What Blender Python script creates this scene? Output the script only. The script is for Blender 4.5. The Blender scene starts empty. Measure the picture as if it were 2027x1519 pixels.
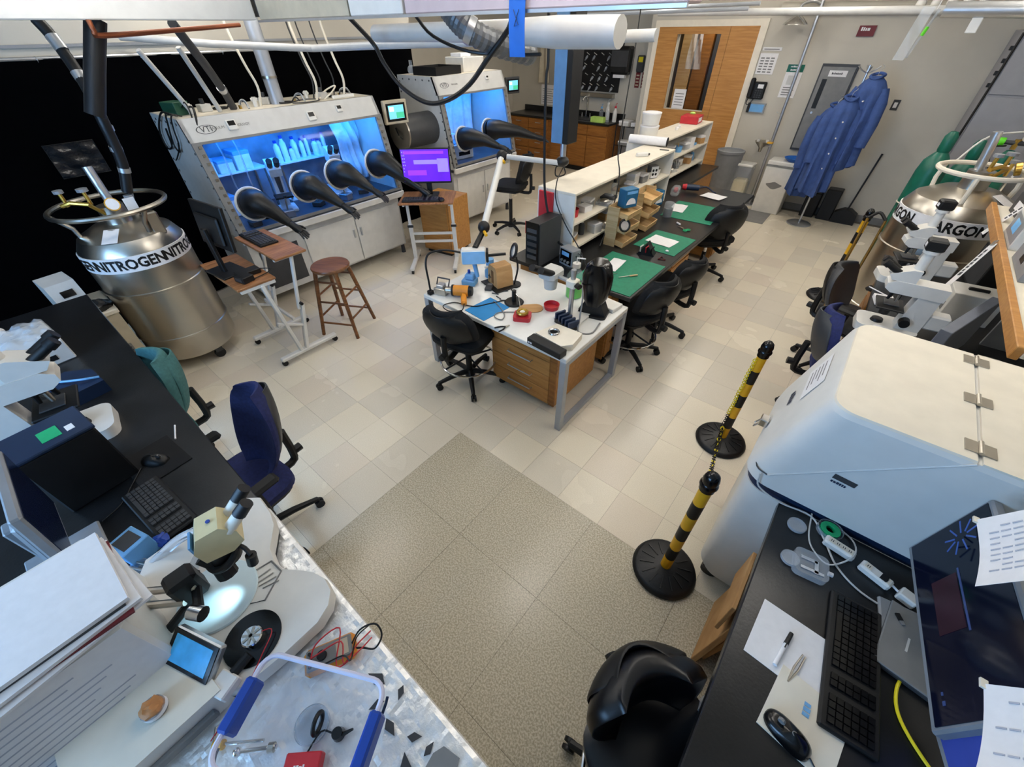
import bpy, math, random
from mathutils import Vector as V, Matrix as MX, Euler, Quaternion
random.seed(7)
PI = math.pi
S = bpy.context.scene
C = S.collection
# ---------------------------------------------------------------- camera
cam = bpy.data.cameras.new('camera')
cam.sensor_fit = 'HORIZONTAL'; cam.sensor_width = 36.0; cam.lens = 14.134
cam.clip_start = 0.02; cam.clip_end = 100
camo = bpy.data.objects.new('camera', cam); C.objects.link(camo)
def cam_matrix(yaw, pit, rol, loc):
    f = V((-math.sin(yaw)*math.cos(pit), math.cos(yaw)*math.cos(pit), -math.sin(pit)))
    r = V((math.cos(yaw), math.sin(yaw), 0)); u = r.cross(f)
    r2 = math.cos(rol)*r + math.sin(rol)*u; u2 = -math.sin(rol)*r + math.cos(rol)*u
    m = MX.Identity(4)
    for i in range(3):
        m[i][0] = r2[i]; m[i][1] = u2[i]; m[i][2] = -f[i]; m[i][3] = loc[i]
    return m
camo.matrix_world = cam_matrix(math.radians(40.0885), math.radians(41.4937), math.radians(-0.7458), (0, 0, 2.35))
S.camera = camo
# ---------------------------------------------------------------- world, daylight, exposure
S.view_settings.view_transform = 'Standard'; S.view_settings.look = 'None'
S.view_settings.gamma = 1.0; S.view_settings.use_curve_mapping = False
S.view_settings.exposure = 0.0
w = bpy.data.worlds.new('world'); S.world = w; w.use_nodes = True
w.node_tree.nodes['Background'].inputs[0].default_value = (0.55, 0.72, 1.0, 1)
w.node_tree.nodes['Background'].inputs[1].default_value = 0.6
def area(name, loc, rot, sx, sy, power, col):
    l = bpy.data.lights.new(name, 'AREA'); l.shape = 'RECTANGLE'; l.size = sx; l.size_y = sy
    l.energy = power; l.color = col
    o = bpy.data.objects.new(name, l); C.objects.link(o); o.location = loc; o.rotation_euler = rot
    o['kind'] = 'helper'
    return o
# daylight falling through the window in the wall behind the photographer
area('daylight_window', (-2.0, -2.66, 1.85), (PI/2, 0, 0), 3.0, 1.3, 165, (0.30, 0.58, 1.0))
LAMP_POWER = 2.45
# ---------------------------------------------------------------- materials
def srgb(h):
    h = h.lstrip('#'); c = [int(h[i:i+2], 16)/255 for i in (0, 2, 4)]
    return tuple((x/12.92 if x <= 0.04045 else ((x+0.055)/1.055)**2.4) for x in c) + (1,)
MT = {}
def mk(name, col, rough=0.5, metal=0.0, var=0.06, vs=12.0, bump=0.0, bs=120.0, emit=None, es=0.0, trans=0.0, ior=1.45, alpha=1.0, coat=0.0, spec=None, aniso=None, detail=3.0):
    m = bpy.data.materials.new(name); m.use_nodes = True
    nt = m.node_tree; b = nt.nodes['Principled BSDF']
    c = srgb(col) if isinstance(col, str) else col
    b.inputs['Roughness'].default_value = rough; b.inputs['Metallic'].default_value = metal
    b.inputs['IOR'].default_value = ior; b.inputs['Transmission Weight'].default_value = trans
    b.inputs['Alpha'].default_value = alpha; b.inputs['Coat Weight'].default_value = coat
    if spec is not None: b.inputs['Specular IOR Level'].default_value = spec
    tc = nt.nodes.new('ShaderNodeTexCoord')
    if var:
        n = nt.nodes.new('ShaderNodeTexNoise'); n.inputs['Scale'].default_value = vs; n.inputs['Detail'].default_value = detail
        nt.links.new(tc.outputs['Object'], n.inputs['Vector'])
        r = nt.nodes.new('ShaderNodeValToRGB')
        lo = tuple(max(0, x*(1-var*1.6)) for x in c[:3])+(1,); hi = tuple(min(1, x*(1+var*1.2)) for x in c[:3])+(1,)
        r.color_ramp.elements[0].position = 0.3; r.color_ramp.elements[1].position = 0.7
        r.color_ramp.elements[0].color = lo; r.color_ramp.elements[1].color = hi
        nt.links.new(n.outputs['Fac'], r.inputs['Fac']); nt.links.new(r.outputs['Color'], b.inputs['Base Color'])
    else:
        b.inputs['Base Color'].default_value = c
    if bump:
        n2 = nt.nodes.new('ShaderNodeTexNoise'); n2.inputs['Scale'].default_value = bs; n2.inputs['Detail'].default_value = 4
        nt.links.new(tc.outputs['Object'], n2.inputs['Vector'])
        bp = nt.nodes.new('ShaderNodeBump'); bp.inputs['Strength'].default_value = bump; bp.inputs['Distance'].default_value = 0.01
        nt.links.new(n2.outputs['Fac'], bp.inputs['Height']); nt.links.new(bp.outputs['Normal'], b.inputs['Normal'])
    if emit:
        b.inputs['Emission Color'].default_value = srgb(emit) if isinstance(emit, str) else emit
        b.inputs['Emission Strength'].default_value = es
    MT[name] = m
    return m
def wood(name, c1, c2, rough=0.45, scale=(1, 12, 12), dist=3.0):
    m = mk(name, c1, rough, var=0)
    nt = m.node_tree; b = nt.nodes['Principled BSDF']; tc = nt.nodes['Texture Coordinate']
    mp = nt.nodes.new('ShaderNodeMapping'); mp.inputs['Scale'].default_value = scale
    n = nt.nodes.new('ShaderNodeTexNoise'); n.inputs['Scale'].default_value = 3.0; n.inputs['Detail'].default_value = 6; n.inputs['Distortion'].default_value = dist*0.2
    r = nt.nodes.new('ShaderNodeValToRGB'); r.color_ramp.elements[0].position = 0.32; r.color_ramp.elements[1].position = 0.68
    r.color_ramp.elements[0].color = srgb(c2); r.color_ramp.elements[1].color = srgb(c1)
    nt.links.new(tc.outputs['Object'], mp.inputs['Vector']); nt.links.new(mp.outputs['Vector'], n.inputs['Vector'])
    nt.links.new(n.outputs['Fac'], r.inputs['Fac']); nt.links.new(r.outputs['Color'], b.inputs['Base Color'])
    return m
def speckle(name, c1, c2, rough, scale=260.0, lo=0.42, hi=0.6):
    m = mk(name, c1, rough, var=0)
    nt = m.node_tree; b = nt.nodes['Principled BSDF']
    g = nt.nodes.new('ShaderNodeNewGeometry')
    n = nt.nodes.new('ShaderNodeTexNoise'); n.inputs['Scale'].default_value = scale; n.inputs['Detail'].default_value = 2
    n3 = nt.nodes.new('ShaderNodeTexNoise'); n3.inputs['Scale'].default_value = 1.7; n3.inputs['Detail'].default_value = 3
    r = nt.nodes.new('ShaderNodeValToRGB'); r.color_ramp.elements[0].position = lo; r.color_ramp.elements[1].position = hi
    r.color_ramp.elements[0].color = srgb(c2); r.color_ramp.elements[1].color = srgb(c1)
    nt.links.new(g.outputs['Position'], n.inputs['Vector']); nt.links.new(g.outputs['Position'], n3.inputs['Vector'])
    mx = nt.nodes.new('ShaderNodeMix'); mx.data_type = 'RGBA'; mx.blend_type = 'MULTIPLY'; mx.inputs[0].default_value = 0.18
    r3 = nt.nodes.new('ShaderNodeValToRGB'); r3.color_ramp.elements[0].position = 0.15; r3.color_ramp.elements[0].color = (.75, .73, .7, 1); r3.color_ramp.elements[1].position = 0.85
    nt.links.new(n.outputs['Fac'], r.inputs['Fac']); nt.links.new(n3.outputs['Fac'], r3.inputs['Fac'])
    nt.links.new(r.outputs['Color'], mx.inputs[6]); nt.links.new(r3.outputs['Color'], mx.inputs[7]); nt.links.new(mx.outputs[2], b.inputs['Base Color'])
    mr = nt.nodes.new('ShaderNodeMapRange'); mr.inputs[3].default_value = rough*0.8; mr.inputs[4].default_value = rough*1.35
    nt.links.new(n3.outputs['Fac'], mr.inputs[0]); nt.links.new(mr.outputs[0], b.inputs['Roughness'])
    bp = nt.nodes.new('ShaderNodeBump'); bp.inputs['Strength'].default_value = 0.08; bp.inputs['Distance'].default_value = 0.01
    n4 = nt.nodes.new('ShaderNodeTexNoise'); n4.inputs['Scale'].default_value = 9.0; n4.inputs['Detail'].default_value = 2
    nt.links.new(g.outputs['Position'], n4.inputs['Vector']); nt.links.new(n4.outputs['Fac'], bp.inputs['Height']); nt.links.new(bp.outputs['Normal'], b.inputs['Normal'])
    return m
mk('wall', '#C3BDB0', 0.75, var=0.04, vs=2.0, bump=0.05, bs=300)
mk('ceil', '#D8D4CC', 0.9)
mk('slab', '#6E675C', 0.8)
speckle('tile_a', '#F0E6D1', '#E2D6BF', 0.24); speckle('tile_b', '#E4DBCA', '#D5CBB8', 0.24); speckle('tile_c', '#E9DDCA', '#DCCEB9', 0.24)
speckle('tile_dark', '#CFC6B1', '#A99F89', 0.23, 120, 0.4, 0.62)
mk('white', '#DEDBD4', 0.35, var=0.03); mk('white_gloss', '#E4E2DC', 0.22, var=0.02); mk('cream', '#E6DDCB', 0.5, var=0.03)
mk('offwhite_metal', '#C9C8C4', 0.4, var=0.03); mk('grey_metal', '#8F9296', 0.45, 0.2); mk('mid_grey', '#7D7C7A', 0.5); mk('dark_grey', '#3B3C3E', 0.5)
mk('black', '#0B0B0C', 0.5, var=0.2); mk('black_gloss', '#08080A', 0.2, var=0.1); mk('black_rubber', '#121316', 0.42, var=0.15, bump=0.1, bs=60)
mk('black_fabric', '#131315', 0.9, var=0.25, vs=300, bump=0.3, bs=700); mk('epoxy', '#1B1B1C', 0.3, var=0.35, vs=5, bump=0.05, bs=90)
mk('curtain', '#020203', 1.0, var=0.2, vs=20, spec=0.05)
mk('steel', '#B9B4AA', 0.3, 1.0, var=0.05, vs=3, bump=0.03, bs=50); mk('chrome', '#D8D8D8', 0.12, 1.0, var=0); mk('alu', '#C2C5C9', 0.35, 0.9, var=0.03)
mk('copper', '#8A4F34', 0.45, 0.8); mk('brass', '#C9A24C', 0.3, 0.9)
wood('oak', '#C08A4A', '#A87338'); wood('oak_dark', '#A26A2E', '#80501F'); wood('stool_wood', '#8A5A33', '#5E3A1F', 0.35); wood('birch', '#D9B784', '#C29A63'); wood('desk_wood', '#A9764C', '#7C4F2F', 0.4, (14, 1.5, 14)); wood('ply', '#CDB48A', '#B3976A')
wood('cardboard', '#C49A68', '#B08452', 0.8, (30, 2, 2)); mk('cardboard_in', '#7A532E', 0.9)
mk('paper', '#E8E6E6', 0.75, var=0.02, vs=40); mk('paper_old', '#E3DCCB', 0.75, var=0.03)
mk('green_mat', '#1F7A5C', 0.65, var=0.08, vs=30); mk('blue_mat', '#1E7FC0', 0.6, var=0.04); mk('blue_tape', '#1A66C4', 0.6); mk('red', '#C02A33', 0.45); mk('green', '#57C41E', 0.4); mk('lime', '#B5D86A', 0.7)
mk('coat_blue', '#3B548C', 0.85, var=0.12, vs=14, bump=0.15, bs=400); mk('chair_blue', '#232B5C', 0.85, var=0.15, vs=60, bump=0.25, bs=500); mk('chair_teal', '#3F6E6E', 0.85, var=0.1, vs=60, bump=0.2, bs=500)
mk('yellow', '#E0A81C', 0.45); mk('yellow_b', '#E9D51F', 0.45); mk('orange', '#D98B2A', 0.45); mk('gas_green', '#0E5E4C', 0.35); mk('blue_plastic', '#15419F', 0.4); mk('sky_blue', '#6FA9DC', 0.45); mk('bin_grey', '#77787A', 0.55)
mk('glass', '#FFFFFF', 0.02, var=0, trans=1.0, ior=1.15); mk('clear_plastic', '#E8EEF5', 0.12, var=0, trans=0.85, ior=1.2); mk('bag', '#E6ECF2', 0.15, var=0, alpha=0.24)
mk('navy_paint', '#152743', 0.4); mk('beige', '#BDB29B', 0.5); mk('scope_cream', '#D6C79A', 0.4); mk('peach', '#C98A54', 0.6)
mk('maroon', '#6B1A1E', 0.5); mk('purple_tape', '#D9D9EE', 0.6, var=0.02)
mk('pcb_green', '#1C4A36', 0.5)
mk('blue_mat2', '#1C5F86', 0.5); mk('grey_metal_l', '#A9AEB5', 0.4, 0.3, var=0.02)
mk('blue_basin', '#1D63B8', 0.4); mk('grey_lt', '#8D8D92', 0.5, var=0.03)
mk('brass_d', '#7A5A1E', 0.5, 0.4); mk('grey_blue', '#6F7480', 0.45); mk('pinkish', '#C9B4B4', 0.5, var=0.04); mk('duct_grey', '#6E7072', 0.45, 0.5); mk('column_daylit', '#5B86B4', 0.4); mk('head_blue', '#8FC4EE', 0.35)
mk('vinyl', '#10141A', 0.12, var=0.3, vs=10, bump=.4, bs=25)
mk('print_grey', '#B4B6C0', 0.8); mk('bottle_clear', '#E8F0F4', 0.1, var=0, alpha=0.14)
mk('vinyl_black', '#0C0C10', 0.33, var=0.1)
S.cycles.max_bounces = 8; S.cycles.diffuse_bounces = 3; S.cycles.glossy_bounces = 3; S.cycles.transmission_bounces = 4; S.cycles.transparent_max_bounces = 10
# ---------------------------------------------------------------- mesh builder
class MB:
    def __init__(s): s.v = []; s.f = []
    def add(s, vs, fs, m=None):
        o = len(s.v)
        s.v += [tuple(m @ V(p)) if m is not None else tuple(p) for p in vs]
        s.f += [tuple(i+o for i in f) for f in fs]
        return s
    def box(s, c, d, rot=None, ch=0.0):
        hx, hy, hz = d[0]/2, d[1]/2, d[2]/2
        m = MX.Translation(V(c)) @ (rot if isinstance(rot, MX) else Euler(rot).to_matrix().to_4x4() if rot else MX.Identity(4))
        if ch <= 0:
            vs = [(x*hx, y*hy, z*hz) for x in (-1, 1) for y in (-1, 1) for z in (-1, 1)]
            fs = [(0, 1, 3, 2), (4, 6, 7, 5), (0, 4, 5, 1), (2, 3, 7, 6), (0, 2, 6, 4), (1, 5, 7, 3)]
            return s.add(vs, fs, m)
        ch = min(ch, hx*0.99, hy*0.99, hz*0.99)
        vs = []; ix = {}
        for x in (-1, 1):
            for y in (-1, 1):
                for z in (-1, 1):
                    for a in range(3):
                        p = [x*hx, y*hy, z*hz]
                        for b in range(3):
                            if b != a: p[b] -= (x, y, z)[b]*ch
                        ix[(x, y, z, a)] = len(vs); vs.append(p)
        fs = []
        for a in range(3):
            b, c2 = (a+1) % 3, (a+2) % 3
            for sg in (-1, 1):
                q = []
                for u, w_ in ((-1, -1), (1, -1), (1, 1), (-1, 1)):
                    k = [0, 0, 0]; k[a] = sg; k[b] = u; k[c2] = w_
                    q.append(ix[(k[0], k[1], k[2], a)])
                fs.append(tuple(q if sg > 0 else q[::-1]))
            for u in (-1, 1):
                for w_ in (-1, 1):
                    k0 = [0, 0, 0]; k0[a] = -1; k0[b] = u; k0[c2] = w_
                    k1 = [0, 0, 0]; k1[a] = 1; k1[b] = u; k1[c2] = w_
                    q = [ix[(*k0, b)], ix[(*k1, b)], ix[(*k1, c2)], ix[(*k0, c2)]]
                    fs.append(tuple(q if u*w_ > 0 else q[::-1]))
        for x in (-1, 1):
            for y in (-1, 1):
                for z in (-1, 1):
                    q = [ix[(x, y, z, a)] for a in range(3)]
                    fs.append(tuple(q if x*y*z > 0 else q[::-1]))
        return s.add(vs, fs, m)
    def bb(s, x0, x1, y0, y1, z0, z1, ch=0.0):
        return s.box(((x0+x1)/2, (y0+y1)/2, (z0+z1)/2), (abs(x1-x0), abs(y1-y0), abs(z1-z0)), None, ch)
    def cyl(s, a, b, r, r2=None, n=16, cap=True):
        a, b = V(a), V(b); r2 = r if r2 is None else r2
        q = (b-a).to_track_quat('Z', 'Y').to_matrix().to_4x4(); L = (b-a).length
        vs = []
        for k in range(n):
            t = 2*PI*k/n; c, d = math.cos(t), math.sin(t)
            vs += [(r*c, r*d, 0), (r2*c, r2*d, L)]
        fs = [(2*k, (2*k+2) % (2*n), (2*k+3) % (2*n), 2*k+1) for k in range(n)]
        if cap: fs += [tuple(range(2*n-2, -1, -2)), tuple(range(1, 2*n, 2))]
        return s.add(vs, fs, MX.Translation(a) @ q)
    def tube(s, pts, r, n=8, closed=False, k=0):
        P = [V(p) for p in pts]
        if k: P = cat(P, k, closed)
        m = len(P); rs = r if isinstance(r, (list, tuple)) else [r]*m
        if len(rs) != m: rs = [rs[min(len(rs)-1, int(i*len(rs)/m))] for i in range(m)]
        vs = []; prev = None
        for i in range(m):
            if closed: d = P[(i+1) % m]-P[i-1]
            else: d = P[min(i+1, m-1)]-P[max(i-1, 0)]
            if d.length < 1e-9: d = V((0, 0, 1))
            d.normalize()
            if prev is None:
                up = V((0, 0, 1)) if abs(d.z) < 0.9 else V((1, 0, 0))
                x = d.cross(up).normalized()
            else:
                x = (prev - d*prev.dot(d))
                x = x.normalized() if x.length > 1e-6 else d.orthogonal().normalized()
            prev = x; y = d.cross(x)
            for j in range(n):
                t = 2*PI*j/n; vs.append(P[i] + (x*math.cos(t)+y*math.sin(t))*rs[i])
        fs = []
        for i in range(m if closed else m-1):
            for j in range(n):
                a, b = i*n+j, i*n+(j+1) % n; c, d = ((i+1) % m)*n+(j+1) % n, ((i+1) % m)*n+j
                fs.append((a, b, c, d))
        if not closed: fs += [tuple(range(n-1, -1, -1)), tuple(range((m-1)*n, m*n))]
        return s.add(vs, fs)
    def lathe(s, prof, c=(0, 0, 0), n=24, m=None):
        vs = []; fs = []
        for (r, z) in prof:
            for j in range(n):
                t = 2*PI*j/n; vs.append((r*math.cos(t), r*math.sin(t), z))
        for i in range(len(prof)-1):
            for j in range(n):
                fs.append((i*n+j, i*n+(j+1) % n, (i+1)*n+(j+1) % n, (i+1)*n+j))
        if prof[0][0] > 1e-6: fs.append(tuple(range(n-1, -1, -1)))
        if prof[-1][0] > 1e-6: fs.append(tuple(range((len(prof)-1)*n, len(prof)*n)))
        mm = MX.Translation(V(c)) @ (m if m is not None else MX.Identity(4))
        return s.add(vs, fs, mm)
    def prism(s, poly, z0, z1, m=None):
        n = len(poly)
        a = sum(poly[i][0]*poly[(i+1) % n][1]-poly[(i+1) % n][0]*poly[i][1] for i in range(n))
        if a < 0: poly = poly[::-1]
        vs = [(p[0], p[1], z0) for p in poly]+[(p[0], p[1], z1) for p in poly]
        fs = [tuple(range(n-1, -1, -1)), tuple(range(n, 2*n))]+[(i, (i+1) % n, n+(i+1) % n, n+i) for i in range(n)]
        return s.add(vs, fs, m)
    def sph(s, c, r, n=14, m=8, mat=None):
        r = r if isinstance(r, (tuple, list)) else (r, r, r)
        prof = [(math.sin(PI*i/m), -math.cos(PI*i/m)) for i in range(m+1)]
        vs = []; fs = []
        for (q, z) in prof:
            for j in range(n):
                t = 2*PI*j/n; vs.append((q*math.cos(t)*r[0], q*math.sin(t)*r[1], z*r[2]))
        for i in range(m):
            for j in range(n): fs.append((i*n+j, i*n+(j+1) % n, (i+1)*n+(j+1) % n, (i+1)*n+j))
        return s.add(vs, fs, MX.Translation(V(c)) @ (mat if mat is not None else MX.Identity(4)))
    def torus(s, c, R, r, n=32, k=8, m=None):
        vs = []; fs = []
        for i in range(n):
            t = 2*PI*i/n
            for j in range(k):
                u = 2*PI*j/k; q = R+r*math.cos(u); vs.append((q*math.cos(t), q*math.sin(t), r*math.sin(u)))
        for i in range(n):
            for j in range(k): fs.append((i*k+j, ((i+1) % n)*k+j, ((i+1) % n)*k+(j+1) % k, i*k+(j+1) % k))
        return s.add(vs, fs, MX.Translation(V(c)) @ (m if m is not None else MX.Identity(4)))
    def grid(s, fn, nu, nv, thick=None):
        vs = [fn(i/nu, j/nv) for i in range(nu+1) for j in range(nv+1)]
        fs = [(i*(nv+1)+j, (i+1)*(nv+1)+j, (i+1)*(nv+1)+j+1, i*(nv+1)+j+1) for i in range(nu) for j in range(nv)]
        if thick:
            t = V(thick); n = len(vs)
            vs2 = [tuple(V(p)+t) for p in vs]; fs2 = [tuple(i+n for i in f[::-1]) for f in fs]
            ed = [i*(nv+1) for i in range(nu+1)]+[nu*(nv+1)+j for j in range(1, nv+1)]+[i*(nv+1)+nv for i in range(nu-1, -1, -1)]+[j for j in range(nv-1, 0, -1)]
            fs3 = [(ed[q], ed[(q+1) % len(ed)], ed[(q+1) % len(ed)]+n, ed[q]+n) for q in range(len(ed))]
            return s.add(vs+vs2, fs+fs2+fs3)
        return s.add(vs, fs)
    def mesh(s, name, mat, ang=35):
        me = bpy.data.meshes.new(name); me.from_pydata(s.v, [], s.f); me.update()
        me.polygons.foreach_set('use_smooth', [True]*len(me.polygons))
        me.set_sharp_from_angle(angle=math.radians(ang))
        me.materials.append(MT[mat] if isinstance(mat, str) else mat)
        return me
    def build(s, name, mat, parent=None, loc=None, rot=None, ang=35, label=None):
        o = bpy.data.objects.new(name, s.mesh(name, mat, ang)); C.objects.link(o)
        if parent is not None: o.parent = parent
        if loc: o.location = loc
        if rot: o.rotation_euler = rot
        if label: o['label'] = label
        return o
def cat(P, k=4, closed=False):
    out = []; n = len(P)
    rng = range(n) if closed else range(n-1)
    for i in rng:
        p0 = P[(i-1) % n] if (closed or i > 0) else P[0]*2-P[1]
        p1 = P[i]; p2 = P[(i+1) % n]
        p3 = P[(i+2) % n] if (closed or i < n-2) else P[-1]*2-P[-2]
        for j in range(k):
            t = j/k
            out.append(0.5*((2*p1)+(p2-p0)*t+(2*p0-5*p1+4*p2-p3)*t*t+(3*p1-p0-3*p2+p3)*t**3))
    if not closed: out.append(P[-1])
    return out
def B(*a, **k): return MB().bb(*a, **k)
def thing(name, label, cat_, loc=(0, 0, 0), rz=0.0, group=None, rot=None):
    o = bpy.data.objects.new(name, None); C.objects.link(o); o.location = loc
    o.rotation_euler = rot if rot else (0, 0, rz); o.empty_display_size = 0.05
    o['label'] = label; o['category'] = cat_
    if group: o['group'] = group
    return o
def tag(o, label, cat_, group=None):
    o['label'] = label; o['category'] = cat_
    if group: o['group'] = group
    return o
def struct(o): o['kind'] = 'structure'; return o
def dup(root, loc=None, rz=None, label=None, group=None, rot=None):
    def cp(o, par):
        c = o.copy(); C.objects.link(c)
        if par is not None: c.parent = par
        for ch in o.children: cp(ch, c)
        return c
    kids = list(root.children)
    r = root.copy(); C.objects.link(r)
    for ch in kids: cp(ch, r)
    if loc is not None: r.location = loc
    if rz is not None: r.rotation_euler = (0, 0, rz)
    if rot is not None: r.rotation_euler = rot
    if label: r['label'] = label
    if group: r['group'] = group
    return r
def marks(size, n=6, seed=1):
    """a line of unreadable print: small uneven blocks in the local XY plane, centred"""
    r = random.Random(seed); mb = MB(); x = -n*size*.33
    for k in range(n):
        w_ = size*r.uniform(.3, .55); h = size*r.uniform(.5, .8); mb.bb(x, x+w_, -size*.36, -size*.36+h, -.0004, .0004); x += w_+size*.14
    return mb
def txt(s, size, extrude=0.0006, align='CENTER', bold=0.0):
    """lettering as a mesh builder: text in the local XY plane, centred"""
    cu = bpy.data.curves.new('txt', 'FONT'); cu.body = s; cu.size = size; cu.extrude = extrude; cu.align_x = align; cu.align_y = 'CENTER'; cu.resolution_u = 2; cu.offset = bold
    o = bpy.data.objects.new('txt', cu); C.objects.link(o)
    bpy.context.view_layer.update()
    me = o.to_mesh(); mb = MB(); mb.v = [tuple(v.co) for v in me.vertices]; mb.f = [tuple(p.vertices) for p in me.polygons]
    o.to_mesh_clear(); bpy.data.objects.remove(o); bpy.data.curves.remove(cu)
    return mb
def xf(mb, m):
    mb.v = [tuple(m @ V(p)) for p in mb.v]; return mb
def frame_m(o, x, y):
    """matrix with origin o, local X along x, local Y along y"""
    x = V(x).normalized(); y = V(y); z = x.cross(y).normalized(); y = z.cross(x)
    m = MX.Identity(4)
    for i in range(3): m[i][0] = x[i]; m[i][1] = y[i]; m[i][2] = z[i]; m[i][3] = o[i]
    return m
def text_on(s, size, o, x, y, mat, parent=None, name='lettering', ex=0.0006):
    return xf(txt(s, size, ex), frame_m(o, x, y)).build(name, mat, parent)
def RZ(a): return MX.Rotation(a, 4, 'Z')
def RX(a): return MX.Rotation(a, 4, 'X')
def RY(a): return MX.Rotation(a, 4, 'Y')
def TR(*p): return MX.Translation(V(p))
# ================================================================= THE ROOM
X0, X1, Y0, Y1, ZC = -7.4, 1.75, -2.6, 8.45, 3.3
floor = struct(B(X0, X1, Y0, 9.0, -0.12, -0.004).build('floor', 'slab'))
floor['label'] = 'speckled beige vinyl tile floor with a darker patch'
P = 0.3048
hid = [(-5.6, -4.75, 1.3, 3.3), (-5.6, -4.8, 4.2, 5.6), (-7.4, -5.6, -3, 8), (0.5, 1.8, 1.4, 9), (-1.9, -1.25, 2.1, 2.6), (-6, -0.1, -3, -0.5), (-7.4, -4.4, 8.45, 9)]
cands = []; rest = []
for i in range(-20, 14):
    for j in range(-14, 27):
        cx, cy = -1.659+(i+0.5)*P, 1.338+(j+0.5)*P
        if not (X0 < cx < X1 and Y0 < cy < 8.95) or (cy > Y1 and cx > -3.95): continue
        if cx > -1.659 and cy < 1.338: continue
        q = camo.matrix_world.inverted() @ V((cx, cy, 0))
        u, v_ = q.x/-q.z*795.84/1013.5, q.y/-q.z*795.84/759.5
        vis = q.z < 0 and abs(u) < 1.08 and abs(v_) < 1.08 and not any(a < cx < b and c < cy < d for a, b, c, d in hid)
        (cands if vis else rest).append(((-q.z), cx, cy))
cands.sort(); rest += cands[300:]; cands = cands[:300]
def plate(sz, mat): return MB().bb(-sz/2, sz/2, -sz/2, sz/2, -0.004, 0).mesh('tile', mat)
TM = [plate(P-0.0012, m) for m in ('tile_a', 'tile_b', 'tile_c')]
rr = random.Random(3)
for _, cx, cy in cands:
    o = bpy.data.objects.new('tile', TM[rr.choice((0, 0, 0, 1, 1, 2))]); C.objects.link(o); o.parent = floor; o.location = (cx, cy, 0)
mb = MB()
for _, cx, cy in rest: mb.bb(cx-P/2+.0006, cx+P/2-.0006, cy-P/2+.0006, cy+P/2-.0006, -0.004, 0)
o = mb.build('far_tiles', 'tile_a', floor); o['kind'] = 'stuff'
D = 0.594
DM = MB().bb(0.0008, D-0.0008, -D+0.0008, -0.0008, -0.004, 0).mesh('tile', 'tile_dark')
for i in range(6):
    for j in range(7):
        x0, y1 = -1.659+i*D, 1.338-j*D
        if y1 < Y0: continue
        o = bpy.data.objects.new('tile', DM); C.objects.link(o); o.parent = floor; o.location = (x0, y1, 0)
# walls (real thickness)
struct(B(X0-.12, X0, Y0, 9.1, 0, ZC).build('wall_left', 'wall'))
struct(B(X1, X1+.12, Y0, 9.1, 0, ZC).build('wall_right', 'wall'))
mb = MB(); mb.bb(-3.95, -3.46, Y1, Y1+.12, 0, ZC); mb.bb(-2.76, X1, Y1, Y1+.12, 0, ZC); mb.bb(-3.46, -2.76, Y1, Y1+.12, 2.25, ZC); mb.bb(-3.46, -2.76, Y1, Y1+.12, 0, 1.24)
struct(mb.build('wall_far', 'wall'))
struct(B(-3.83, -2.0, 9.75, 9.85, 0, ZC).build('wall_corridor', 'wall')); struct(B(-2.1, -2.0, Y1+.12, 9.75, 0, ZC).build('wall_corridor_side', 'wall'))
struct(B(-3.83, -2.0, Y1+.12, 9.75, -.1, -.001).build('floor_corridor', 'tile_b')); struct(B(-3.83, -2.0, Y1+.12, 9.75, 2.7, 2.8).build('ceiling_corridor', 'ceil'))
struct(B(-3.95, -3.83, 9.07, 9.85, 0, ZC).build('wall_corridor_end', 'wall'))
struct(B(X0, -3.83, 8.95, 9.07, 0, ZC).build('wall_alcove', 'wall'))
struct(B(-3.95, -3.83, Y1+.12, 8.95, 0, ZC).build('wall_return', 'wall'))
mb = MB(); mb.bb(X0, X1, Y0-.12, Y0, 0, 1.2); mb.bb(X0, X1, Y0-.12, Y0, 2.5, ZC); mb.bb(X0, -3.5, Y0-.12, Y0, 1.2, 2.5); mb.bb(-0.5, X1, Y0-.12, Y0, 1.2, 2.5)
struct(mb.build('wall_back', 'wall'))
w1 = struct(bpy.data.objects.new('window_1', None)); C.objects.link(w1); w1.location = (-2, Y0, 1.2)
mb = MB()
for x in (-1.5, -0.5, 0.5, 1.5): mb.bb(x-.03, x+.03, -.09, -.03, 0, 1.3)
mb.bb(-1.5, 1.5, -.09, -.03, 0, .05); mb.bb(-1.5, 1.5, -.09, -.03, 1.25, 1.3)
mb.build('window_frame', 'white', w1)
struct(B(X0, X1, Y0, 9.0, ZC, ZC+.1).build('ceiling', 'ceil'))
mb = B(-2.05, X1, Y1-.012, Y1, 0, .1); struct(mb.build('baseboard_far', 'mid_grey'))
struct(B(X0, -3.95, 8.938, 8.95, 0, .1).build('baseboard_alcove', 'mid_grey'))
# soffit board above the curtain on the left
struct(B(-5.62, -5.56, -2.6, 4.6, 2.19, 2.5).build('trim_1', 'wall'))
struct(B(-5.56, -5.53, -2.6, 4.6, 2.27, 2.29).build('trim_2', 'grey_metal'))
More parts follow.
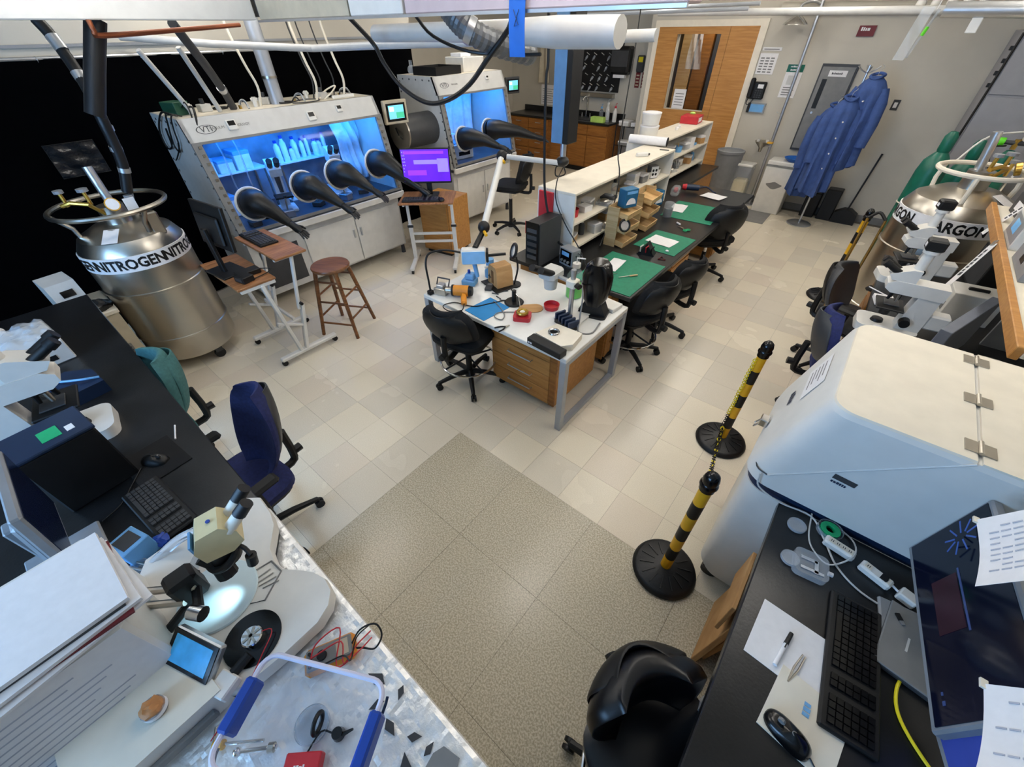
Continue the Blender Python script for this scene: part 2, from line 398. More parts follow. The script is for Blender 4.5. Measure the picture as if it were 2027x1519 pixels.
# ceiling lamps: rows of fluorescent fixtures
LM = mk('lamp_glow', '#FFFFFF', 0.5, var=0, emit=(1.0, 0.955, 0.89, 1), es=13.0*LAMP_POWER)
def lamp(x, y, lab):
    t = thing('ceiling_light', lab, 'ceiling light', (x, y, 2.86), group='fluorescent ceiling fixtures')
    mb = MB(); mb.prism([(-.022, .1), (.022, .1), (.03, .045), (-.03, .045)], -.65, .65, RX(PI/2)); mb.build('housing', 'white', t)
    for s in (-.06, .06): MB().cyl((s, -.61, .03), (s, .61, .03), .019, n=10).build('tube', LM, t)
    for s in (-.5, .5): MB().cyl((0, s, .1), (0, s, ZC-2.86), .006, n=6).build('hanger', 'alu', t)
k = 0
for x, ys in ((-4.75, (1.9, 5.2)), (-3.0, (.6, 3.55, 6.85)), (-1.22, (1.9, 3.55, 5.2, 6.85)), (.55, (2.6, 5.2))):  # stool and argon tank rows are added as fill light
    for y in ys:
        k += 1
        lamp(x, y, 'suspended twin-tube fluorescent ceiling light, %s row, %s from the back wall' % ({-4.75: 'glovebox', -3.0: 'stool', -1.22: 'work table', .55: 'added argon tank fill'}[x], {.6: 'first', 1.9: 'second', 2.6: 'middle', 3.55: 'third', 5.2: 'fourth', 6.85: 'fifth'}[y]))
# ================================================================= LEFT WALL: CURTAIN, GLOVEBOXES, TANK
mb = MB()
def cf(u, v):
    y = -2.5+u*7.05; a = math.sin(y*9.0)*.022+math.sin(y*23+1)*.012
    return (-5.52+a*(0.5+0.5*(1-v)), y, 0.02+v*(2.2-0.02))
mb.grid(cf, 150, 6, (-.008, 0, 0))
t = thing('curtain', 'floor-length black curtain hanging along the wall behind the gloveboxes', 'curtain', (-5.52, 1.0, 0))
mb.build('fabric', 'curtain', t, (5.52, -1.0, 0))
MB().cyl((-5.52, -2.5, 2.205), (-5.52, 4.55, 2.205), .012, n=8).build('rail', 'alu', t, (5.52, -1.0, 0))
for y in [-2.4+i*.35 for i in range(20)]: MB().torus((-5.52, y, 2.2), .018, .003, 12, 5, RX(PI/2)).build('curtain_ring', 'alu', t, (5.52, -1.0, 0))
gm = mk('box_glass', '#0A1018', 0.04, var=0, alpha=0.12)
mk('glow_blue', '#BFE4FF', 0.4, var=0, emit=(0.1, 0.45, 1.0, 1), es=5.0)
mk('box_in', '#7E93A8', 0.3, var=0.25, vs=5, bump=.3, bs=9); mk('box_deck', '#3A434D', 0.35, var=0.3, vs=9)
def finger_glove(mb, p, d, n, sc=1.0):
    """small limp hand at p pointing along d"""
    d = V(d).normalized(); n = V(n); s = d.cross(n).normalized(); n = s.cross(d).normalized()
    p = V(p)
    mb.tube([p-d*.06*sc, p-d*.02*sc, p+d*.03*sc, p+d*.07*sc], [.028*sc, .03*sc, .034*sc, .024*sc], 8)
    for i, (o, l) in enumerate(((-.027, .055), (-.009, .07), (.009, .075), (.026, .06))):
        a = p+d*.06*sc+s*o*sc
        mb.tube([a, a+d*l*.5*sc+s*o*.3*sc-n*.004, a+d*l*sc+s*o*.5*sc-n*.016*sc], [.0105*sc, .010*sc, .007*sc], 6)
    a = p+d*.0*sc-s*.028*sc
    mb.tube([a, a+d*.03*sc-s*.03*sc, a+d*.06*sc-s*.034*sc], [.012*sc, .011*sc, .008*sc], 6)
def glovebox(lab, y0, y1, zs, zh, zt, gloves, logo, ports, doors):
    t = thing('glovebox', lab, 'glovebox', (-4.63, y0, 0))
    W = y1-y0; R = RX(PI/2)
    def pz(x, z): return (x, z)
    prof = [(.08, zs-.03), (.08, zs), (-.09, zh), (-.17, zt), (-.86, zt), (-.86, zs-.03)]
    # side panels with bolts
    for yy in (0, W-.03):
        m = TR(0, yy+.03, 0) @ R
        sp = MB().prism(prof, 0, .03, m).build('side_panel', 'offwhite_metal', t)
        if yy == 0:
            bm = MB()
            for k in range(9):
                f = k/8; bm.cyl((-.82, -.004, zs+.05+f*(zt-zs-.12)), (-.82, .006, zs+.05+f*(zt-zs-.12)), .011, n=8)
                bm.cyl((.05-.17*f, -.004, zs+.06+f*(zh-zs-.05)), (.05-.17*f, .006, zs+.06+f*(zh-zs-.05)), .009, n=8)
            for k in range(5): bm.cyl((-.75+.13*k, -.004, zt-.04), (-.75+.13*k, .006, zt-.04), .010, n=8)
            bm.build('bolts', 'dark_grey', sp)['kind'] = 'stuff'
    B(-.86, -.17, .03, W-.03, zt-.03, zt).build('top_panel', 'cream', t)
    B(-.86, -.84, .03, W-.03, zs, zt-.03).build('back_panel', 'box_in', t)
    B(-.86, .1, .03, W-.03, zs-.03, zs+.0).build('work_deck', 'box_deck', t)
    # sill lip
    MB().box((.085, W/2, zs-.045), (.05, W, .07), None, .008).build('sill', 'white', t)
    # tilted header
    MB().prism([(-.09, zh), (-.17, zt), (-.20, zt), (-.12, zh)], .0, W, TR(0, W, 0) @ R).build('header', 'offwhite_metal', t)
    # window frame + pane in tilted plane
    fa = V((.08, 0, zs)); fb = V((-.09, 0, zh)); L = (fb-fa).length
    m = frame_m((.08, 0, zs), (0, 1, 0), fb-fa)
    fr = MB()
    for (a, b, c, d) in ((0, .075, 0, L), (W-.075, W, 0, L), (.075, W-.075, 0, .03), (.075, W-.075, L-.02, L)):
        fr.add([(a, c, -.012), (b, c, -.012), (b, d, -.012), (a, d, -.012), (a, c, .012), (b, c, .012), (b, d, .012), (a, d, .012)], [(3, 2, 1, 0), (4, 5, 6, 7), (0, 1, 5, 4), (1, 2, 6, 5), (2, 3, 7, 6), (3, 0, 4, 7)], m)
    fo = fr.build('window_frame', 'mid_grey', t)
    cl = MB()
    for k in range(12):
        for xx in (.05, W-.05): cl.box(m @ V((xx, .04+k*(L-.08)/11, .016)), (.012, .022, .022))
    cl.build('clamps', 'steel', fo)['kind'] = 'stuff'
    MB().add([(.075, .03, 0), (W-.075, .03, 0), (W-.075, L-.02, 0), (.075, L-.02, 0), (.075, .03, -.006), (W-.075, .03, -.006), (W-.075, L-.02, -.006), (.075, L-.02, -.006)], [(0, 1, 2, 3), (7, 6, 5, 4), (0, 4, 5, 1), (1, 5, 6, 2), (2, 6, 7, 3), (3, 7, 4, 0)], m).build('window_pane', gm, t)
    # inner lamp
    MB().cyl((-.25, .15, zt-.06), (-.25, W-.15, zt-.06), .018, n=10).build('inner_lamp', 'glow_blue', t)
    l = area('glovebox_lamp', (-4.63-.22, y0+W/2, zt-.08), (0, math.radians(20), 0), .2, W-.3, 17*W, (0.02, 0.27, 1.0)); l.parent = None
    # glove ports and gloves
    nrm = m.to_3x3() @ V((0, 0, 1))
    for (gy, gz, tip) in gloves:
        f = (gz-zs)/(zh-zs); c = V((.08-.17*f, gy-y0, gz))
        gp = thing_part('glove_port', t)
        MB().torus(c+nrm*.012, .145, .013, 28, 8, m.to_3x3().to_4x4()).build('ring', 'offwhite_metal', gp)
        MB().cyl(c+nrm*.0, c+nrm*.06, .138, .132, 24).build('cuff', 'black', gp)
        e = V((tip[0]+4.63, tip[1]-y0, tip[2])); a = c+nrm*.04
        p1 = a+nrm*.14+V((0, (e.y-a.y)*.12, -.01)); p2 = a.lerp(e, .62)+V((0, 0, .035)); p3 = a.lerp(e, .85)+V((0, 0, .012))
        g = MB(); g.tube([a, a.lerp(p1, .5), p1, p2, p3, e], [.132, .13, .115, .072, .05, .036], 16, k=0)
        finger_glove(g, e+(e-p3).normalized()*.05, e-p3, (0, 0, 1), 1.15)
        gl = g.build('glove', 'black_rubber', gp, ang=60)
    # brand oval, lettering, gauges on header
    hm = frame_m((-.13, 0, (zh+zt)/2), (0, 1, 0), (-.08, 0, zt-zh))
    ov = MB(); n = 28
    s1, s2, s3, big = logo
    for k in range(n):
        a0, a1 = 2*PI*k/n, 2*PI*(k+1)/n
        pts = [(s1+math.cos(a)*big*r, s2+math.sin(a)*big*.42*r, .002) for a in (a0, a1) for r in (1.0, .9)]
        ov.add([pts[0], pts[2], pts[3], pts[1]], [(0, 1, 2, 3)], hm)
    ov.build('logo', 'dark_grey', t)
    xf(txt('VTI', big*.8), hm @ TR(s1, s2, .002)).build('lettering', 'dark_grey', t)
    xf(txt(s3, big*.36), hm @ TR(s1+big*2.4, s2, .002)).build('lettering', 'mid_grey', t)
    for (px, py, sc) in ports:
        g_ = xf(MB().box((px, py, .008), (.085*sc, .085*sc, .02), None, .006), hm).build('gauge', 'white', t)
        xf(MB().box((px, py+.012*sc, .0185), (.06*sc, .038*sc, .003)), hm).build('gauge_display', 'black_gloss', g_)
    # base cabinet on feet
    B(-.80, 0, .04, W-.04, .13, zs-.08).build('base_cabinet', 'offwhite_metal', t)
    nd, d0, d1 = doors
    dw = (d1-d0)/nd
    for k in range(nd):
        dd = MB().bb(.0, .016, d0+k*dw+.006, d0+(k+1)*dw-.006, .15, zs-.16, ch=.004).build('door', 'white', t)
        hy = d0+(k+1)*dw-.05 if k % 2 == 0 else d0+k*dw+.05
        MB().bb(.016, .03, hy-.012, hy+.012, .44, .54, ch=.004).build('handle', 'alu', dd)
    for yy in (.06, W-.06):
        for xx in (-.06, -.74): MB().cyl((xx, yy, 0), (xx, yy, .14), .03, .022, 10).build('leg', 'dark_grey', t)
    return t
def thing_part(name, parent):
    o = bpy.data.objects.new(name, None); C.objects.link(o); o.parent = parent; o.empty_display_size = .02
    return o
gb1 = glovebox('long white glovebox with four black gloves and a blue-lit window', 1.30, 3.30, .84, 1.62, 1.79,
    [(1.545, 1.08, (-4.24, 1.685, .93)), (2.11, 1.115, (-4.22, 2.27, .96)), (2.52, 1.15, (-4.24, 2.68, 1.02)), (3.04, 1.16, (-4.12, 3.24, .93))],
    (.18, -.005, 'VACUUM  TECHNOLOGY', .085), [(.40, .0, 1.0), (1.18, -.02, 1.0), (1.52, .012, .8)], (2, .62, 1.94))
gb2 = glovebox('shorter white glovebox with two black gloves behind the purple screen', 4.22, 5.56, .90, 1.71, 1.90,
    [(4.50, 1.205, (-4.10, 4.66, 1.15)), (5.03, 1.235, (-4.05, 5.42, 1.16))],
    (.16, .0, 'VACUUM', .075), [(.98, .03, .6)], (2, .1, 1.26))
# glovebox 1 base: dark plate painting the shade of an open bay
o = B(.001, .006, .12, .54, .2, .62).build('bay_shade', 'dark_grey', gb1)
# ---- things inside the big glovebox
mk('in_white', '#DDE8F0', 0.4, var=0.08, vs=20)
def inbox(name, mb, mat, lab, cat_, loc, group=None): return tag(mb.build(name, mat, None, loc), lab, cat_, group)
sh = thing('wire_shelf', 'white shelf board inside the long glovebox at the back', 'shelf', (-5.3, 1.9, .84))
B(-.16, .16, -.5, .12, .40, .415).build('board', 'in_white', sh)
for y in (-.48, .1):
    for x in (-.15, .14): B(x-.008, x+.008, y-.008, y+.008, 0, .4).build('post', 'steel', sh)
sh2 = thing('bottle_shelf', 'shelf with tall bottles at the back of the long glovebox', 'shelf', (-5.32, 2.55, .84))
B(-.13, .13, -.36, .36, .38, .395).build('board', 'in_white', sh2); B(-.13, .13, -.36, .36, .0, .015).build('board', 'in_white', sh2)
for y in (-.35, .34):
    for x in (-.12, .11): B(x-.008, x+.008, y-.008, y+.008, 0, .4).build('post', 'steel', sh2)
rb = random.Random(5)
for k in range(9):
    h = rb.uniform(.13, .26); r = rb.uniform(.022, .036)
    b = thing('reagent_bottle', 'pale bottle on the inner shelf, number %s from the left in its row' % ('one two three four five six seven eight nine'.split()[k]), 'bottle', (-5.30+rb.uniform(-.03, .05), 2.24+k*.075, 1.236), group='bottles inside the long glovebox')
    MB().lathe([(r, 0), (r, h*.7), (r*.5, h*.82), (r*.5, h*.9)], n=12).build('body', 'in_white', b)
    MB().cyl((0, 0, h*.88), (0, 0, h), r*.58, n=10).build('cap', 'blue_plastic', b)
for k, (y, z, sy, sz) in enumerate(((1.45, 1.256, .17, .15), (1.64, 1.256, .15, .11), (1.82, 1.256, .16, .17), (1.5, .842, .2, .2), (1.76, .842, .18, .12))):
    b = thing('storage_carton', 'pale carton inside the long glovebox, ' + ('upper row beside the wall panel', 'upper row, low one in the middle', 'upper row next to the first eyepieces', 'on the deck under the shelf', 'flat one on the deck under the shelf')[k], 'box', (-5.28, y, z), group='cartons inside the long glovebox')
    MB().bb(-.12, .12, -sy/2, sy/2, 0, sz, ch=.005).build('body', 'in_white', b); MB().bb(-.122, .122, -sy/2-.002, sy/2+.002, sz*.8, sz+.004, ch=.004).build('lid', 'sky_blue', b)
def in_scope(y, lab, x=-4.95):
    t = thing('glovebox_microscope', lab, 'microscope', (x, y, .84), -.3)
    MB().bb(-.1, .13, -.1, .1, 0, .04, ch=.01).build('base', 'in_white', t); B(-.09, -.02, -.05, .05, .04, .42).build('stand', 'in_white', t)
    MB().prism([(-.1, .36), (.1, .36), (.16, .44), (.08, .5), (-.1, .5)], -.06, .06, RX(PI/2)).build('head', 'in_white', t)
    for s in (-.033, .033): MB().cyl((.1, s, .45), (.2, s, .53), .026, .03, 12).build('eyepiece', 'black', t)
    MB().cyl((.06, 0, .36), (.06, 0, .2), .028, .02, 12).build('objective', 'dark_grey', t); MB().bb(-.02, .14, -.09, .09, .15, .17, ch=.004).build('stage', 'black', t)
in_scope(2.0, 'stereo microscope with black eyepieces inside the long glovebox, beside the cartons')
in_scope(2.72, 'stereo microscope with black eyepieces inside the long glovebox, below the bottles', -5.0)
for k, (y, z0) in enumerate(((3.0, .86), (3.13, .88))):
    m_ = MB()
    def sf(u, v, y=y, k=k): return (-5.2+.05*math.sin(u*9+v*3+k)+.03*math.sin(v*13), y-.08+u*.24+.03*math.sin(v*6), .9+v*.8)
    m_.grid(sf, 10, 14, (-.004, 0, 0))
    inbox('hanging_sheet', m_, 'in_white', 'crumpled film hanging inside the long glovebox, %s' % ('beside the bottles' if k == 0 else 'next to the side panel'), 'sheet', (0, 0, 0), 'films hung in the long glovebox')
# tubing + clutter on the deck
for k, (y, x) in enumerate(((1.55, -4.75), (1.72, -4.9), (1.9, -4.72), (2.3, -4.8), (2.45, -4.98), (2.62, -4.74), (2.9, -4.8))):
    b = thing('tool_fixture', 'small dark fixture with a post on the glovebox deck, %s from the left' % ('first second third fourth fifth sixth seventh'.split()[k]), 'fixture', (x, y, .84), k*.7, group='fixtures on the glovebox deck')
    MB().bb(-.06, .06, -.05, .05, 0, .05+.01*(k % 3), ch=.006).build('block', ('dark_grey', 'black', 'alu')[k % 3], b); MB().cyl((0, 0, .05), (.02, 0, .16+.02*(k % 4)), .009, n=8).build('post', 'steel', b); MB().sph((.02, 0, .16+.02*(k % 4)), .018, 8, 6).build('knob', ('black', 'blue_plastic')[k % 2], b)
for k, y in enumerate((1.55, 1.7)):
    m_ = MB().tube([(-4.95, y, 1.7), (-4.9, y+.02, 1.45), (-4.85, y+.0, 1.2), (-4.9, y+.05, .98), (-5.0, y+.1, .87)], .008, 6, k=4)
    inbox('vacuum_tubing', m_, 'clear_plastic', 'clear tube hanging inside the long glovebox, %s one' % ('outer' if k == 0 else 'inner'), 'tube', (0, 0, 0), 'tubes inside the long glovebox')
# ---- things inside the small glovebox
for k, (y, z, w_, h) in enumerate(((4.40, 1.36, .3, .08), (4.42, 1.26, .34, .07), (4.40, 1.46, .28, .09))):
    m_ = MB().sph((0, 0, 0), (.14, w_*.5, h*.8), 12, 8)
    inbox('sample_bag', m_, 'in_white', 'lumpy white bag in the small glovebox, %s of its pile' % ('middle', 'bottom', 'top')[k], 'bag', (-5.2, y+.05, z), 'bags inside the small glovebox')
o = thing('bag_shelf', 'shelf under the white bags inside the small glovebox', 'shelf', (-5.2, 4.45, .9)); B(-.2, .2, -.2, .3, .28, .295).build('board', 'in_white', o)
for y in (-.19, .29): B(-.19, -.17, y-.01, y+.01, 0, .28).build('post', 'steel', o); B(.17, .19, y-.01, y+.01, 0, .28).build('post', 'steel', o)
o = thing('balance', 'flat pale instrument on the deck of the small glovebox', 'balance', (-4.95, 4.72, .9), -.15)
MB().bb(-.14, .14, -.17, .17, 0, .2, ch=.012).build('body', 'in_white', o); MB().bb(-.12, .12, -.15, .15, .2, .215, ch=.006).build('lid', 'sky_blue', o); B(.141, .143, -.1, .1, .05, .1).build('display', 'black_gloss', o)
m_ = MB(); m_.grid(lambda u, v: (-5.38+.03*math.sin(u*22)+.02*math.sin(u*9+v*4), 4.75+u*.75, .95+v*.85), 40, 6, (-.004, 0, 0))
inbox('liner_sheet', m_, 'in_white', 'rippled film lining the back of the small glovebox', 'sheet', (0, 0, 0))
# ---- control panels between the gloveboxes
def ctl(loc, rz, lab, s=1.0, fr='beige', ae=(-.2, 0, -.05)):
    t = thing('control_panel', lab, 'touch screen', loc, rz)
    MB().bb(-.05, .0, -.155*s, .155*s, -.12*s, .12*s, ch=.008).build('housing', fr, t)
    MB().bb(.0, .006, -.125*s, .125*s, -.09*s, .09*s).build('bezel', 'black_gloss', t)
    sc = MB().bb(.006, .008, -.1*s, .1*s, -.065*s, .07*s).build('screen', 'ctl_screen', t)
    MB().bb(.008, .0088, -.005*s, .1*s, -.06*s, .0*s).build('screen_tile', 'ctl_green', sc); MB().bb(.008, .0088, -.09*s, -.03*s, .01*s, .055*s).build('screen_tile', 'ctl_white', sc)
    MB().cyl((-.04, 0, 0), ae, .02, n=8).build('arm', 'dark_grey', t)
mk('ctl_screen', '#5FB6C9', 0.3, var=0, emit='#7CCBE0', es=0.9); mk('ctl_green', '#3FB58C', 0.3, var=0, emit='#49C79A', es=0.7); mk('ctl_white', '#CFE6EE', 0.3, var=0, emit='#DDF0F6', es=0.9)
ctl((-4.74, 3.545, 1.61), -.15, 'beige-framed touch screen between the two gloveboxes')
ctl((-4.80, 5.82, 1.70), -.2, 'dark-framed touch screen on the far side of the small glovebox', .85, 'dark_grey', (-.12, -.30, -.05))
a = thing('antechamber', 'round steel airlock door on the side of the small glovebox', 'airlock', (-4.95, 3.72, 1.35))
MB().cyl((0, .505, 0), (0, 0, 0), .19, n=28).build('barrel', 'dark_grey', a); MB().cyl((0, 0, 0), (0, -.02, 0), .2, n=28).build('door', 'steel', a); MB().tube([(-.05, -.03, .05), (.04, -.06, -.02), (.06, -.03, -.06)], .01, 6).build('handle', 'black', a)
o = thing('clear_vinyl_patch', 'dull clear vinyl window sewn into the black curtain above the tank', 'vinyl window', (-5.455, .6, 1.40)); MB().grid(lambda u, v: (.006*math.sin(u*11+v*7)+.004*math.sin(v*19), -.16+u*.34, v*.25), 12, 10, (-.002, 0, 0)).build('film', 'vinyl', o, ang=60)
MB().tube([(.0, -.16, 0), (0, .18, 0), (0, .18, .25), (0, -.16, .25)], .004, 6, closed=True).build('seam', 'black', o)
mk_ = None
# ================================================================= LIQUID GAS TANKS
def bend_text(s, size, r, a0, z, sq=1.0):
    mb = txt(s, size, .0004, 'LEFT', .0035)
    mb.v = [((r+p[2])*math.cos(a0+p[0]*sq/r), (r+p[2])*math.sin(a0+p[0]*sq/r), z+p[1]) for p in mb.v]
    return mb
def dewar(lab, loc, r, h, band_txt, rz, ringz, ringmat='steel', ringr=None):
    t = thing('gas_dewar', lab, 'gas tank', loc, rz)
    MB().lathe([(0, .12), (r*.93, .12), (r, .17), (r, .33), (r+.008, .335), (r+.008, .35), (r, .355), (r, h-.36), (r+.01, h-.355), (r+.01, h-.335), (r, h-.33), (r, h-.06), (r*.98, h-.02), (r*.86, h+.055), (r*.5, h+.12), (0, h+.13)], n=48).build('body', 'steel', t, ang=28)
    mb = MB(); rb_ = r+.003
    mb.lathe([(rb_, h-.15), (rb_, h-.035)], n=48); b = mb.build('label_band', 'paper', t)
    for k, a in enumerate(band_txt[1]):
        bend_text(band_txt[0], .105, rb_+.001, a, h-.094, .9).build('lettering', 'black', b)
    rr_ = ringr or r*1.0
    MB().torus((0, 0, ringz), rr_, .017, 48, 8).build('handle_ring', ringmat, t)
    for a in (.4, 2.5, 4.6):
        c, s = math.cos(a), math.sin(a)
        MB().tube([(c*r*.75, s*r*.75, h+.06), (c*r*.78, s*r*.78, h+.14), (c*rr_, s*rr_, ringz)], .016, 8).build('ring_post', ringmat, t)
    # valves
    MB().cyl((0, 0, h+.1), (0, 0, h+.25), .09, .085, 20).build('neck', 'steel', t)
    MB().cyl((-.02, .02, h+.2), (-.06, .02, h+.5), .03, n=12).build('gauge_tube', 'alu', t)
    MB().tube([(.05, -.05, h+.2), (.1, -.12, h+.3), (.05, -.2, h+.32), (0, -.25, h+.3)], .014, 8).build('pipe', 'brass', t)
    for (x, y, z, s) in ((.08, -.1, h+.38, .035), (0, -.22, h+.38, .03), (.15, .12, h+.30, .03)):
        v = MB().cyl((x, y, z-.09), (x, y, z), .012, n=8).build('valve_stem', 'brass', t)
        k = MB()
        k.cyl((x, y, z), (x, y, z+.02), s, n=10); k.build('valve_knob', 'grey_metal', v)
    g = MB().cyl((.16, 0, h+.28), (.19, 0, h+.29), .045, n=20).build('pressure_gauge', 'brass', t); MB().cyl((.19, 0, h+.29), (.192, 0, h+.2907), .038, n=20).build('dial', 'paper', g)
    MB().box((.2, .1, h+.26), (.004, .07, .11), (0, .2, 0)).build('tag', 'paper', t)
    m = frame_m((r*.68*math.cos(-.55), r*.68*math.sin(-.55), h+.0915), (-math.sin(-.55), math.cos(-.55), 0), (-math.cos(-.55)*.16, -math.sin(-.55)*.16, .065))
    MB().box((0, 0, .0), (.1, .15, .003)).build('info_sticker', 'paper', t).matrix_local = m
    MB().bb(r*.5, r*.72, r*.35, r*.6, h+.03, h+.2, ch=.01).build('vacuum_port', 'steel', t)
    for a in (.3, 1.9, 3.5, 5.0):
        c, s = math.cos(a)*r*.8, math.sin(a)*r*.8
        cs = MB().bb(c-.03, c+.03, s-.03, s+.03, .07, .13).build('caster', 'dark_grey', t)
        MB().cyl((c-.015, s, .045), (c+.015, s, .045), .045, n=14).build('wheel', 'black', cs)
    return t
n2 = dewar('tall stainless nitrogen tank with ring handle beside the black curtain', (-4.42, .50, 0), .355, 1.12, ('NITROGEN', (-2.35, -1.05, .25, 1.6)), 0.0, 1.37, 'steel', .36)
ar = dewar('stainless argon tank with pale ring handle behind the white microscopes', (.62, 4.94, 0), .365, 1.24, ('ARGON', (-1.87, -3.2, -.5)), 0.0, 1.49, 'cream', .27)
# ================================================================= ROLLING DESKS BY THE GLOVEBOX
def caster(parent, x, y):
    c = MB().cyl((x, y, .02), (x, y, .06), .012, n=8).build('caster', 'black', parent)
    MB().cyl((x-.012, y, .025), (x+.012, y, .025), .025, n=12).build('wheel', 'black', c)
d1 = thing('rolling_desk', 'two-level wood and white steel rolling desk beside the wooden stool', 'desk', (-3.8, 1.17, 0))
MB().bb(-.45, .30, -.36, -.05, .80, .82, ch=.004).build('lower_board', 'desk_wood', d1); MB().bb(-.40, .35, -.02, .25, .95, .97, ch=.004).build('keyboard_board', 'desk_wood', d1)
for x in (-.27, .28):
    MB().bb(x-.028, x+.028, -.29, .27, .05, .085, ch=.008).build('foot', 'white', d1)
    for y in (-.29+.02, .25): caster(d1, x, y)
    MB().box((x, .02, .29), (.05, .028, .44), (-.25, 0, 0), .004).build('leg', 'white', d1)
    MB().box((x, .09, .71), (.035, .022, .5), (-.22, 0, 0), .004).build('leg_extension', 'white', d1)
    MB().box((x, -.13, .42), (.05, .028, .74), (.12, 0, 0), .004).build('leg', 'white', d1)
    MB().box((x, -.08, .36), (.03, .02, .24), (1.1, 0, 0), .003).build('brace', 'white', d1)
    MB().bb(x-.014, x+.014, -.34, -.06, .77, .80, ch=.003).build('board_rail', 'white', d1); MB().bb(x-.014, x+.014, -.01, .23, .925, .95, ch=.003).build('board_rail', 'white', d1)
    MB().cyl((x-.03, .06, .52), (x+.045, .06, .52), .014, n=10).build('knob', 'black', d1)
MB().bb(-.27, .28, -.05, -.03, .38, .41).build('cross_bar', 'white', d1)
def monitor(name, lab, loc, rz, w, h, z0, mat_scr, tilt=0.0, body='black', stand=True, t=.03, zb=0.0, scr_parts=None, sw=.2):
    """screen faces local -Y; z0 = lower edge of the panel, zb = base level"""
    o = thing(name, lab, 'monitor', loc, rz)
    m = TR(0, 0, z0) @ RX(tilt)
    p = xf(MB().bb(-w/2, w/2, 0, t, 0, h, ch=.006), m).build('housing', body, o)
    xf(MB().bb(-w/2+.06, w/2-.06, t, t+.025, h*.12, h*.75, ch=.01), m).build('rear_cover', body, p)
    s = xf(MB().bb(-w/2+.012, w/2-.012, -.002, 0, .02, h-.012), m).build('screen', mat_scr, o)
    if scr_parts:
        for (x0, x1, y0, y1, mt) in scr_parts: xf(MB().bb(-w/2+.012+x0*(w-.024), -w/2+.012+x1*(w-.024), -.0032, -.002, .02+y0*(h-.032), .02+y1*(h-.032)), m).build('screen_shape', mt, s)
    if stand:
        MB().box((0, t+.04, (zb+z0+h*.5)/2), (.06, .03, z0+h*.5-zb), (0, 0, 0), .006).build('stand_post', body, o)
        MB().bb(-sw/2, sw/2, -.06, .16, zb, zb+.015, ch=.005).build('stand_base', body, o)
    return o
mk('scr_black', '#07080B', 0.15, var=0); mk('scr_navy', '#101A38', 0.2, var=0.2, vs=3)
monitor('desk_monitor', 'black monitor seen edge-on standing on the rolling desk by the stool', (-3.92, .96, 0), PI+.12, .46, .34, 1.02, 'scr_black', .12, zb=.82, sw=.3)
def keyboard(name, lab, loc, rz, w, d, mat='black', km='dark_grey', nx=15, ny=5, numpad=True):
    o = thing(name, lab, 'keyboard', loc, rz)
    MB().bb(-w/2, w/2, -d/2, d/2, 0, .018, ch=.005).build('case', mat, o)
    ks = bpy.data.meshes.new('x') if False else None
    px, py = (w-.03)/nx, (d-.03)/ny
    me = MB().prism([(-px*.42, -py*.42), (px*.42, -py*.42), (px*.42, py*.42), (-px*.42, py*.42)], 0, .008).mesh('key', km)
    for i in range(nx):
        for j in range(ny):
            if numpad and i in (int(nx*.62), int(nx*.78)+0): continue
            if j == 0 and 3 <= i <= 7:
                continue
            k = bpy.data.objects.new('key', me); C.objects.link(k); k.parent = o; k.location = (-w/2+.015+(i+.5)*px, -d/2+.015+(j+.5)*py, .018)
    B(-w/2+.015+3.05*px, -w/2+.015+7.95*px, -d/2+.015+py*.1, -d/2+.015+py*.9, .018, .026).build('space_bar', km, o)
    return o
keyboard('computer_keyboard', 'slim black keyboard on the upper board of the rolling desk', (-3.98, 1.27, .97), PI, .42, .16, nx=14, ny=5)
o = thing('power_brick', 'black power supply lying on the rolling desk under the monitor', 'power supply', (-3.72, 1.0, .82)); MB().bb(-.05, .05, -.09, .09, 0, .04, ch=.006).build('body', 'black', o); MB().tube([(0, .09, .02), (.06, .16, .01), (.12, .1, .012), (.14, -.02, .01)], .004, 6, k=4).build('cord', 'black', o)
o = thing('printed_box', 'small black case on the lower rolling desk board', 'case', (-3.62, .93, .82), .2); MB().bb(-.06, .06, -.05, .05, 0, .05, ch=.005).build('body', 'black', o); B(-.04, .04, -.051, -.05, .012, .038).build('face_plate', 'dark_grey', o)
d2 = thing('rolling_desk', 'small white steel rolling desk carrying the purple-screened monitor', 'desk', (-4.06, 3.30, 0), math.radians(41))
MB().bb(-.32, .32, -.27, .20, .82, .84, ch=.004).build('board', 'desk_wood', d2)
for x in (-.27, .27):
    MB().bb(x-.028, x+.028, -.36, .24, .05, .085, ch=.008).build('foot', 'white', d2)
    for y in (-.33, .21): caster(d2, x, y)
    MB().box((x, -.02, .3), (.05, .03, .44), (0, 0, 0), .004).build('leg', 'white', d2); MB().box((x, -.02, .66), (.036, .022, .34), (0, 0, 0), .004).build('leg_extension', 'white', d2)
    MB().bb(x-.014, x+.014, -.22, .18, .79, .82, ch=.003).build('board_rail', 'white', d2); MB().cyl((x-.03, -.05, .5), (x+.04, -.05, .5), .014, n=10).build('knob', 'black', d2)
for z in (.40, .30): MB().bb(-.27, .27, -.03, -.01, z-.015, z+.015).build('cross_bar', 'white', d2)
mk('scr_purple', '#5A1FD0', 0.3, var=0.35, vs=4, emit='#6A1FE8', es=0.75); mk('scr_lilac', '#8F7BFF', 0.3, var=0, emit='#8E78FF', es=0.85); mk('scr_violet', '#8A2BE8', 0.3, var=0, emit='#9A3BF0', es=0.8)
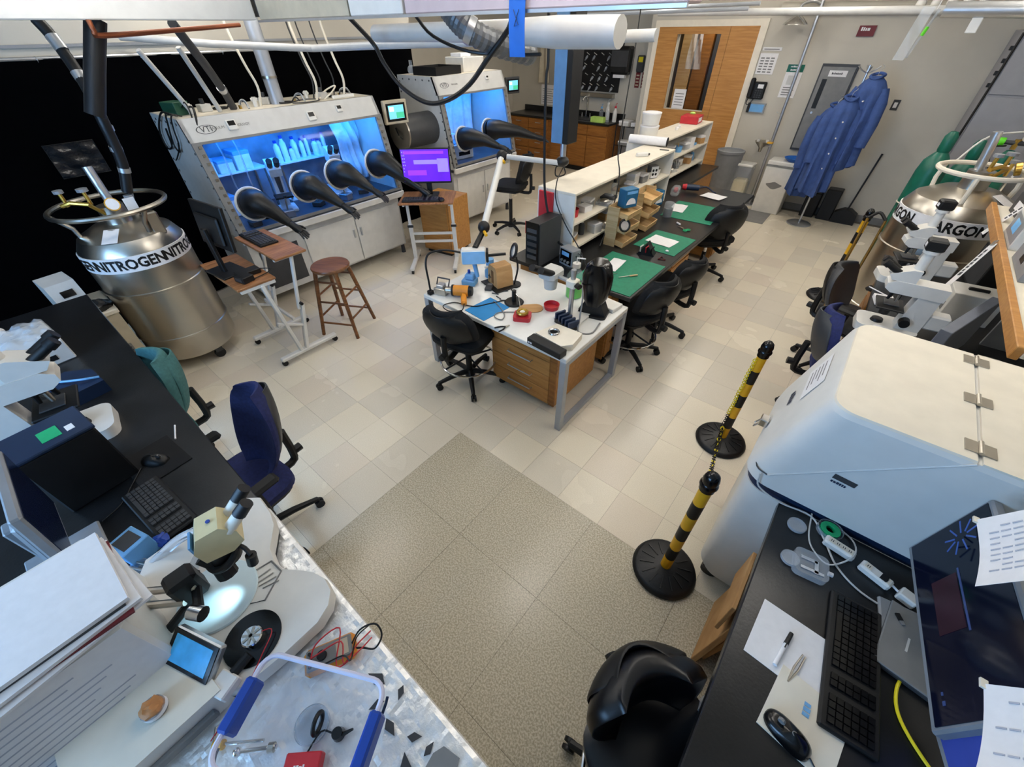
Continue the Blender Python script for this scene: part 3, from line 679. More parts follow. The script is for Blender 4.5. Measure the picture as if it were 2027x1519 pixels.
monitor('desktop_monitor', 'monitor showing a bright purple desktop wallpaper', (-4.03, 3.30, 0), math.radians(41), .56, .36, .99, 'scr_purple', -.06, zb=.84,
        scr_parts=[(.25, .78, .55, .68, 'scr_lilac'), (.75, .98, .3, .72, 'scr_lilac'), (.1, .5, .2, .36, 'scr_violet'), (.05, .9, .86, .95, 'scr_violet')] + [(.02, .035, .3+.1*k, .34+.1*k, 'paper') for k in range(7)] + [(.055, .07, .5+.1*k, .54+.1*k, 'paper') for k in range(5)])
keyboard('computer_keyboard', 'black keyboard in front of the purple screen', (-4.0, 3.14, .84), math.radians(41), .44, .15, nx=14, ny=5)
o = thing('computer_mouse', 'black mouse at the desk corner under the purple screen', 'mouse', (-3.80, 3.28, .84), .8); MB().sph((0, 0, .012), (.033, .055, .022), 12, 8).build('shell', 'black', o); MB().cyl((-.004, .03, .028), (.004, .03, .028), .008, n=8).build('wheel', 'dark_grey', o)
o = thing('wooden_cabinet', 'low oak cabinet standing behind the purple-screen desk', 'cabinet', (-4.28, 3.72, 0), math.radians(10))
MB().bb(-.24, .24, -.22, .22, .04, .72, ch=.004).build('body', 'oak', o); MB().bb(-.22, .22, -.238, -.22, .07, .69, ch=.003).build('door', 'oak', o); B(-.2, .2, -.2, .2, 0, .04).build('plinth', 'black', o)
# ================================================================= WOODEN STOOL
st = thing('wooden_stool', 'round-seated brown wooden stool in front of the long glovebox', 'stool', (-3.63, 1.66, 0), .5)
MB().lathe([(0, .655), (.15, .655), (.172, .665), (.178, .68), (.172, .693), (.15, .697), (0, .693)], n=36).build('seat', 'stool_wood', st)
lp = [(1, 1), (-1, 1), (-1, -1), (1, -1)]
def lpos(i, z): k = .105+(.66-z)/.66*.085; return V((lp[i][0]*k, lp[i][1]*k, z))
for i in range(4): MB().cyl(lpos(i, 0), lpos(i, .66), .017, .02, 10).build('leg', 'stool_wood', st)
for i in range(4):
    for z in ((.2, .42) if i % 2 else (.14, .36, .56)): MB().cyl(lpos(i, z), lpos((i+1) % 4, z), .010, n=8).build('rung', 'stool_wood', st)
# ================================================================= CHAIRS
def chair(lab, loc, rz, fab, zs=.47, bz0=.58, bz1=.98, bw=.42, arms=False, ring=False, shell='black', wheelrot=0.0, curve=.07, taper=.75, bt=.06, group='office chairs', lean=.10, chrome_wheel=False):
    """sitter faces local +Y"""
    t = thing('office_chair', lab, 'chair', loc, rz, group)
    def cush(cx, cy, w, d, z0, th, mat, name, n=10):
        mb = MB(); rings = [(0, .9), (.25, 1.0), (.75, 1.0), (1.0, .88)]
        N = 28; vs = []; fs = []
        for (f, s) in rings:
            for k in range(N):
                a = 2*PI*k/N; c, q = math.cos(a), math.sin(a); e = .45
                vs.append((cx+w/2*s*math.copysign(abs(c)**e, c), cy+d/2*s*math.copysign(abs(q)**e, q), z0+f*th))
        for i in range(3):
            for k in range(N): fs.append((i*N+k, i*N+(k+1) % N, (i+1)*N+(k+1) % N, (i+1)*N+k))
        fs += [tuple(range(N-1, -1, -1)), tuple(range(3*N, 4*N))]
        return mb.add(vs, fs).build(name, mat, t, ang=50)
    cush(0, .0, .46, .45, zs, .07, fab, 'seat'); cush(0, .0, .42, .41, zs-.03, .035, shell, 'seat_shell')
    # backrest: curved padded slab
    def back(off, th, mat, name, sc=1.0):
        mb = MB(); N = 16; K = 14; F = []; R = []
        for j in range(K+1):
            v = j/K; z = bz0+(bz1-bz0)*(.5+(v-.5)*sc)
            v = .5-.5*math.cos(v*PI); z = bz0+(bz1-bz0)*(.5+(v-.5)*sc)
            wid = bw*sc*(1-(1-taper)*abs(v-.42)**2*2.6)*max(.62, (1-abs(2*v-1)**3.2)**(1/3.2))
            for i in range(N+1):
                u = -math.cos(i/N*PI)
                x = u*wid/2; y = -.23-lean*(v-.3)+curve*u*u+off-.02*math.sin(v*PI)
                ed = ((1-abs(u)**3.5)*(1-abs(2*v-1)**3.5))**.6; F.append((x, y+th*.5*(.3+.7*ed), z)); R.append((x, y-th*.5*(.3+.7*ed), z))
        n = len(F); mb.v = F+R; W_ = N+1
        for j in range(K):
            for i in range(N):
                a = j*W_+i; mb.f.append((a, a+W_, a+W_+1, a+1)); mb.f.append((n+a, n+a+1, n+a+W_+1, n+a+W_))
        ed = [i for i in range(W_)]+[j*W_+N for j in range(1, K+1)]+[K*W_+i for i in range(N-1, -1, -1)]+[j*W_ for j in range(K-1, 0, -1)]
        for q in range(len(ed)): a, b = ed[q], ed[(q+1) % len(ed)]; mb.f.append((a, b, b+n, a+n))
        return mb.build(name, mat, t, ang=60)
    back(0, bt, fab, 'backrest'); back(-(bt/2+.012), .024, shell, 'back_shell', .88)
    MB().tube([(0, -.08, zs-.04), (0, -.28, zs-.05), (0, -.315, zs+.02), (0, -.30-lean*.1, bz0+.12)], .022, 8, k=3).build('back_support', 'black', t)
    MB().cyl((0, -.33, zs+.02), (0, -.37, zs+.02), .025, n=10).build('knob', 'black', t)
    MB().cyl((0, 0, .09), (0, 0, zs-.16), .026, n=12).build('column', 'black', t); MB().cyl((0, 0, zs-.2), (0, 0, zs-.03), .018, n=10).build('gas_lift', 'chrome', t)
    MB().bb(-.1, .1, -.12, .12, zs-.06, zs-.03, ch=.006).build('mechanism', 'black', t)
    MB().cyl((0, 0, .055), (0, 0, .12), .045, .035, 14).build('hub', 'black', t)
    for k in range(5):
        a = wheelrot+2*PI*k/5; c, s = math.cos(a), math.sin(a)
        lg = MB().tube([(c*.03, s*.03, .1), (c*.15, s*.15, .095), (c*.29, s*.29, .07)], [.024, .021, .016], 8).build('base_leg', 'black', t)
        w_ = MB(); n_ = V((-s, c, 0)).normalized(); p = V((c*.29, s*.29, .028))
        for q in (-.014, .014): w_.cyl(p+n_*(q-.008), p+n_*(q+.008), .028, n=12)
        w_.cyl(p, p+V((0, 0, .05)), .01, n=6); w_.build('caster', 'black', lg)
    if arms:
        for s in (-1, 1):
            MB().tube([(s*.12, 0, zs-.03), (s*.26, .0, zs-.02), (s*.275, .0, zs+.08), (s*.27, 0, zs+.2)], .017, 8, k=3).build('arm_post', 'black', t)
            MB().box((s*.27, .02, zs+.215), (.075, .27, .035), None, .014).build('armrest', 'black', t)
    if ring:
        r_ = MB().torus((0, 0, .22), .235, .009, 36, 8).build('foot_ring', 'chrome', t)
        for k in range(4):
            a = wheelrot+PI/4+k*PI/2; MB().cyl((math.cos(a)*.03, math.sin(a)*.03, .25), (math.cos(a)*.235, math.sin(a)*.235, .22), .008, n=6).build('ring_spoke', 'black', r_)
    return t
def face(dx, dy): return math.atan2(dy, dx)-PI/2
chair('black office chair with foot ring in front of the white work table', (-2.04, 1.85, 0), face(-.25, .97), 'black_fabric', .47, .53, .86, .46, ring=True, wheelrot=.3, taper=.85, bt=.07)
chair('black mesh-backed chair at the end of the white work table', (-1.15, 3.06, 0), face(-.93, .36), 'black_fabric', .46, .54, .88, .44, ring=True, wheelrot=-.6, taper=.85)
chair('black chair tucked at the island between the first two green mats', (-1.12, 3.62, 0), face(-.93, .36), 'black_fabric', .46, .54, .86, .42, wheelrot=.1, taper=.8)
chair('black chair at the far end of the island bench', (-1.22, 5.10, 0), face(-.75, .66), 'black_fabric', .46, .52, .92, .5, wheelrot=-.9, taper=.85, curve=.09)
chair('navy blue office chair with armrests beside the stereo microscope', (-1.97, .02, 0), face(.12, -.99), 'chair_blue', .44, .52, 1.0, .40, arms=True, shell='dark_grey', wheelrot=.65, taper=.55, bt=.05, lean=.14)
chair('teal office chair with armrests at the microscope bench', (-2.80, -.17, 0), face(.05, -1.0), 'chair_teal', .44, .52, .96, .42, arms=True, shell='chair_teal', wheelrot=.4, taper=.85, bt=.07, lean=.10)
chair('black vinyl drafting chair pushed up to the computer bench', (.29, .40, 0), face(.84, -.54), 'vinyl_black', .50, .60, .84, .42, ring=True, wheelrot=2.95, taper=.85, curve=.075, bt=.10, lean=.03)
chair('blue-backed chair beside the big white instrument housing', (.42, 3.12, 0), face(.97, .2), 'chair_blue', .5, .58, .98, .4, shell='dark_grey', wheelrot=.3, taper=.7)
chair('dark olive chair pushed under the right microscope bench', (.36, 4.0, 0), face(.95, -.3), 'dark_grey', .46, .54, .90, .44, wheelrot=.9, taper=.85, arms=True)
# ================================================================= LEFT BENCH
lb = thing('lab_bench', 'long black-topped bench with microscopes running to the nitrogen tank', 'bench', (-2.1, -.4, 0))
MB().bb(-2.05, 2.05, -.45, .44, .865, .90, ch=.004).build('worktop', 'epoxy', lb)
for k in range(5):
    x = -2.0+k*.82; 
    if k in (1, 2): continue
    u = MB().bb(x+.01, x+.76, -.42, .30, .08, .865).build('base_unit', 'beige', lb)
    MB().bb(x+.03, x+.74, .30, .318, .10, .60, ch=.003).build('door', 'beige', u); MB().bb(x+.03, x+.74, .30, .318, .62, .84, ch=.003).build('drawer', 'beige', u)
for x in (-1.15, .42): MB().bb(x-.025, x+.025, .25, .30, 0, .865).build('leg', 'grey_metal', lb); MB().bb(x-.025, x+.025, -.42, -.37, 0, .865).build('leg', 'grey_metal', lb)
# crumpled aluminium foil
mk('foil', '#F4F3F1', 0.42, 0.6, var=0.04, vs=25, bump=0.5, bs=38)
rf = random.Random(11); HT = [[rf.uniform(-1, 1) for _ in range(120)] for _ in range(60)]
def foilf(u, v):
    x = -1.34+u*1.24; y = -.62+v*.675; i, j = int(u*119), int(v*59); z = .9035+.0022*HT[j][i]
    if y > .04: z -= (y-.04)*1.2; y = .04+(y-.04)*.35+.003
    return (x, y, z)
tag(MB().grid(foilf, 110, 56, (0, 0, -.0008)).build('aluminium_foil', 'foil', ang=12), 'crumpled aluminium foil covering the end of the left bench', 'foil')
for k, (x, y, s) in enumerate(((-.52, -.02, .03), (-.47, -.06, .022), (-.44, .0, .018), (-.40, -.07, .024), (-.33, -.04, .02), (-.28, -.03, .018), (-.30, -.09, .03))):
    mb = MB().prism([(-s, -s*.4), (s*.2, -s*.6), (s, s*.1), (s*.1, s*.5)], 0, .0012)
    tag(mb.build('foil_scrap', 'dark_grey', None, (x, y, .9075), (0, 0, k*.9)), 'small dark flake on the foil, %s counting from the meter' % ('first second third fourth fifth sixth seventh'.split()[k]), 'flake', 'dark flakes on the foil')
tag(MB().prism([(-.035, -.02), (-.01, -.045), (.045, -.02), (.04, .03), (-.01, .035), (-.03, .012)], 0, .0015).build('film_scrap', 'mid_grey', None, (-.235, -.03, .908), (.05, 0, .3)), 'grey pointed piece of film on the foil at the bench edge', 'film')
# stereo microscope with broad sculpted base
sm = thing('stereo_microscope', 'cream stereo microscope with twin eyepieces on a broad pale base', 'microscope', (-1.08, -.2, .905))
out = [(-1.39, .01), (-1.35, .045), (-1.25, .04), (-1.19, .025), (-1.145, -.005), (-1.11, -.03), (-1.05, -.042), (-1.0, -.035), (-.95, .0), (-.91, .025), (-.86, .038), (-.81, .03), (-.775, -.0), (-.755, -.05), (-.755, -.16), (-.765, -.27), (-.80, -.315), (-.86, -.335), (-1.10, -.36), (-1.36, -.365), (-1.41, -.33), (-1.42, -.2), (-1.41, -.05)]
ol = [(x+1.08, y+.2) for x, y in out]
b_ = MB(); b_.prism([(x*.97, y*.97) for x, y in ol], 0, .02); bo = b_.build('underside', 'black', sm)
b_ = MB(); n = len(ol); b_.v = [(x*s, y*s, z) for (s, z) in ((1.0, .02), (1.0, .055), (.985, .066)) for x, y in ol]
for i in range(2):
    for k in range(n): b_.f.append((i*n+k, i*n+(k+1) % n, (i+1)*n+(k+1) % n, (i+1)*n+k))
b_.f.append(tuple(range(2*n, 3*n))); b_.f.append(tuple(range(n-1, -1, -1)))
if sum(ol[i][0]*ol[(i+1) % n][1]-ol[(i+1) % n][0]*ol[i][1] for i in range(n)) < 0: b_.f = [f[::-1] for f in b_.f]
b_.build('base', 'white', sm, ang=40)
mk('stage_white', '#CFE3EA', 0.3, var=0.02)
MB().lathe([(0, .064), (.115, .064), (.118, .07), (.115, .076), (0, .078)], (0, -.015, 0), 40).build('stage_plate', 'stage_white', sm)
tr = [(.16, .165), (.05, .14), (.02, .10), (.10, .03), (.2, .1)]
MB().tube([(.02, .15, .067), (.005, .07, .067), (.10, .035, .067), (.13, .075, .067), (.08, .155, .067), (.02, .15, .067)], .003, 6).build('groove_trim', 'mid_grey', sm)
for k in range(4): MB().cyl((.04+.016*k, .07+.006*k, .068), (.045+.02*k, .135, .069), .0022, n=6).build('tweezer_rod', 'steel', sm)
MB().lathe([(0, .064), (.08, .064), (.08, .07), (0, .071)], (.21, .0, 0), 36).build('dark_ring', 'black_gloss', sm)
h_ = MB().lathe([(0, .071), (.03, .071), (.03, .09), (.027, .094), (0, .094)], (.215, .003, 0), 28).build('hub', 'chrome', sm)
for k in range(4): MB().box((.215, .003, .095), (.05, .006, .004), (0, 0, k*PI/4)).build('hub_spoke', 'steel', h_)
# stand: pillar, boom rods, carriage
MB().cyl((-.12, -.16, .06), (-.12, -.16, .34), .02, n=14).build('pillar', 'chrome', sm)
for z, y in ((.17, -.10), (.145, -.145)): MB().cyl((-.20, y-.13, z), (.0, y+.07, z), .012, n=10).build('boom_rod', 'steel', sm)
MB().bb(-.075, .0, -.09, -.01, .11, .22, ch=.012).build('carriage', 'black', sm)
MB().cyl((-.06, -.02, .16), (.09, -.06, .16), .014, n=10).build('clamp_rod', 'black', sm); MB().cyl((.06, -.07, .165), (.095, -.05, .165), .022, n=12).build('clamp_knob', 'chrome', sm)
MB().cyl((.0, -.16, .08), (-.06, -.02, .09), .014, n=8).build('support_arm', 'black', sm)
MB().tube([(-.03, .03, .24), (.0, .05, .2), (.02, .045, .15)], .03, 10).build('focus_arm', 'black', sm)
MB().torus((.0, .075, .235), .055, .012, 28, 8, RX(.5)).build('holder_ring', 'black', sm)
MB().cyl((-.0, .075, .20), (-.0, .075, .275), .042, .046, 20).build('objective_barrel', 'black', sm)
HM = TR(.015, .10, .305) @ RZ(math.radians(72)) @ MX.Scale(.76, 4)
hd = xf(MB().prism([(-.075, -.045), (-.085, .03), (-.05, .10), (.03, .115), (.07, .06), (.07, -.01), (.02, -.045)], -.055, .055, RX(PI/2)), HM); hd.build('head', 'scope_cream', sm)
xf(MB().bb(-.091, -.083, -.04, .04, .035, .095), HM @ TR(0, 0, -.035)).build('front_plate', 'sky_blue', sm)
xf(MB().cyl((-.02, .065, .0), (-.02, .09, .0), .028, n=16), HM).build('zoom_knob', 'black', sm)
xf(MB().cyl((.0, -.0, .113), (.0, 0, .117), .008, n=12), HM).build('badge', 'blue_plastic', sm)
for s in (-.033, .033):
    e = xf(MB().cyl((.045, s, .06), (.115, s*1.15, .13), .024, .022, 14), HM).build('eyepiece_tube', 'cream', sm)
    xf(MB().cyl((.108, s*1.14, .123), (.15, s*1.2, .165), .026, .024, 14), HM).build('eyepiece', 'black', e)
MB().cyl((.08, .125, .235), (.08, .115, .195), .016, n=12).build('lamp_head', 'black', sm); MB().tube([(.02, .09, .25), (.05, .12, .26), (.08, .126, .235)], .007, 6, k=3).build('lamp_arm', 'black', sm)
l = bpy.data.lights.new('stage_lamp', 'SPOT'); l.energy = 5; l.color = (.55, .85, 1.0); l.spot_size = math.radians(38); l.spot_blend = .9; l.shadow_soft_size = .012
lo = bpy.data.objects.new('stage_lamp', l); C.objects.link(lo); lo.location = (-1.0, -.085, 1.095); lo['kind'] = 'helper'
lo.rotation_euler = (V((-1.045, -.225, .98))-V((-1.0, -.085, 1.095))).to_track_quat('-Z', 'Y').to_euler()
o = thing('clear_hose', 'clear corrugated hose looping behind the stereo microscope', 'hose', (-1.33, -.2, .98)); MB().tube([(-.06, -.13, -.03), (-.03, -.02, .03), (.04, .05, .07), (.09, .02, .05), (.10, -.04, .0)], .016, 8, k=5).build('tube', 'clear_plastic', o)
# thin red and black leads lying over the base
o = tag(MB().tube([(-.74, -.39, .93), (-.76, -.27, .975), (-.80, -.2, .985), (-.84, -.15, .99), (-.865, -.2, 1.0)], .0016, 5, k=5).build('red_lead', 'red', None), 'thin red lead lying across the dark ring of the microscope base', 'lead')
# small tilted touch screen
o = thing('handheld_screen', 'small tilted screen with a blue display beside the dark ring', 'display', (-.93, -.315, .97), .9, rot=(.0, .0, .35))
mk('scr_cyan', '#3C9BD6', 0.25, var=0.15, vs=20, emit='#3A93CC', es=0.3)
tm = TR(0, 0, .05) @ RX(-.95)
xf(MB().bb(-.085, .085, -.012, .012, -.05, .05, ch=.005), tm).build('case', 'alu', o); xf(MB().bb(-.082, .082, -.016, -.012, -.047, .047), tm).build('bezel', 'black_gloss', o); xf(MB().bb(-.068, .068, -.0172, -.016, -.036, .036), tm).build('screen', 'scr_cyan', o)
MB().bb(.09, .15, -.06, .0, 0, .03, ch=.004).build('plug_block', 'white', o); MB().cyl((.12, -.0, .015), (.13, .05, .02), .014, n=10).build('connector', 'black', o)
# low white power unit with peach-lidded jar
o = thing('power_unit', 'low white instrument box carrying the jar of peach putty', 'instrument', (-.92, -.47, .905))
MB().prism([(-.12, -.16), (.125, -.16), (.125, .16), (.02, .15), (-.10, .10), (-.12, .06)], 0, .095).build('body', 'white', o); MB().prism([(-.12, -.16), (.125, -.16), (.125, .16), (.02, .15), (-.10, .10), (-.12, .06)], .095, .098).build('top_skin', 'paper_old', o)
MB().bb(.125, .14, -.1, .12, .02, .05, ch=.003).build('front_strip', 'mid_grey', o)
o = thing('jar', 'small jar of crumpled peach putty standing on the white power unit', 'jar', (-.88, -.435, 1.003)); MB().lathe([(0, 0), (.026, 0), (.028, .005), (.028, .025)], n=24).build('cup', 'clear_plastic', o); MB().lathe([(.029, .008), (.029, .02)], n=24).build('label_band', 'paper', o)
pm = MB().sph((0, 0, .024), (.026, .026, .02), 16, 10); pm.v = [(x+.003*math.sin(y*300), y+.003*math.sin(z*400), z+.003*math.sin(x*350)) for x, y, z in pm.v]; pm.build('putty', 'peach', o)
# tall white cabinet box with papers on top
o = thing('white_instrument_cabinet', 'white instrument cabinet standing under the stack of papers', 'cabinet', (-1.17, -.55, .905))
MB().bb(-.18, .19, -.22, .20, 0, .345, ch=.012).build('body', 'white', o)
ps = MB().bb(.1905, .192, -.20, .19, .03, .335).build('printed_notice', 'paper', o)
for k in range(11): B(.192, .1926, -.15+.004*(k % 3), .12-.05*((k*7) % 4)/2, .05+k*.024, .0545+k*.024).build('printed_line', 'print_grey', ps)
stk = [(-1.145, -.49, 1.252, .03, .25, .20, 'paper', 'white sheet pile'), ]
for k, (dx, dy, rz_, th, mt, nm, lb_) in enumerate(((.03, .02, .10, .008, 'paper', 'paper_stack', 'lowest loose white sheets of the pile on the cabinet'), (.015, .0, -.06, .006, 'maroon', 'folder', 'dark red folder inside the paper pile on the cabinet'), (.02, .01, .05, .010, 'paper', 'paper_stack', 'middle white sheets of the pile on the cabinet'), (.0, -.01, -.02, .006, 'dark_grey', 'folder', 'dark folder inside the paper pile on the cabinet'), (.0, -.0, -.0, .012, 'paper', 'paper_stack', 'topmost blank white sheets of the pile on the cabinet'))):
    z0 = 1.2505+[0, .008, .014, .024, .030][k]
    tag(MB().bb(-.14, .14, -.19, .185, 0, th*.96).build(nm, mt, None, (-1.14+dx, -.50+dy, z0), (0, 0, rz_+.02)), lb_, 'papers', 'papers piled on the cabinet')
# clear bin with blue handles
bn = thing('clear_bin', 'clear plastic storage bin with blue latch handles on the foil', 'bin', (-.545, -.20, .908), math.radians(28))
def rrect(w, d, r, n=5):
    out_ = []
    for cx, cy, a0 in ((w/2-r, d/2-r, 0), (-w/2+r, d/2-r, PI/2), (-w/2+r, -d/2+r, PI), (w/2-r, -d/2+r, 1.5*PI)):
        for k in range(n+1): a = a0+PI/2*k/n; out_.append((cx+r*math.cos(a), cy+r*math.sin(a)))
    return out_
mk('bin_plastic', '#DCE4F0', 0.15, var=0, alpha=0.24)
bw_, bd_, bh_ = .36, .24, .13
bm_ = MB(); lo_ = rrect(bw_*.88, bd_*.86, .03); hi_ = rrect(bw_, bd_, .04); n = len(lo_)
bm_.v = [(x, y, 0) for x, y in lo_]+[(x, y, bh_) for x, y in hi_]; bm_.f = [tuple(range(n-1, -1, -1))]+[(k, (k+1) % n, n+(k+1) % n, n+k) for k in range(n)]
bm_.build('tub', 'bin_plastic', bn); MB().tube([(x, y, bh_) for x, y in hi_], .007, 8, closed=True).build('rim', 'purple_tape', bn)
MB().tube([(x*1.035, y*1.05, bh_-.03) for x, y in hi_[12:]+hi_[:2]], .004, 6).build('rim_seal', 'navy_paint', bn)
for s in (-1, 1): MB().bb(s*bw_/2-.016, s*bw_/2+.016, -.06, .06, bh_-.045, bh_+.012, ch=.006).build('latch_handle', 'blue_plastic', bn)
o = thing('petri_dish', 'round clear dish lid inside the clear bin', 'dish', (-.565, -.2, .912)); MB().lathe([(0, 0), (.045, 0), (.046, .014), (.043, .014), (.042, .003), (0, .003)], n=28).build('shell', 'clear_plastic', o)
o = thing('optic_ring', 'black lens ring standing in the clear bin', 'lens ring', (-.545, -.185, .95), rot=(0, PI/2, .6)); MB().torus((0, 0, 0), .024, .006, 24, 8).build('ring', 'black', o)
o = thing('webcam_lens', 'small black lens on a cable in the clear bin', 'camera', (-.492, -.165, .915), .6); MB().cyl((0, 0, .0), (0, 0, .022), .017, .014, 16).build('barrel', 'black_gloss', o); MB().tube([(-.015, 0, .01), (-.05, .0, .006), (-.07, -.05, .006), (-.09, -.07, .01)], .0025, 5, k=4).build('cable', 'black', o); MB().cyl((.014, 0, .012), (.04, .012, .02), .006, .003, 8).build('plug', 'black', o)
o = thing('red_card_box', 'red card box with white print in the clear bin', 'box', (-.50, -.26, .912), .75); MB().bb(-.045, .045, -.03, .03, 0, .035, ch=.003).build('carton', 'red', o); xf(marks(.014, 4, 3), TR(0, 0, .0357)).build('print', 'paper', o)
# multimeter
o = thing('multimeter', 'orange-framed multimeter with red and black leads beside the bin', 'multimeter', (-.672, -.075, .908), math.radians(63))
MB().bb(-.075, .075, -.038, .038, 0, .03, ch=.012).build('holster', 'orange', o); MB().bb(-.066, .066, -.030, .030, .028, .035, ch=.004).build('face', 'mid_grey', o); MB().bb(.02, .055, -.022, .022, .0352, .0362).build('display', 'beige', o); MB().cyl((-.02, 0, .035), (-.02, 0, .043), .014, n=16).build('dial', 'black', o)
for k in range(3): MB().cyl((-.055, -.018+.018*k, .035), (-.055, -.018+.018*k, .038), .005, n=8).build('jack', 'black', o)
for k, mt in enumerate(('red', 'red', 'black')): MB().tube([(-.055, -.018+.018*k, .04), (-.03, .03-.03*k, .055), (.04, .05-.04*k, .05), (.02+.02*k, -.05, .045), (.08, -.03+.02*k, .03), (.12, .0+.02*k, .01)], .0022, 5, k=5).build('test_lead', mt, o)
tag(MB().tube([(-.64, -.03, .93), (-.645, .02, .96), (-.62, .06, .965), (-.585, .055, .95), (-.58, .02, .93), (-.615, -.005, .925), (-.65, -.04, .93)], .0028, 6, k=6).build('black_lead', 'black', None), 'black test lead looping out over the bench edge', 'lead')
# yellow-capped rod tool at lower edge
o = thing('gas_torch', 'thin metal rod with a yellow grip lying by the power unit', 'tool', (-.70, -.37, .93), .5); MB().cyl((-.02, 0, .0), (.10, .03, .012), .004, n=8).build('rod', 'chrome', o); MB().cyl((-.03, -.004, -.002), (-.005, .002, .002), .012, n=12).build('grip', 'yellow', o); MB().cyl((-.03, -.004, 0), (-.05, .03, .0), .005, n=8).build('lever', 'steel', o)
o = thing('probe_holder', 'chrome probe tip cluster beside the clear bin', 'probe', (-.63, -.32, .925), .8); MB().cyl((-.05, 0, 0), (.05, .0, .0), .006, n=8).build('rod', 'chrome', o); MB().sph((-.05, 0, 0), .012, 10, 7).build('ball', 'chrome', o); MB().cyl((.03, 0, 0), (.045, 0, 0), .012, n=10).build('collar', 'steel', o)
# ================================================================= LEFT BENCH, FAR PART
monitor('bench_monitor', 'dark monitor on the left bench behind the keyboard, next to the papers', (-1.70, -.47, 0), PI, .40, .30, 1.0, 'scr_navy', .10, body='grey_metal', zb=.90)
def mouse_shell(a, b, h):
    mb = MB(); N = 28; K = 6
    for j in range(K+1):
        f = j/K; s = math.cos(f*PI/2)**.45 if j < K else .02
        for k in range(N):
            t_ = 2*PI*k/N; c, q = math.cos(t_), math.sin(t_)
            mb.v.append((a*s*math.copysign(abs(c)**.75, c), b*s*math.copysign(abs(q)**.75, q), h*f*(1-.22*q*f)))
    for j in range(K):
        for k in range(N): mb.f.append((j*N+k, j*N+(k+1) % N, (j+1)*N+(k+1) % N, (j+1)*N+k))
    mb.f += [tuple(range(N-1, -1, -1)), tuple(range(K*N, K*N+N))]
    return mb
o = thing('camera_controller', 'black instrument case with a grey top edge and green sticker', 'instrument', (-2.04, -.35, .90), .12)
MB().bb(-.10, .10, -.13, .11, 0, .29, ch=.006).build('case', 'black', o); MB().bb(-.10, .104, -.134, .114, .29, .305, ch=.004).build('top_plate', 'navy_paint', o)
mk('sticker_green', '#17A86A', 0.5, var=0.1); B(-.02, .06, -.03, .03, .3055, .3065).build('sticker', 'sticker_green', o); B(.02, .06, .045, .07, .3055, .3065).build('sticker', 'paper', o)
keyboard('computer_keyboard', 'grey-keyed keyboard lying on the left bench in front of the dark monitor', (-1.675, -.235, .90), math.radians(6), .36, .135, 'black', 'dark_grey', 16, 6)
o = tag(MB().bb(-.125, .125, -.10, .10, 0, .004, ch=.001).build('mouse_pad', 'black_fabric', None, (-1.97, -.165, .9005), (0, 0, .1)), 'black mouse pad on the left bench', 'mouse pad')
o = thing('computer_mouse', 'black mouse lying on the left bench mouse pad', 'mouse', (-1.965, -.165, .905), -.9); mouse_shell(.032, .057, .036).build('shell', 'black', o); MB().cyl((-.004, .03, .033), (.004, .03, .033), .009, n=8).build('wheel', 'dark_grey', o)
tag(MB().tube([(-1.96, -.22, .91), (-1.90, -.27, .905), (-1.82, -.33, .905), (-1.78, -.40, .91)], .003, 5, k=5).build('mouse_cable', 'black', None), 'black mouse cable trailing to the dark monitor', 'cable')
tag(MB().cyl((-2.04, -.06, .906), (-2.14, -.03, .906), .004, n=8).build('pen', 'paper', None), 'pale pen lying beside the mouse pad', 'pen')
o = thing('tissue_box', 'small grey-blue open box beside the stereo microscope hose', 'box', (-1.52, -.345, .90), .3); MB().bb(-.05, .05, -.045, .045, 0, .09, ch=.003).build('carton', 'sky_blue', o); B(-.035, .035, -.03, .03, .0905, .0915).build('opening', 'dark_grey', o)
o = thing('blue_glove_ball', 'crumpled blue nitrile glove by the keyboard', 'glove', (-1.50, -.275, .92), .3); pm = MB().sph((0, 0, 0), (.03, .022, .018), 14, 8); pm.v = [(x+.005*math.sin(y*260), y+.005*math.sin(z*300), z+.004*math.sin(x*240)) for x, y, z in pm.v]; pm.build('crumple', 'blue_plastic', o)
o = thing('pipette_tip_tray', 'clear tray with steel rods behind the stereo microscope', 'tray', (-1.42, -.36, .905), .5); MB().bb(-.06, .06, -.04, .04, 0, .02, ch=.003).build('tray', 'clear_plastic', o)
for k in range(3): MB().cyl((-.05, -.02+.02*k, .025), (.05, -.02+.02*k, .025), .004, n=6).build('rod', 'steel', o)
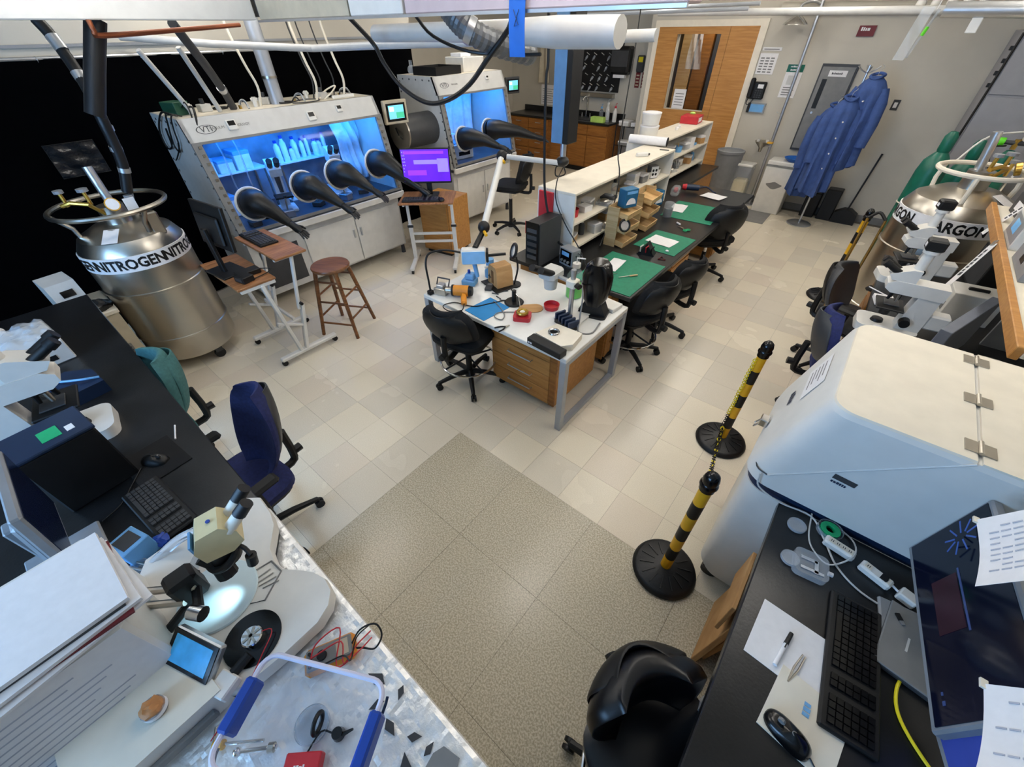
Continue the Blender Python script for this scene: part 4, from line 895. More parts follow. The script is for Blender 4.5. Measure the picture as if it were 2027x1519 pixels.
def microscope(lab, loc, rz, cam_=True, body='white', group=None):
    """compound microscope, eyepieces toward local +Y"""
    t = thing('compound_microscope', lab, 'microscope', loc, rz, group)
    MB().prism(rrect(.24, .36, .05), 0, .055).build('base', body, t)
    MB().prism([(-.18, .05), (-.04, .05), (-.05, .2), (-.06, .30), (-.18, .30)], -.055, .055, TR(0, 0, 0) @ MX(((0, 0, 1, 0), (1, 0, 0, 0), (0, 1, 0, 0), (0, 0, 0, 1)))).build('arm', body, t)
    MB().prism([(-.19, .30), (.10, .30), (.14, .325), (.14, .36), (.10, .385), (-.19, .385)], -.06, .06, MX(((0, 0, 1, 0), (1, 0, 0, 0), (0, 1, 0, 0), (0, 0, 0, 1)))).build('head_arm', body, t)
    MB().prism([(-.0, .385), (.13, .385), (.16, .42), (.05, .47), (-.0, .47)], -.055, .055, MX(((0, 0, 1, 0), (1, 0, 0, 0), (0, 1, 0, 0), (0, 0, 0, 1)))).build('observation_head', body, t)
    for s in (-.032, .032):
        e = MB().cyl((s, .10, .425), (s*1.1, .19, .475), .021, .019, 14).build('eyepiece_tube', 'black', t); MB().cyl((s*1.1, .185, .472), (s*1.12, .215, .488), .025, .023, 14).build('eyecup', 'black_rubber', e)
    MB().lathe([(.05, .29), (.055, .30), (.055, .302), (0, .302)], (0, .05, 0), 20).build('nosepiece', 'black', t)
    for k in range(4):
        a = k*PI/2+.4; MB().cyl((.028*math.cos(a), .05+.028*math.sin(a), .29), (.034*math.cos(a), .05+.034*math.sin(a), .235), .013, .009, 10).build('objective', ('steel', 'black')[k % 2], t)
    MB().bb(-.11, .09, -.03, .13, .19, .205, ch=.004).build('stage', 'black', t); MB().bb(-.05, .05, .0, .09, .205, .212, ch=.002).build('slide_holder', 'dark_grey', t)
    MB().cyl((0, .05, .185), (0, .05, .12), .035, .03, 16).build('condenser', 'black', t); MB().cyl((0, .06, .055), (0, .06, .075), .04, .035, 18).build('field_lens', 'black', t)
    for s in (-1, 1): MB().cyl((s*.055, -.07, .12), (s*.105, -.07, .12), .032, .03, 18).build('focus_knob', 'black', t)
    MB().bb(-.05, .05, -.30, -.18, .09, .2, ch=.012).build('lamp_housing', body, t)
    if cam_:
        MB().cyl((0, .02, .47), (0, .02, .58), .032, .03, 18).build('photo_tube', body, t); MB().cyl((0, .02, .58), (0, .02, .60), .045, n=18).build('tube_collar', body, t)
        c = MB().bb(-.045, .045, -.03, .07, .60, .67, ch=.01).build('camera_head', 'black', t); B(-.02, .02, .0695, .0705, .62, .645).build('camera_badge', 'paper', c)
    return t
microscope('white compound microscope with camera on the left bench', (-2.43, -.37, .90), -.15)
microscope('white compound microscope with black stage nearest the argon tank', (.46, 4.0, .90), PI/2+.25).scale = (.85, .85, .85)
microscope('white compound microscope with camera beside the grey screen', (.43, 3.13, .90), PI/2+.1).scale = (.85, .85, .85)
o = thing('bagged_device', 'grey device box wrapped in clear plastic on the left bench', 'device', (-3.38, -.33, .90), .1); MB().bb(-.2, .16, -.12, .12, 0, .13, ch=.006).build('box', 'offwhite_metal', o)
pm = MB(); rq = random.Random(4); HH = [[rq.uniform(0, 1) for _ in range(40)] for _ in range(40)]
pm.grid(lambda u, v: (-.21+u*.34, -.125+v*.25, .135+.035*HH[int(u*14)][int(v*10)]*(1 if .05 < u < .95 and .05 < v < .95 else 0)), 14, 10, (0, 0, -.001)); pm.build('plastic_wrap', 'bag', o); B(.161, .163, -.05, .05, .03, .06).build('slot', 'black', o)
o = thing('blue_tool_roll', 'dark blue instrument cover beside the bagged device', 'cover', (-2.82, -.25, .90), .4); MB().prism([(-.12, -.08), (.1, -.1), (.14, .05), (-.02, .1), (-.14, .04)], 0, .07).build('cover', 'navy_paint', o); MB().tube([(-.1, -.05, .075), (.05, .0, .09), (.1, .06, .075)], .006, 6, k=3).build('piping', 'sky_blue', o)
o = thing('paper_roll', 'short white roll at the back of the left bench', 'roll', (-3.75, -.44, .96)); MB().cyl((-.06, 0, 0), (.06, 0, 0), .03, n=18).build('roll', 'paper', o); MB().cyl((-.061, 0, 0), (.061, 0, 0), .012, n=10).build('core', 'cardboard', o); B(-.05, .05, -.03, .03, -.06, -.028).build('cradle', 'black', o)
# beige cabinet between bench end and tank
o = thing('beige_cabinet', 'beige steel cabinet with a vent panel beside the nitrogen tank', 'cabinet', (-4.42, -.04, 0)); MB().bb(-.24, .22, -.18, .17, .04, .68, ch=.004).build('body', 'beige', o); MB().bb(-.25, .235, -.19, .18, .68, .72, ch=.01).build('top', 'cream', o)
dv = B(.221, .226, -.10, .11, .18, .42).build('vent_panel', 'mid_grey', o); 
for k in range(8): B(.226, .230, -.09, .10, .2+k*.026, .208+k*.026).build('louver', 'dark_grey', dv)
B(.221, .226, -.08, .09, .53, .545).build('slot', 'dark_grey', o)
for x in (-.2, .18):
    for y in (-.14, .13): MB().cyl((x, y, 0), (x, y, .04), .02, n=8).build('foot', 'black', o)
o = thing('meter_unit', 'tilted white meter box with a dark display on the beige cabinet', 'meter', (-4.44, -.06, .72), rot=(0, 0, .15)); MB().prism([(-.14, 0), (.08, 0), (.03, .22), (-.14, .24)], -.09, .09, RX(PI/2)).build('housing', 'offwhite_metal', o); xf(MB().bb(-.0015, .0015, -.035, .045, -.025, .025), TR(.053, 0, .14) @ RY(-.22)).build('display', 'black_gloss', o)
o = thing('plastic_bag', 'crumpled dark plastic bag on the beige cabinet top', 'bag', (-4.27, .04, .72)); pm = MB().sph((0, 0, .035), (.07, .1, .04), 16, 10); pm.v = [(x+.012*math.sin(y*70+z*50), y+.012*math.sin(z*90+x*40), max(.0, z+.012*math.sin(x*80+y*30))) for x, y, z in pm.v]; pm.build('bag', 'black_gloss', o)
# ================================================================= RIGHT COMPUTER BENCH
rb_ = thing('computer_bench', 'black-topped computer bench with keyboard in the near corner', 'bench', (.62, .35, 0))
MB().bb(-.37, .55, -1.0, 1.035, .86, .90, ch=.004).build('worktop', 'epoxy', rb_)
u = B(-.18, .5, .55, 1.02, .06, .86).build('base_unit', 'oak', rb_)
for x in (-.3, .48):
    for y in (-.95, .30): B(x-.025, x+.025, y-.025, y+.025, 0, .86).build('leg', 'grey_metal', rb_)
B(.46, .5, -.95, .55, .2, .8).build('back_panel', 'oak', rb_)
keyboard('computer_keyboard', 'full-size black keyboard on the computer bench', (.555, .905, .90), -PI/2+.08, .43, .14, 'black', 'black_gloss', 20, 6)
B(0, 0, 0, 0, 0, 0) if False else None
tag(B(-.1, .1, -.095, .105, 0, .0016).build('paper_sheet', 'paper', None, (.40, .835, .9005), (0, 0, -.05)), 'white sheet holding the marker and tweezers', 'paper')
o = thing('marker_pen', 'black-capped marker lying on the white sheet', 'marker', (.388, .825, .908), 1.42); MB().cyl((-.065, 0, 0), (.02, 0, 0), .0062, n=12).build('barrel', 'paper', o); MB().cyl((.015, 0, 0), (.06, 0, 0), .007, .006, 12).build('cap', 'black', o); MB().bb(.0, .05, -.0015, .0015, .006, .009).build('clip', 'black', o)
o = thing('tweezers', 'steel tweezers lying on the white sheet', 'tweezers', (.43, .79, .904), 1.35)
for s in (-1, 1): MB().tube([(-.05, s*.001, 0), (0, s*.006, .002), (.055, s*.004, .001)], [.0016, .003, .002], 6).build('arm', 'steel', o)
tag(B(-.09, .09, -.085, .11, 0, .004).build('mouse_pad', 'paper_old', None, (.475, .66, .9005), (0, 0, -.12)), 'cream mouse pad under the black mouse on the computer bench', 'mouse pad')
xf(marks(.022, 3, 5), TR(.475, .70, .9056) @ RZ(-1.6)).build('x', 'sky_blue').name = 'pad_logo'
bpy.data.objects['pad_logo'].parent = bpy.data.objects['mouse_pad.001'] if 'mouse_pad.001' in bpy.data.objects else None
bpy.data.objects['pad_logo'].matrix_parent_inverse = (TR(.475, .66, .9005) @ RZ(-.12)).inverted()
o = thing('computer_mouse', 'glossy black mouse on the cream mouse pad', 'mouse', (.445, .61, .905), 1.3); mouse_shell(.033, .06, .037).build('shell', 'black_gloss', o); MB().cyl((-.004, .028, .035), (.004, .028, .035), .009, n=10).build('wheel', 'mid_grey', o); MB().cyl((0, -.005, .038), (0, -.005, .0395), .006, n=12).build('badge', 'mid_grey', o)
tag(MB().tube([(.49, .605, .91), (.53, .575, .904), (.60, .53, .903), (.70, .52, .903)], .0022, 5, k=5).build('mouse_cable', 'black', None), 'mouse cable running off the cream pad', 'cable')
for k, (x, y, r, nm) in enumerate(((.325, 1.30, .03, 'clear petri dish near the power strips, closer to the housing'), (.335, 1.145, .028, 'clear petri dish beside the glass block'))):
    o = thing('petri_dish', nm, 'dish', (x, y, .901), group='petri dishes on the computer bench'); MB().lathe([(0, 0), (r, 0), (r, .012), (r-.002, .012), (r-.002, .002), (0, .002)], n=32).build('dish', 'clear_plastic', o); MB().lathe([(r+.002, .004), (r+.002, .014), (0, .0155)], n=32).build('lid', 'bag', o)
o = thing('tape_reel', 'green reel in a clear round case behind the first power strip', 'reel', (.425, 1.355, .901), 0); MB().lathe([(0, 0), (.042, 0), (.042, .02), (.04, .02), (.039, .002), (0, .002)], n=32).build('case', 'clear_plastic', o); MB().lathe([(.015, .003), (.033, .003), (.033, .018), (.015, .018), (.015, .003)], n=28).build('tape', 'sticker_green', o)
o = thing('glass_block', 'clear plastic slide box with metal clips', 'slide box', (.395, 1.155, .901), .15); MB().prism(rrect(.105, .10, .02), 0, .028).build('block', 'bag', o)
for (x, y, w_, h) in ((-.01, .01, .05, .012), (.012, -.012, .012, .05), (.0, -.03, .07, .01)): B(x-w_/2, x+w_/2, y-h/2, y+h/2, .0285, .034).build('clip', 'alu', o)
MB().cyl((.055, .0, .015), (.068, 0, .015), .008, n=8).build('connector', 'paper', o)
def strip(lab, a, b, n):
    a, b = V(a), V(b); d = b-a; L_ = d.length
    o = thing('power_strip', lab, 'power strip', tuple((a+b)/2), math.atan2(d.y, d.x)); MB().bb(-L_/2, L_/2, -.02, .02, 0, .03, ch=.006).build('body', 'white_gloss', o)
    for k in range(n):
        x = -L_/2+.02+k*(L_-.04)/max(1, n-1); q = B(x-.010, x+.010, -.012, .012, .030, .0315).build('socket', 'cream', o); B(x-.004, x-.002, -.006, .004, .0315, .0320).build('slot', 'black', q); B(x+.002, x+.004, -.006, .004, .0315, .0320).build('slot', 'black', q)
    return o
strip('white power strip nearest the green reel', (.415, 1.30, .901), (.51, 1.285, .901), 4)
s2_ = strip('white power strip with a black switch beside the monitor', (.53, 1.275, .901), (.62, 1.245, .901), 2); B(.01, .03, -.012, .012, .03, .034).build('switch', 'black', s2_)
o = thing('plug_adapter', 'white plug block at the foot of the big monitor', 'plug', (.665, 1.235, .901), -.3); MB().bb(-.025, .025, -.02, .02, 0, .035, ch=.004).build('body', 'white', o); MB().tube([(-.025, 0, .015), (-.04, .005, .015), (-.05, .008, .015)], .004, 6).build('cord', 'paper', o)
tag(MB().tube([(.14, 1.385, .99), (.16, 1.375, .93), (.25, 1.37, .906), (.36, 1.38, .906), (.42, 1.30, .906), (.47, 1.22, .905), (.55, 1.17, .905), (.66, 1.16, .905)], .0035, 6, k=5).build('grey_cable', 'offwhite_metal', None), 'grey cable running from the housing past the power strips', 'cable')
tag(MB().tube([(.36, 1.395, .906), (.37, 1.29, .904), (.395, 1.235, .904), (.45, 1.21, .904), (.50, 1.27, .936), (.50, 1.36, .91), (.43, 1.40, .906)], .003, 6, k=6).build('looped_cable', 'offwhite_metal', None), 'looped grey cable around the green reel', 'cable')
tag(MB().tube([(.74, 1.02, .906), (.69, .99, .906), (.665, .92, .906), (.68, .84, .906), (.76, .76, .906), (.85, .72, .906)], .0045, 8, k=6).build('yellow_cable', 'yellow_b', None), 'yellow network cable curling on the computer bench', 'cable')
o = thing('laptop', 'closed grey laptop under the big monitor', 'laptop', (.70, 1.065, .9005), -.12); MB().bb(-.09, .12, -.12, .12, 0, .018, ch=.004).build('case', 'dark_grey', o); MB().bb(-.09, .12, -.12, .12, .018, .024, ch=.003).build('lid', 'mid_grey', o); B(-.03, -.024, -.03, .02, .0242, .0246).build('logo', 'offwhite_metal', o)
o = thing('usb_stick', 'small black and silver memory stick on the laptop lid', 'usb stick', (.65, 1.13, .9255), -1.0); B(-.022, .0, -.006, .006, 0, .006).build('body', 'black', o); B(0, .013, -.005, .005, .001, .005).build('plug', 'alu', o)
mk('scr_night', '#090C1C', 0.12, var=0.4, vs=2.2, emit='#0A1230', es=0.10); mk('scr_mark', '#31539E', 0.3, var=0, emit='#2A4580', es=0.2); mk('scr_bar', '#3B4C7A', 0.3, var=0, emit='#2B3658', es=0.15); mk('scr_red', '#2B1620', 0.3, var=0.2, emit='#2A1622', es=.3)
mon = monitor('bench_monitor', 'large monitor with a dark night-sky picture on the computer bench', (.665, 1.10, 0), -PI/2+.14, .58, .33, .98, 'scr_night', -.08, body='grey_metal', zb=.90,
    scr_parts=[(.28, .62, .52, .54, 'scr_bar'), (.3, .6, .2, .5, 'scr_red'), (.9, .92, .12, .15, 'scr_bar'), (.86, .875, .12, .14, 'scr_bar')])
for k in range(9):
    a = k*2*PI/9+.2; m_ = TR(-.19, -.0035, .98+.235) ; 
    xf(MB().box((math.cos(a)*.032, 0, math.sin(a)*.045), (.04, .001, .005), (0, -a, 0)), m_ @ RX(0)).build('screen_ray', 'scr_mark', bpy.data.objects[[c for c in mon.children if c.name.startswith('screen')][0].name])
monitor('bench_monitor', 'second monitor with blue windows at the frame corner', (.80, .60, 0), -PI/2+.30, .52, .32, .95, 'scr_win', -.10, body='grey_metal', zb=.90, scr_parts=[(.1, .25, .6, .8, 'scr_bar'), (.3, .7, .1, .5, 'scr_red'), (.1, .9, .86, .95, 'scr_mark')]) if mk('scr_win', '#2C3C84', 0.2, var=0.2, vs=6, emit='#2F3F8C', es=0.45) else None
def hung(lab, pts, lines):
    """hanging sheet through four corners TL TR BR BL with a slight curl"""
    a, b, c, d = [V(p) for p in pts]; nn = (b-a).cross(d-a).normalized()
    f = lambda u, v: tuple((a.lerp(b, u)).lerp(d.lerp(c, u), v)+nn*.012*math.sin(v*PI)*math.cos(u*2))
    t = thing('hanging_notice', lab, 'paper', tuple(a)); MB().grid(f, 6, 8, tuple(nn*-.0008)).build('sheet', 'paper', t, tuple(-a))
    mb = MB()
    for k in range(lines):
        v = .14+k*.72/lines
        for q in range(6):
            if (q*5+k*3) % 7 == 0: continue
            u0, u1 = .12+q*.125, .12+q*.125+.10
            P4 = [V(f(u_, v_))+nn*s_ for s_ in (-.0025, -.0015) for u_, v_ in ((u0, v), (u1, v), (u1, v+.016), (u0, v+.016))]; mb.add(P4, [(0, 1, 2, 3), (7, 6, 5, 4), (0, 4, 5, 1), (1, 5, 6, 2), (2, 6, 7, 3), (3, 7, 4, 0)])
    mb.build('printed_lines', 'print_grey', t, tuple(-a))['kind'] = 'stuff'
    MB().box((0, 0, 0), (.012, .02, .006)).build('tape', 'paper_old', t)
    return t
hung('printed sheet taped to the upper edge of the big monitor', [(.60, 1.24, 1.335), (.68, 1.24, 1.52), (.68, 1.03, 1.50), (.60, 1.02, 1.325)], 9)
hung('blank printed sheet hanging over the second monitor', [(.615, .785, 1.315), (.69, .785, 1.45), (.69, .58, 1.44), (.60, .575, 1.30)], 3)
for k, (y0, y1, x, tl) in enumerate(((1.0, 1.34, .30, .05), (1.04, 1.30, .33, .10))):
    o = thing('flattened_carton', ('outer flattened brown carton leaning under the computer bench', 'inner brown carton leaning under the computer bench')[k], 'cardboard', (x, (y0+y1)/2, 0), 0, group='cartons under the computer bench'); w_ = y1-y0
    xf(MB().bb(-.012, .012, -w_/2, w_/2, 0, .66, ch=.002), RY(tl)).build('panel', 'cardboard', o); xf(MB().bb(-.03, -.014, -w_/2, w_/2-.05, .42, .64, ch=.002), RY(tl-.05)).build('flap', 'cardboard', o)
# ================================================================= BIG WHITE HOUSING
en = thing('instrument_housing', 'large pale instrument housing with hinged lid on the right', 'instrument', (.6, 1.74, 0))
def ring_pts(x0, x1, y0, y1, r, n=7):
    p = [(x1, y1)]
    for k in range(n+1): a = PI/2+PI/2*k/n; p.append((x0+r+r*math.cos(a), y1-r+r*math.sin(a)))
    for k in range(n+1): a = PI+PI/2*k/n; p.append((x0+r+r*math.cos(a), y0+r+r*math.sin(a)))
    p.append((x1, y0)); return p
def loft(rings):
    mb = MB(); n = len(rings[0][0]); 
    for pts, z in rings: mb.v += [(x-.6, y-1.74, z) for x, y in pts]
    for i in range(len(rings)-1):
        for k in range(n): mb.f.append((i*n+k, i*n+(k+1) % n, (i+1)*n+(k+1) % n, (i+1)*n+k))
    mb.f.append(tuple(range(n-1, -1, -1))); mb.f.append(tuple(range((len(rings)-1)*n, len(rings)*n)))
    return mb
EY0, EY1 = 1.395, 2.07
mk('housing_paint', '#DAD8D2', 0.42, var=0.02)
loft([(ring_pts(.14, 1.25, EY0+.01, EY1-.01, .09), .12), (ring_pts(.12, 1.25, EY0, EY1, .09), .16), (ring_pts(.10, 1.25, EY0, EY1, .09), .885)]).build('base_body', 'housing_paint', en, ang=25)
loft([(ring_pts(.105, 1.25, EY0+.004, EY1-.004, .09), .885), (ring_pts(.105, 1.25, EY0+.004, EY1-.004, .09), .93)]).build('belt', 'navy_paint', en, ang=25)
loft([(ring_pts(.085, 1.25, EY0-.004, EY1, .10), .93), (ring_pts(.095, 1.25, EY0-.004, EY1, .10), 1.0), (ring_pts(.195, 1.25, EY0-.004, EY1, .075), 1.38), (ring_pts(.205, 1.25, EY0+.004, EY1-.008, .07), 1.395)]).build('hood', 'housing_paint', en, ang=25)
loft([(ring_pts(.205, .57, EY0+.004, EY1-.008, .07), 1.395), (ring_pts(.208, .57, EY0+.008, EY1-.012, .068), 1.402)]).build('lid_top', 'cream', en, ang=25)
B(-.018, .65, EY0+.004-1.74, EY1-.008-1.74, 1.395, 1.402).build('rear_top', 'cream', en)
MB().tube([(.165-.6, EY0-.004-1.74, .995), (.57-.6, EY0-.004-1.74, 1.398)], .0035, 6).build('lid_seam', 'offwhite_metal', en)
MB().tube([(.105-.6, EY0+.10-1.74, .99), (.12-.6, EY0+.02-1.74, .99), (.165-.6, EY0-.003-1.74, .993)], .003, 6, k=4).build('seam_corner', 'dark_grey', en)
for k, y in enumerate((1.465, 1.73, 2.0)):
    h_ = MB().cyl((.575-.6, y-.03-1.74, 1.408), (.575-.6, y+.03-1.74, 1.408), .006, n=10).build('hinge', 'steel', en)
    for s in (-1, 1): MB().bb(.575-.6+s*.006, .575-.6+s*.036, y-.027-1.74, y+.027-1.74, 1.402, 1.406).build('hinge_plate', 'steel', h_)
mm = frame_m((.365-.6, EY0-.0055-1.74, 1.125), (1, 0, -.06), (0, .02, 1))
xf(MB().bb(-.035, .035, .0, .022, 0, .001), mm).build('name_plate', 'dark_grey', en); xf(marks(.016, 6, 7), mm @ TR(0, -.013, .0008)).build('lettering', 'navy_paint', en)
fm_ = frame_m((.146-.6, 1.78-1.74, 1.19), (0, -1, 0), (.1, 0, .38))
xf(MB().bb(-.11, .11, -.0, .13, .004, .0048), fm_).build('taped_notice', 'paper', en)
for k in range(5): xf(MB().bb(-.08, .06-.02*(k % 3), .02+k*.02, .026+k*.02, .0048, .0052), fm_).build('printed_line', 'mid_grey', en)
xf(marks(.045, 4, 9), fm_ @ TR(.02, -.08, .0045)).build('lettering', 'navy_paint', en)
MB().bb(.055-.6, .09-.6, 1.68-1.74, 1.73-1.74, .97, 1.01, ch=.004).build('latch', 'chrome', en); MB().tube([(.06-.6, 1.69-1.74, .98), (.045-.6, 1.69-1.74, .95), (.045-.6, 1.72-1.74, .95), (.06-.6, 1.72-1.74, .98)], .004, 6).build('latch_bail', 'chrome', en)
for x, y in ((.2, 1.48), (.2, 1.98), (1.15, 1.48), (1.15, 1.98)):
    c = MB().bb(x-.6-.04, x-.6+.04, y-1.74-.03, y-1.74+.03, .06, .125).build('caster', 'dark_grey', en); MB().cyl((x-.6, y-1.74-.018, .045), (x-.6, y-1.74+.018, .045), .045, n=16).build('wheel', 'black', c)
# ================================================================= WHITE WORK TABLE
tb = thing('work_table', 'white-topped work table with steel frame and an oak drawer unit below', 'table', (-1.78, 2.265, 0))
tx, ty = .712, .435
MB().bb(-tx, tx, -ty, ty, .665, .70, ch=.004).build('table_top', 'white_gloss', tb)
for x in (-tx+.025, tx-.025):
    for y in (-ty+.025, ty-.025): MB().bb(x-.025, x+.025, y-.025, y+.025, 0, .665, ch=.003).build('leg', 'grey_metal_l', tb)
    MB().bb(x-.022, x+.022, -ty+.05, ty-.05, .0, .04, ch=.003).build('floor_rail', 'grey_metal_l', tb)
    MB().bb(x-.02, x+.02, -ty+.05, ty-.05, .625, .665).build('top_rail', 'grey_metal_l', tb)
du = thing('drawer_unit', 'oak drawer unit with wire handles under the white work table', 'drawers', (-1.545, 2.265, 0))
MB().bb(-.32, .32, -.285, .31, .06, .63, ch=.003).build('carcass', 'oak', du)
zz = [(.065, .205), (.21, .345), (.35, .485), (.49, .625)]
for k, (a, b) in enumerate(zz):
    d_ = MB().bb(-.318, .318-.055, -.303, -.285, a, b, ch=.003).build('drawer', 'oak', du); zc = (a+b)/2+.02
    MB().tube([(-.13, -.303, zc), (-.13, -.33, zc), (.1, -.33, zc), (.1, -.303, zc)], .005, 6).build('handle', 'alu', d_)
MB().bb(-.36, .30, -.32, -.29, .585, .655, ch=.003).build('pencil_drawer', 'oak', du); MB().tube([(-.16, -.32, .62), (-.16, -.345, .62), (.05, -.345, .62), (.05, -.32, .62)], .005, 6).build('handle', 'alu', du)
B(.266, .32, -.3, -.285, .06, .63).build('corner_stile', 'oak_dark', du)
for x in (-.26, .26):
    for y in (-.22, .25): MB().cyl((x-.012, y, .03), (x+.012, y, .03), .03, n=12).build('caster', 'black', du)
T0 = .7005
def box_thing(name, lab, cat_, loc, rz, d, mat, extra=None, group=None, ch=.003):
    o = thing(name, lab, cat_, loc, rz, group); MB().bb(-d[0]/2, d[0]/2, -d[1]/2, d[1]/2, 0, d[2], ch=ch).build('body', mat, o)
    for e in (extra or []): e[1].build(e[0], e[2], o)
    return o
tag(B(-.11, .11, -.135, .135, 0, .004).build('silicone_mat', 'blue_mat', None, (-1.915, 1.985, T0), (0, 0, -.1)), 'bright blue silicone mat at the front of the white table', 'mat')
o = thing('heat_gun', 'orange heat gun with a steel nozzle lying on the white table', 'heat gun', (-2.22, 2.0, T0), .55)
MB().cyl((-.06, 0, .05), (.07, 0, .05), .042, .045, 18).build('barrel', 'orange', o); MB().cyl((-.06, 0, .05), (-.12, 0, .05), .03, .026, 16).build('nozzle', 'steel', o); MB().cyl((-.055, 0, .05), (-.07, 0, .05), .046, n=18).build('collar', 'black', o); MB().cyl((.07, 0, .05), (.10, 0, .05), .043, .036, 16).build('rear_cap', 'black', o); MB().box((.05, -.10, .03), (.045, .15, .04), (0, 0, .25), .012).build('grip', 'orange', o)
MB().tube([(.07, -.17, .03), (.06, -.24, .01), (-.04, -.25, .008), (-.10, -.18, .008), (-.02, -.12, .008), (.14, -.16, .008), (.26, -.1, .008), (.40, -.02, .008)], .0045, 6, k=5).build('cord', 'black', o)
o = thing('bench_vise', 'small steel vise with a dark bracket at the table corner', 'vise', (-2.37, 1.93, T0), .3); MB().bb(-.05, .05, -.035, .035, 0, .06, ch=.004).build('block', 'steel', o); MB().bb(-.03, .03, -.03, .03, .06, .09, ch=.004).build('jaw', 'alu', o); MB().tube([(-.06, .03, .06), (-.06, .06, .11), (.05, .06, .11), (.05, .03, .06)], .007, 6).build('bracket', 'dark_grey', o); MB().cyl((-.07, 0, .03), (-.05, 0, .03), .014, n=10).build('screw', 'chrome', o)
o = thing('gooseneck', 'black flexible gooseneck clamped to the corner of the white table', 'gooseneck', (-2.44, 1.87, T0)); MB().tube([(0, 0, 0), (-.005, .0, .12), (-.02, .01, .26), (-.01, .06, .33), (.06, .18, .33), (.16, .33, .27)], .008, 8, k=5).build('neck', 'black', o); MB().bb(-.02, .02, -.025, .02, 0, .035, ch=.004).build('clamp', 'black', o)
o = box_thing('remote_meter', 'small black handheld meter lying in the middle of the white table', 'meter', (-2.13, 2.25, T0), .5, (.06, .11, .02), 'dark_grey', [('display', B(-.02, .02, .01, .045, .0203, .021), 'mid_grey')])
o = thing('blue_clamp', 'light blue vise clamp behind the heat gun', 'clamp', (-2.31, 2.2, T0), .4); MB().bb(-.06, .06, -.05, .05, 0, .05, ch=.008).build('base', 'sky_blue', o); MB().bb(-.03, .05, -.04, .04, .05, .10, ch=.01).build('jaw', 'sky_blue', o); MB().cyl((.0, 0, .1), (.0, 0, .13), .012, n=10).build('screw', 'blue_plastic', o)
o = thing('blue_nozzle', 'pale blue nozzle block beside the open carton on the table', 'fixture', (-2.27, 2.42, T0), 0); MB().lathe([(.05, 0), (.05, .05), (.035, .09), (.035, .16), (0, .17)], n=20).build('body', 'sky_blue', o); MB().cyl((0, -.03, .1), (0, -.06, .1), .012, n=10).build('port', 'white', o)
o = thing('open_carton', 'brown cardboard carton with a black star print on the table', 'carton', (-2.10, 2.36, T0+.012), -.35)
MB().prism([(-.085, 0), (.085, 0), (.075, .13), (.05, .17), (-.05, .17), (-.075, .13)], -.075, .075, RX(PI/2)).build('carton', 'cardboard', o); MB().bb(-.02, .02, -.0765, -.0755, .02, .13).build('tape_strip', 'cardboard_in', o); xf(MB().prism([(0, .03), (.008, .008), (.03, .0), (.008, -.01), (0, -.035), (-.01, -.01), (-.03, 0), (-.008, .01)], 0, .001), TR(-.05, -.0755, .06) @ RX(PI/2)).build('star_print', 'black', o)
tag(MB().bb(-.13, .13, -.12, .12, 0, .010, ch=.003).build('tray', 'black', None, (-2.10, 2.36, T0), (0, 0, -.3)), 'flat black tray beneath the cardboard carton', 'tray')
pc = thing('computer_tower', 'black computer tower standing behind the white table by the shelf', 'computer', (-2.03, 2.86, 0.752), .0); pc.scale = (.72, .78, .95); MB().bb(-.10, .10, -.20, .22, 0, .40, ch=.006).build('case', 'black', pc); fp = MB().bb(.101, .106, -.19, .21, .02, .41).build('side_panel', 'dark_grey', pc); MB().bb(-.09, .09, -.207, -.2, .02, .41).build('front_panel', 'black_gloss', pc); B(-.1, -.096, -.2071, -.2, .3, .41).build('red_trim', 'red', pc)
for k in range(5): MB().bb(-.07, .07, -.21, -.206, .08+k*.06, .115+k*.06).build('drive_bay', 'dark_grey', pc)
o = thing('magnifier_lamp', 'round magnifier on a thin stand beside the carton', 'magnifier', (-2.0, 2.42, T0), -.6); MB().torus((0, 0, .30), .055, .012, 28, 8, RX(1.25)).build('rim', 'black', o); xf(MB().cyl((0, 0, -.004), (0, 0, .004), .048, n=24), TR(0, 0, .30) @ RX(1.25)).build('lens', 'bag', o); MB().tube([(0, .02, .25), (.01, .03, .15), (0, .0, .0)], .008, 8, k=3).build('post', 'black', o); MB().cyl((0, 0, 0), (0, 0, .012), .06, n=20).build('foot', 'black', o)
o = thing('helping_hand', 'black round base with clamp arms in the middle of the table', 'clamp stand', (-1.81, 2.19, T0), 0); MB().lathe([(0, 0), (.075, 0), (.078, .008), (.07, .016), (0, .018)], n=28).build('base', 'black', o); MB().cyl((0, 0, .018), (0, 0, .11), .018, n=12).build('post', 'black', o); MB().tube([(0, 0, .09), (.06, -.02, .08), (.09, -.04, .02)], .006, 6).build('arm', 'chrome', o); MB().tube([(0, 0, .07), (-.05, .03, .09), (-.08, .06, .06)], .005, 6).build('arm', 'black', o)
o = thing('solder_spool', 'red tray holding a coil of wire on the white table', 'wire spool', (-1.615, 2.05, T0), .5); MB().prism(rrect(.13, .11, .02), 0, .035).build('tray', 'red', o); MB().torus((0, 0, .055), .034, .014, 24, 8).build('coil', 'brass', o); MB().cyl((0, 0, .035), (0, 0, .06), .02, n=16).build('core', 'cream', o)
tag(MB().prism(rrect(.12, .19, .055), 0, .006).build('wooden_paddle', 'cardboard', None, (-1.65, 2.2, T0), (0, 0, -.8)), 'rounded brown board beside the red wire tray', 'board')
o = thing('pliers', 'black cutting pliers lying open near the table edge', 'pliers', (-1.635, 1.875, T0+.004), -.3)
for s in (-1, 1): MB().tube([(0, 0, .004), (s*.02, -.03, .004), (s*.03, -.075, .004)], .006, 6, k=3).build('handle', 'black', o)
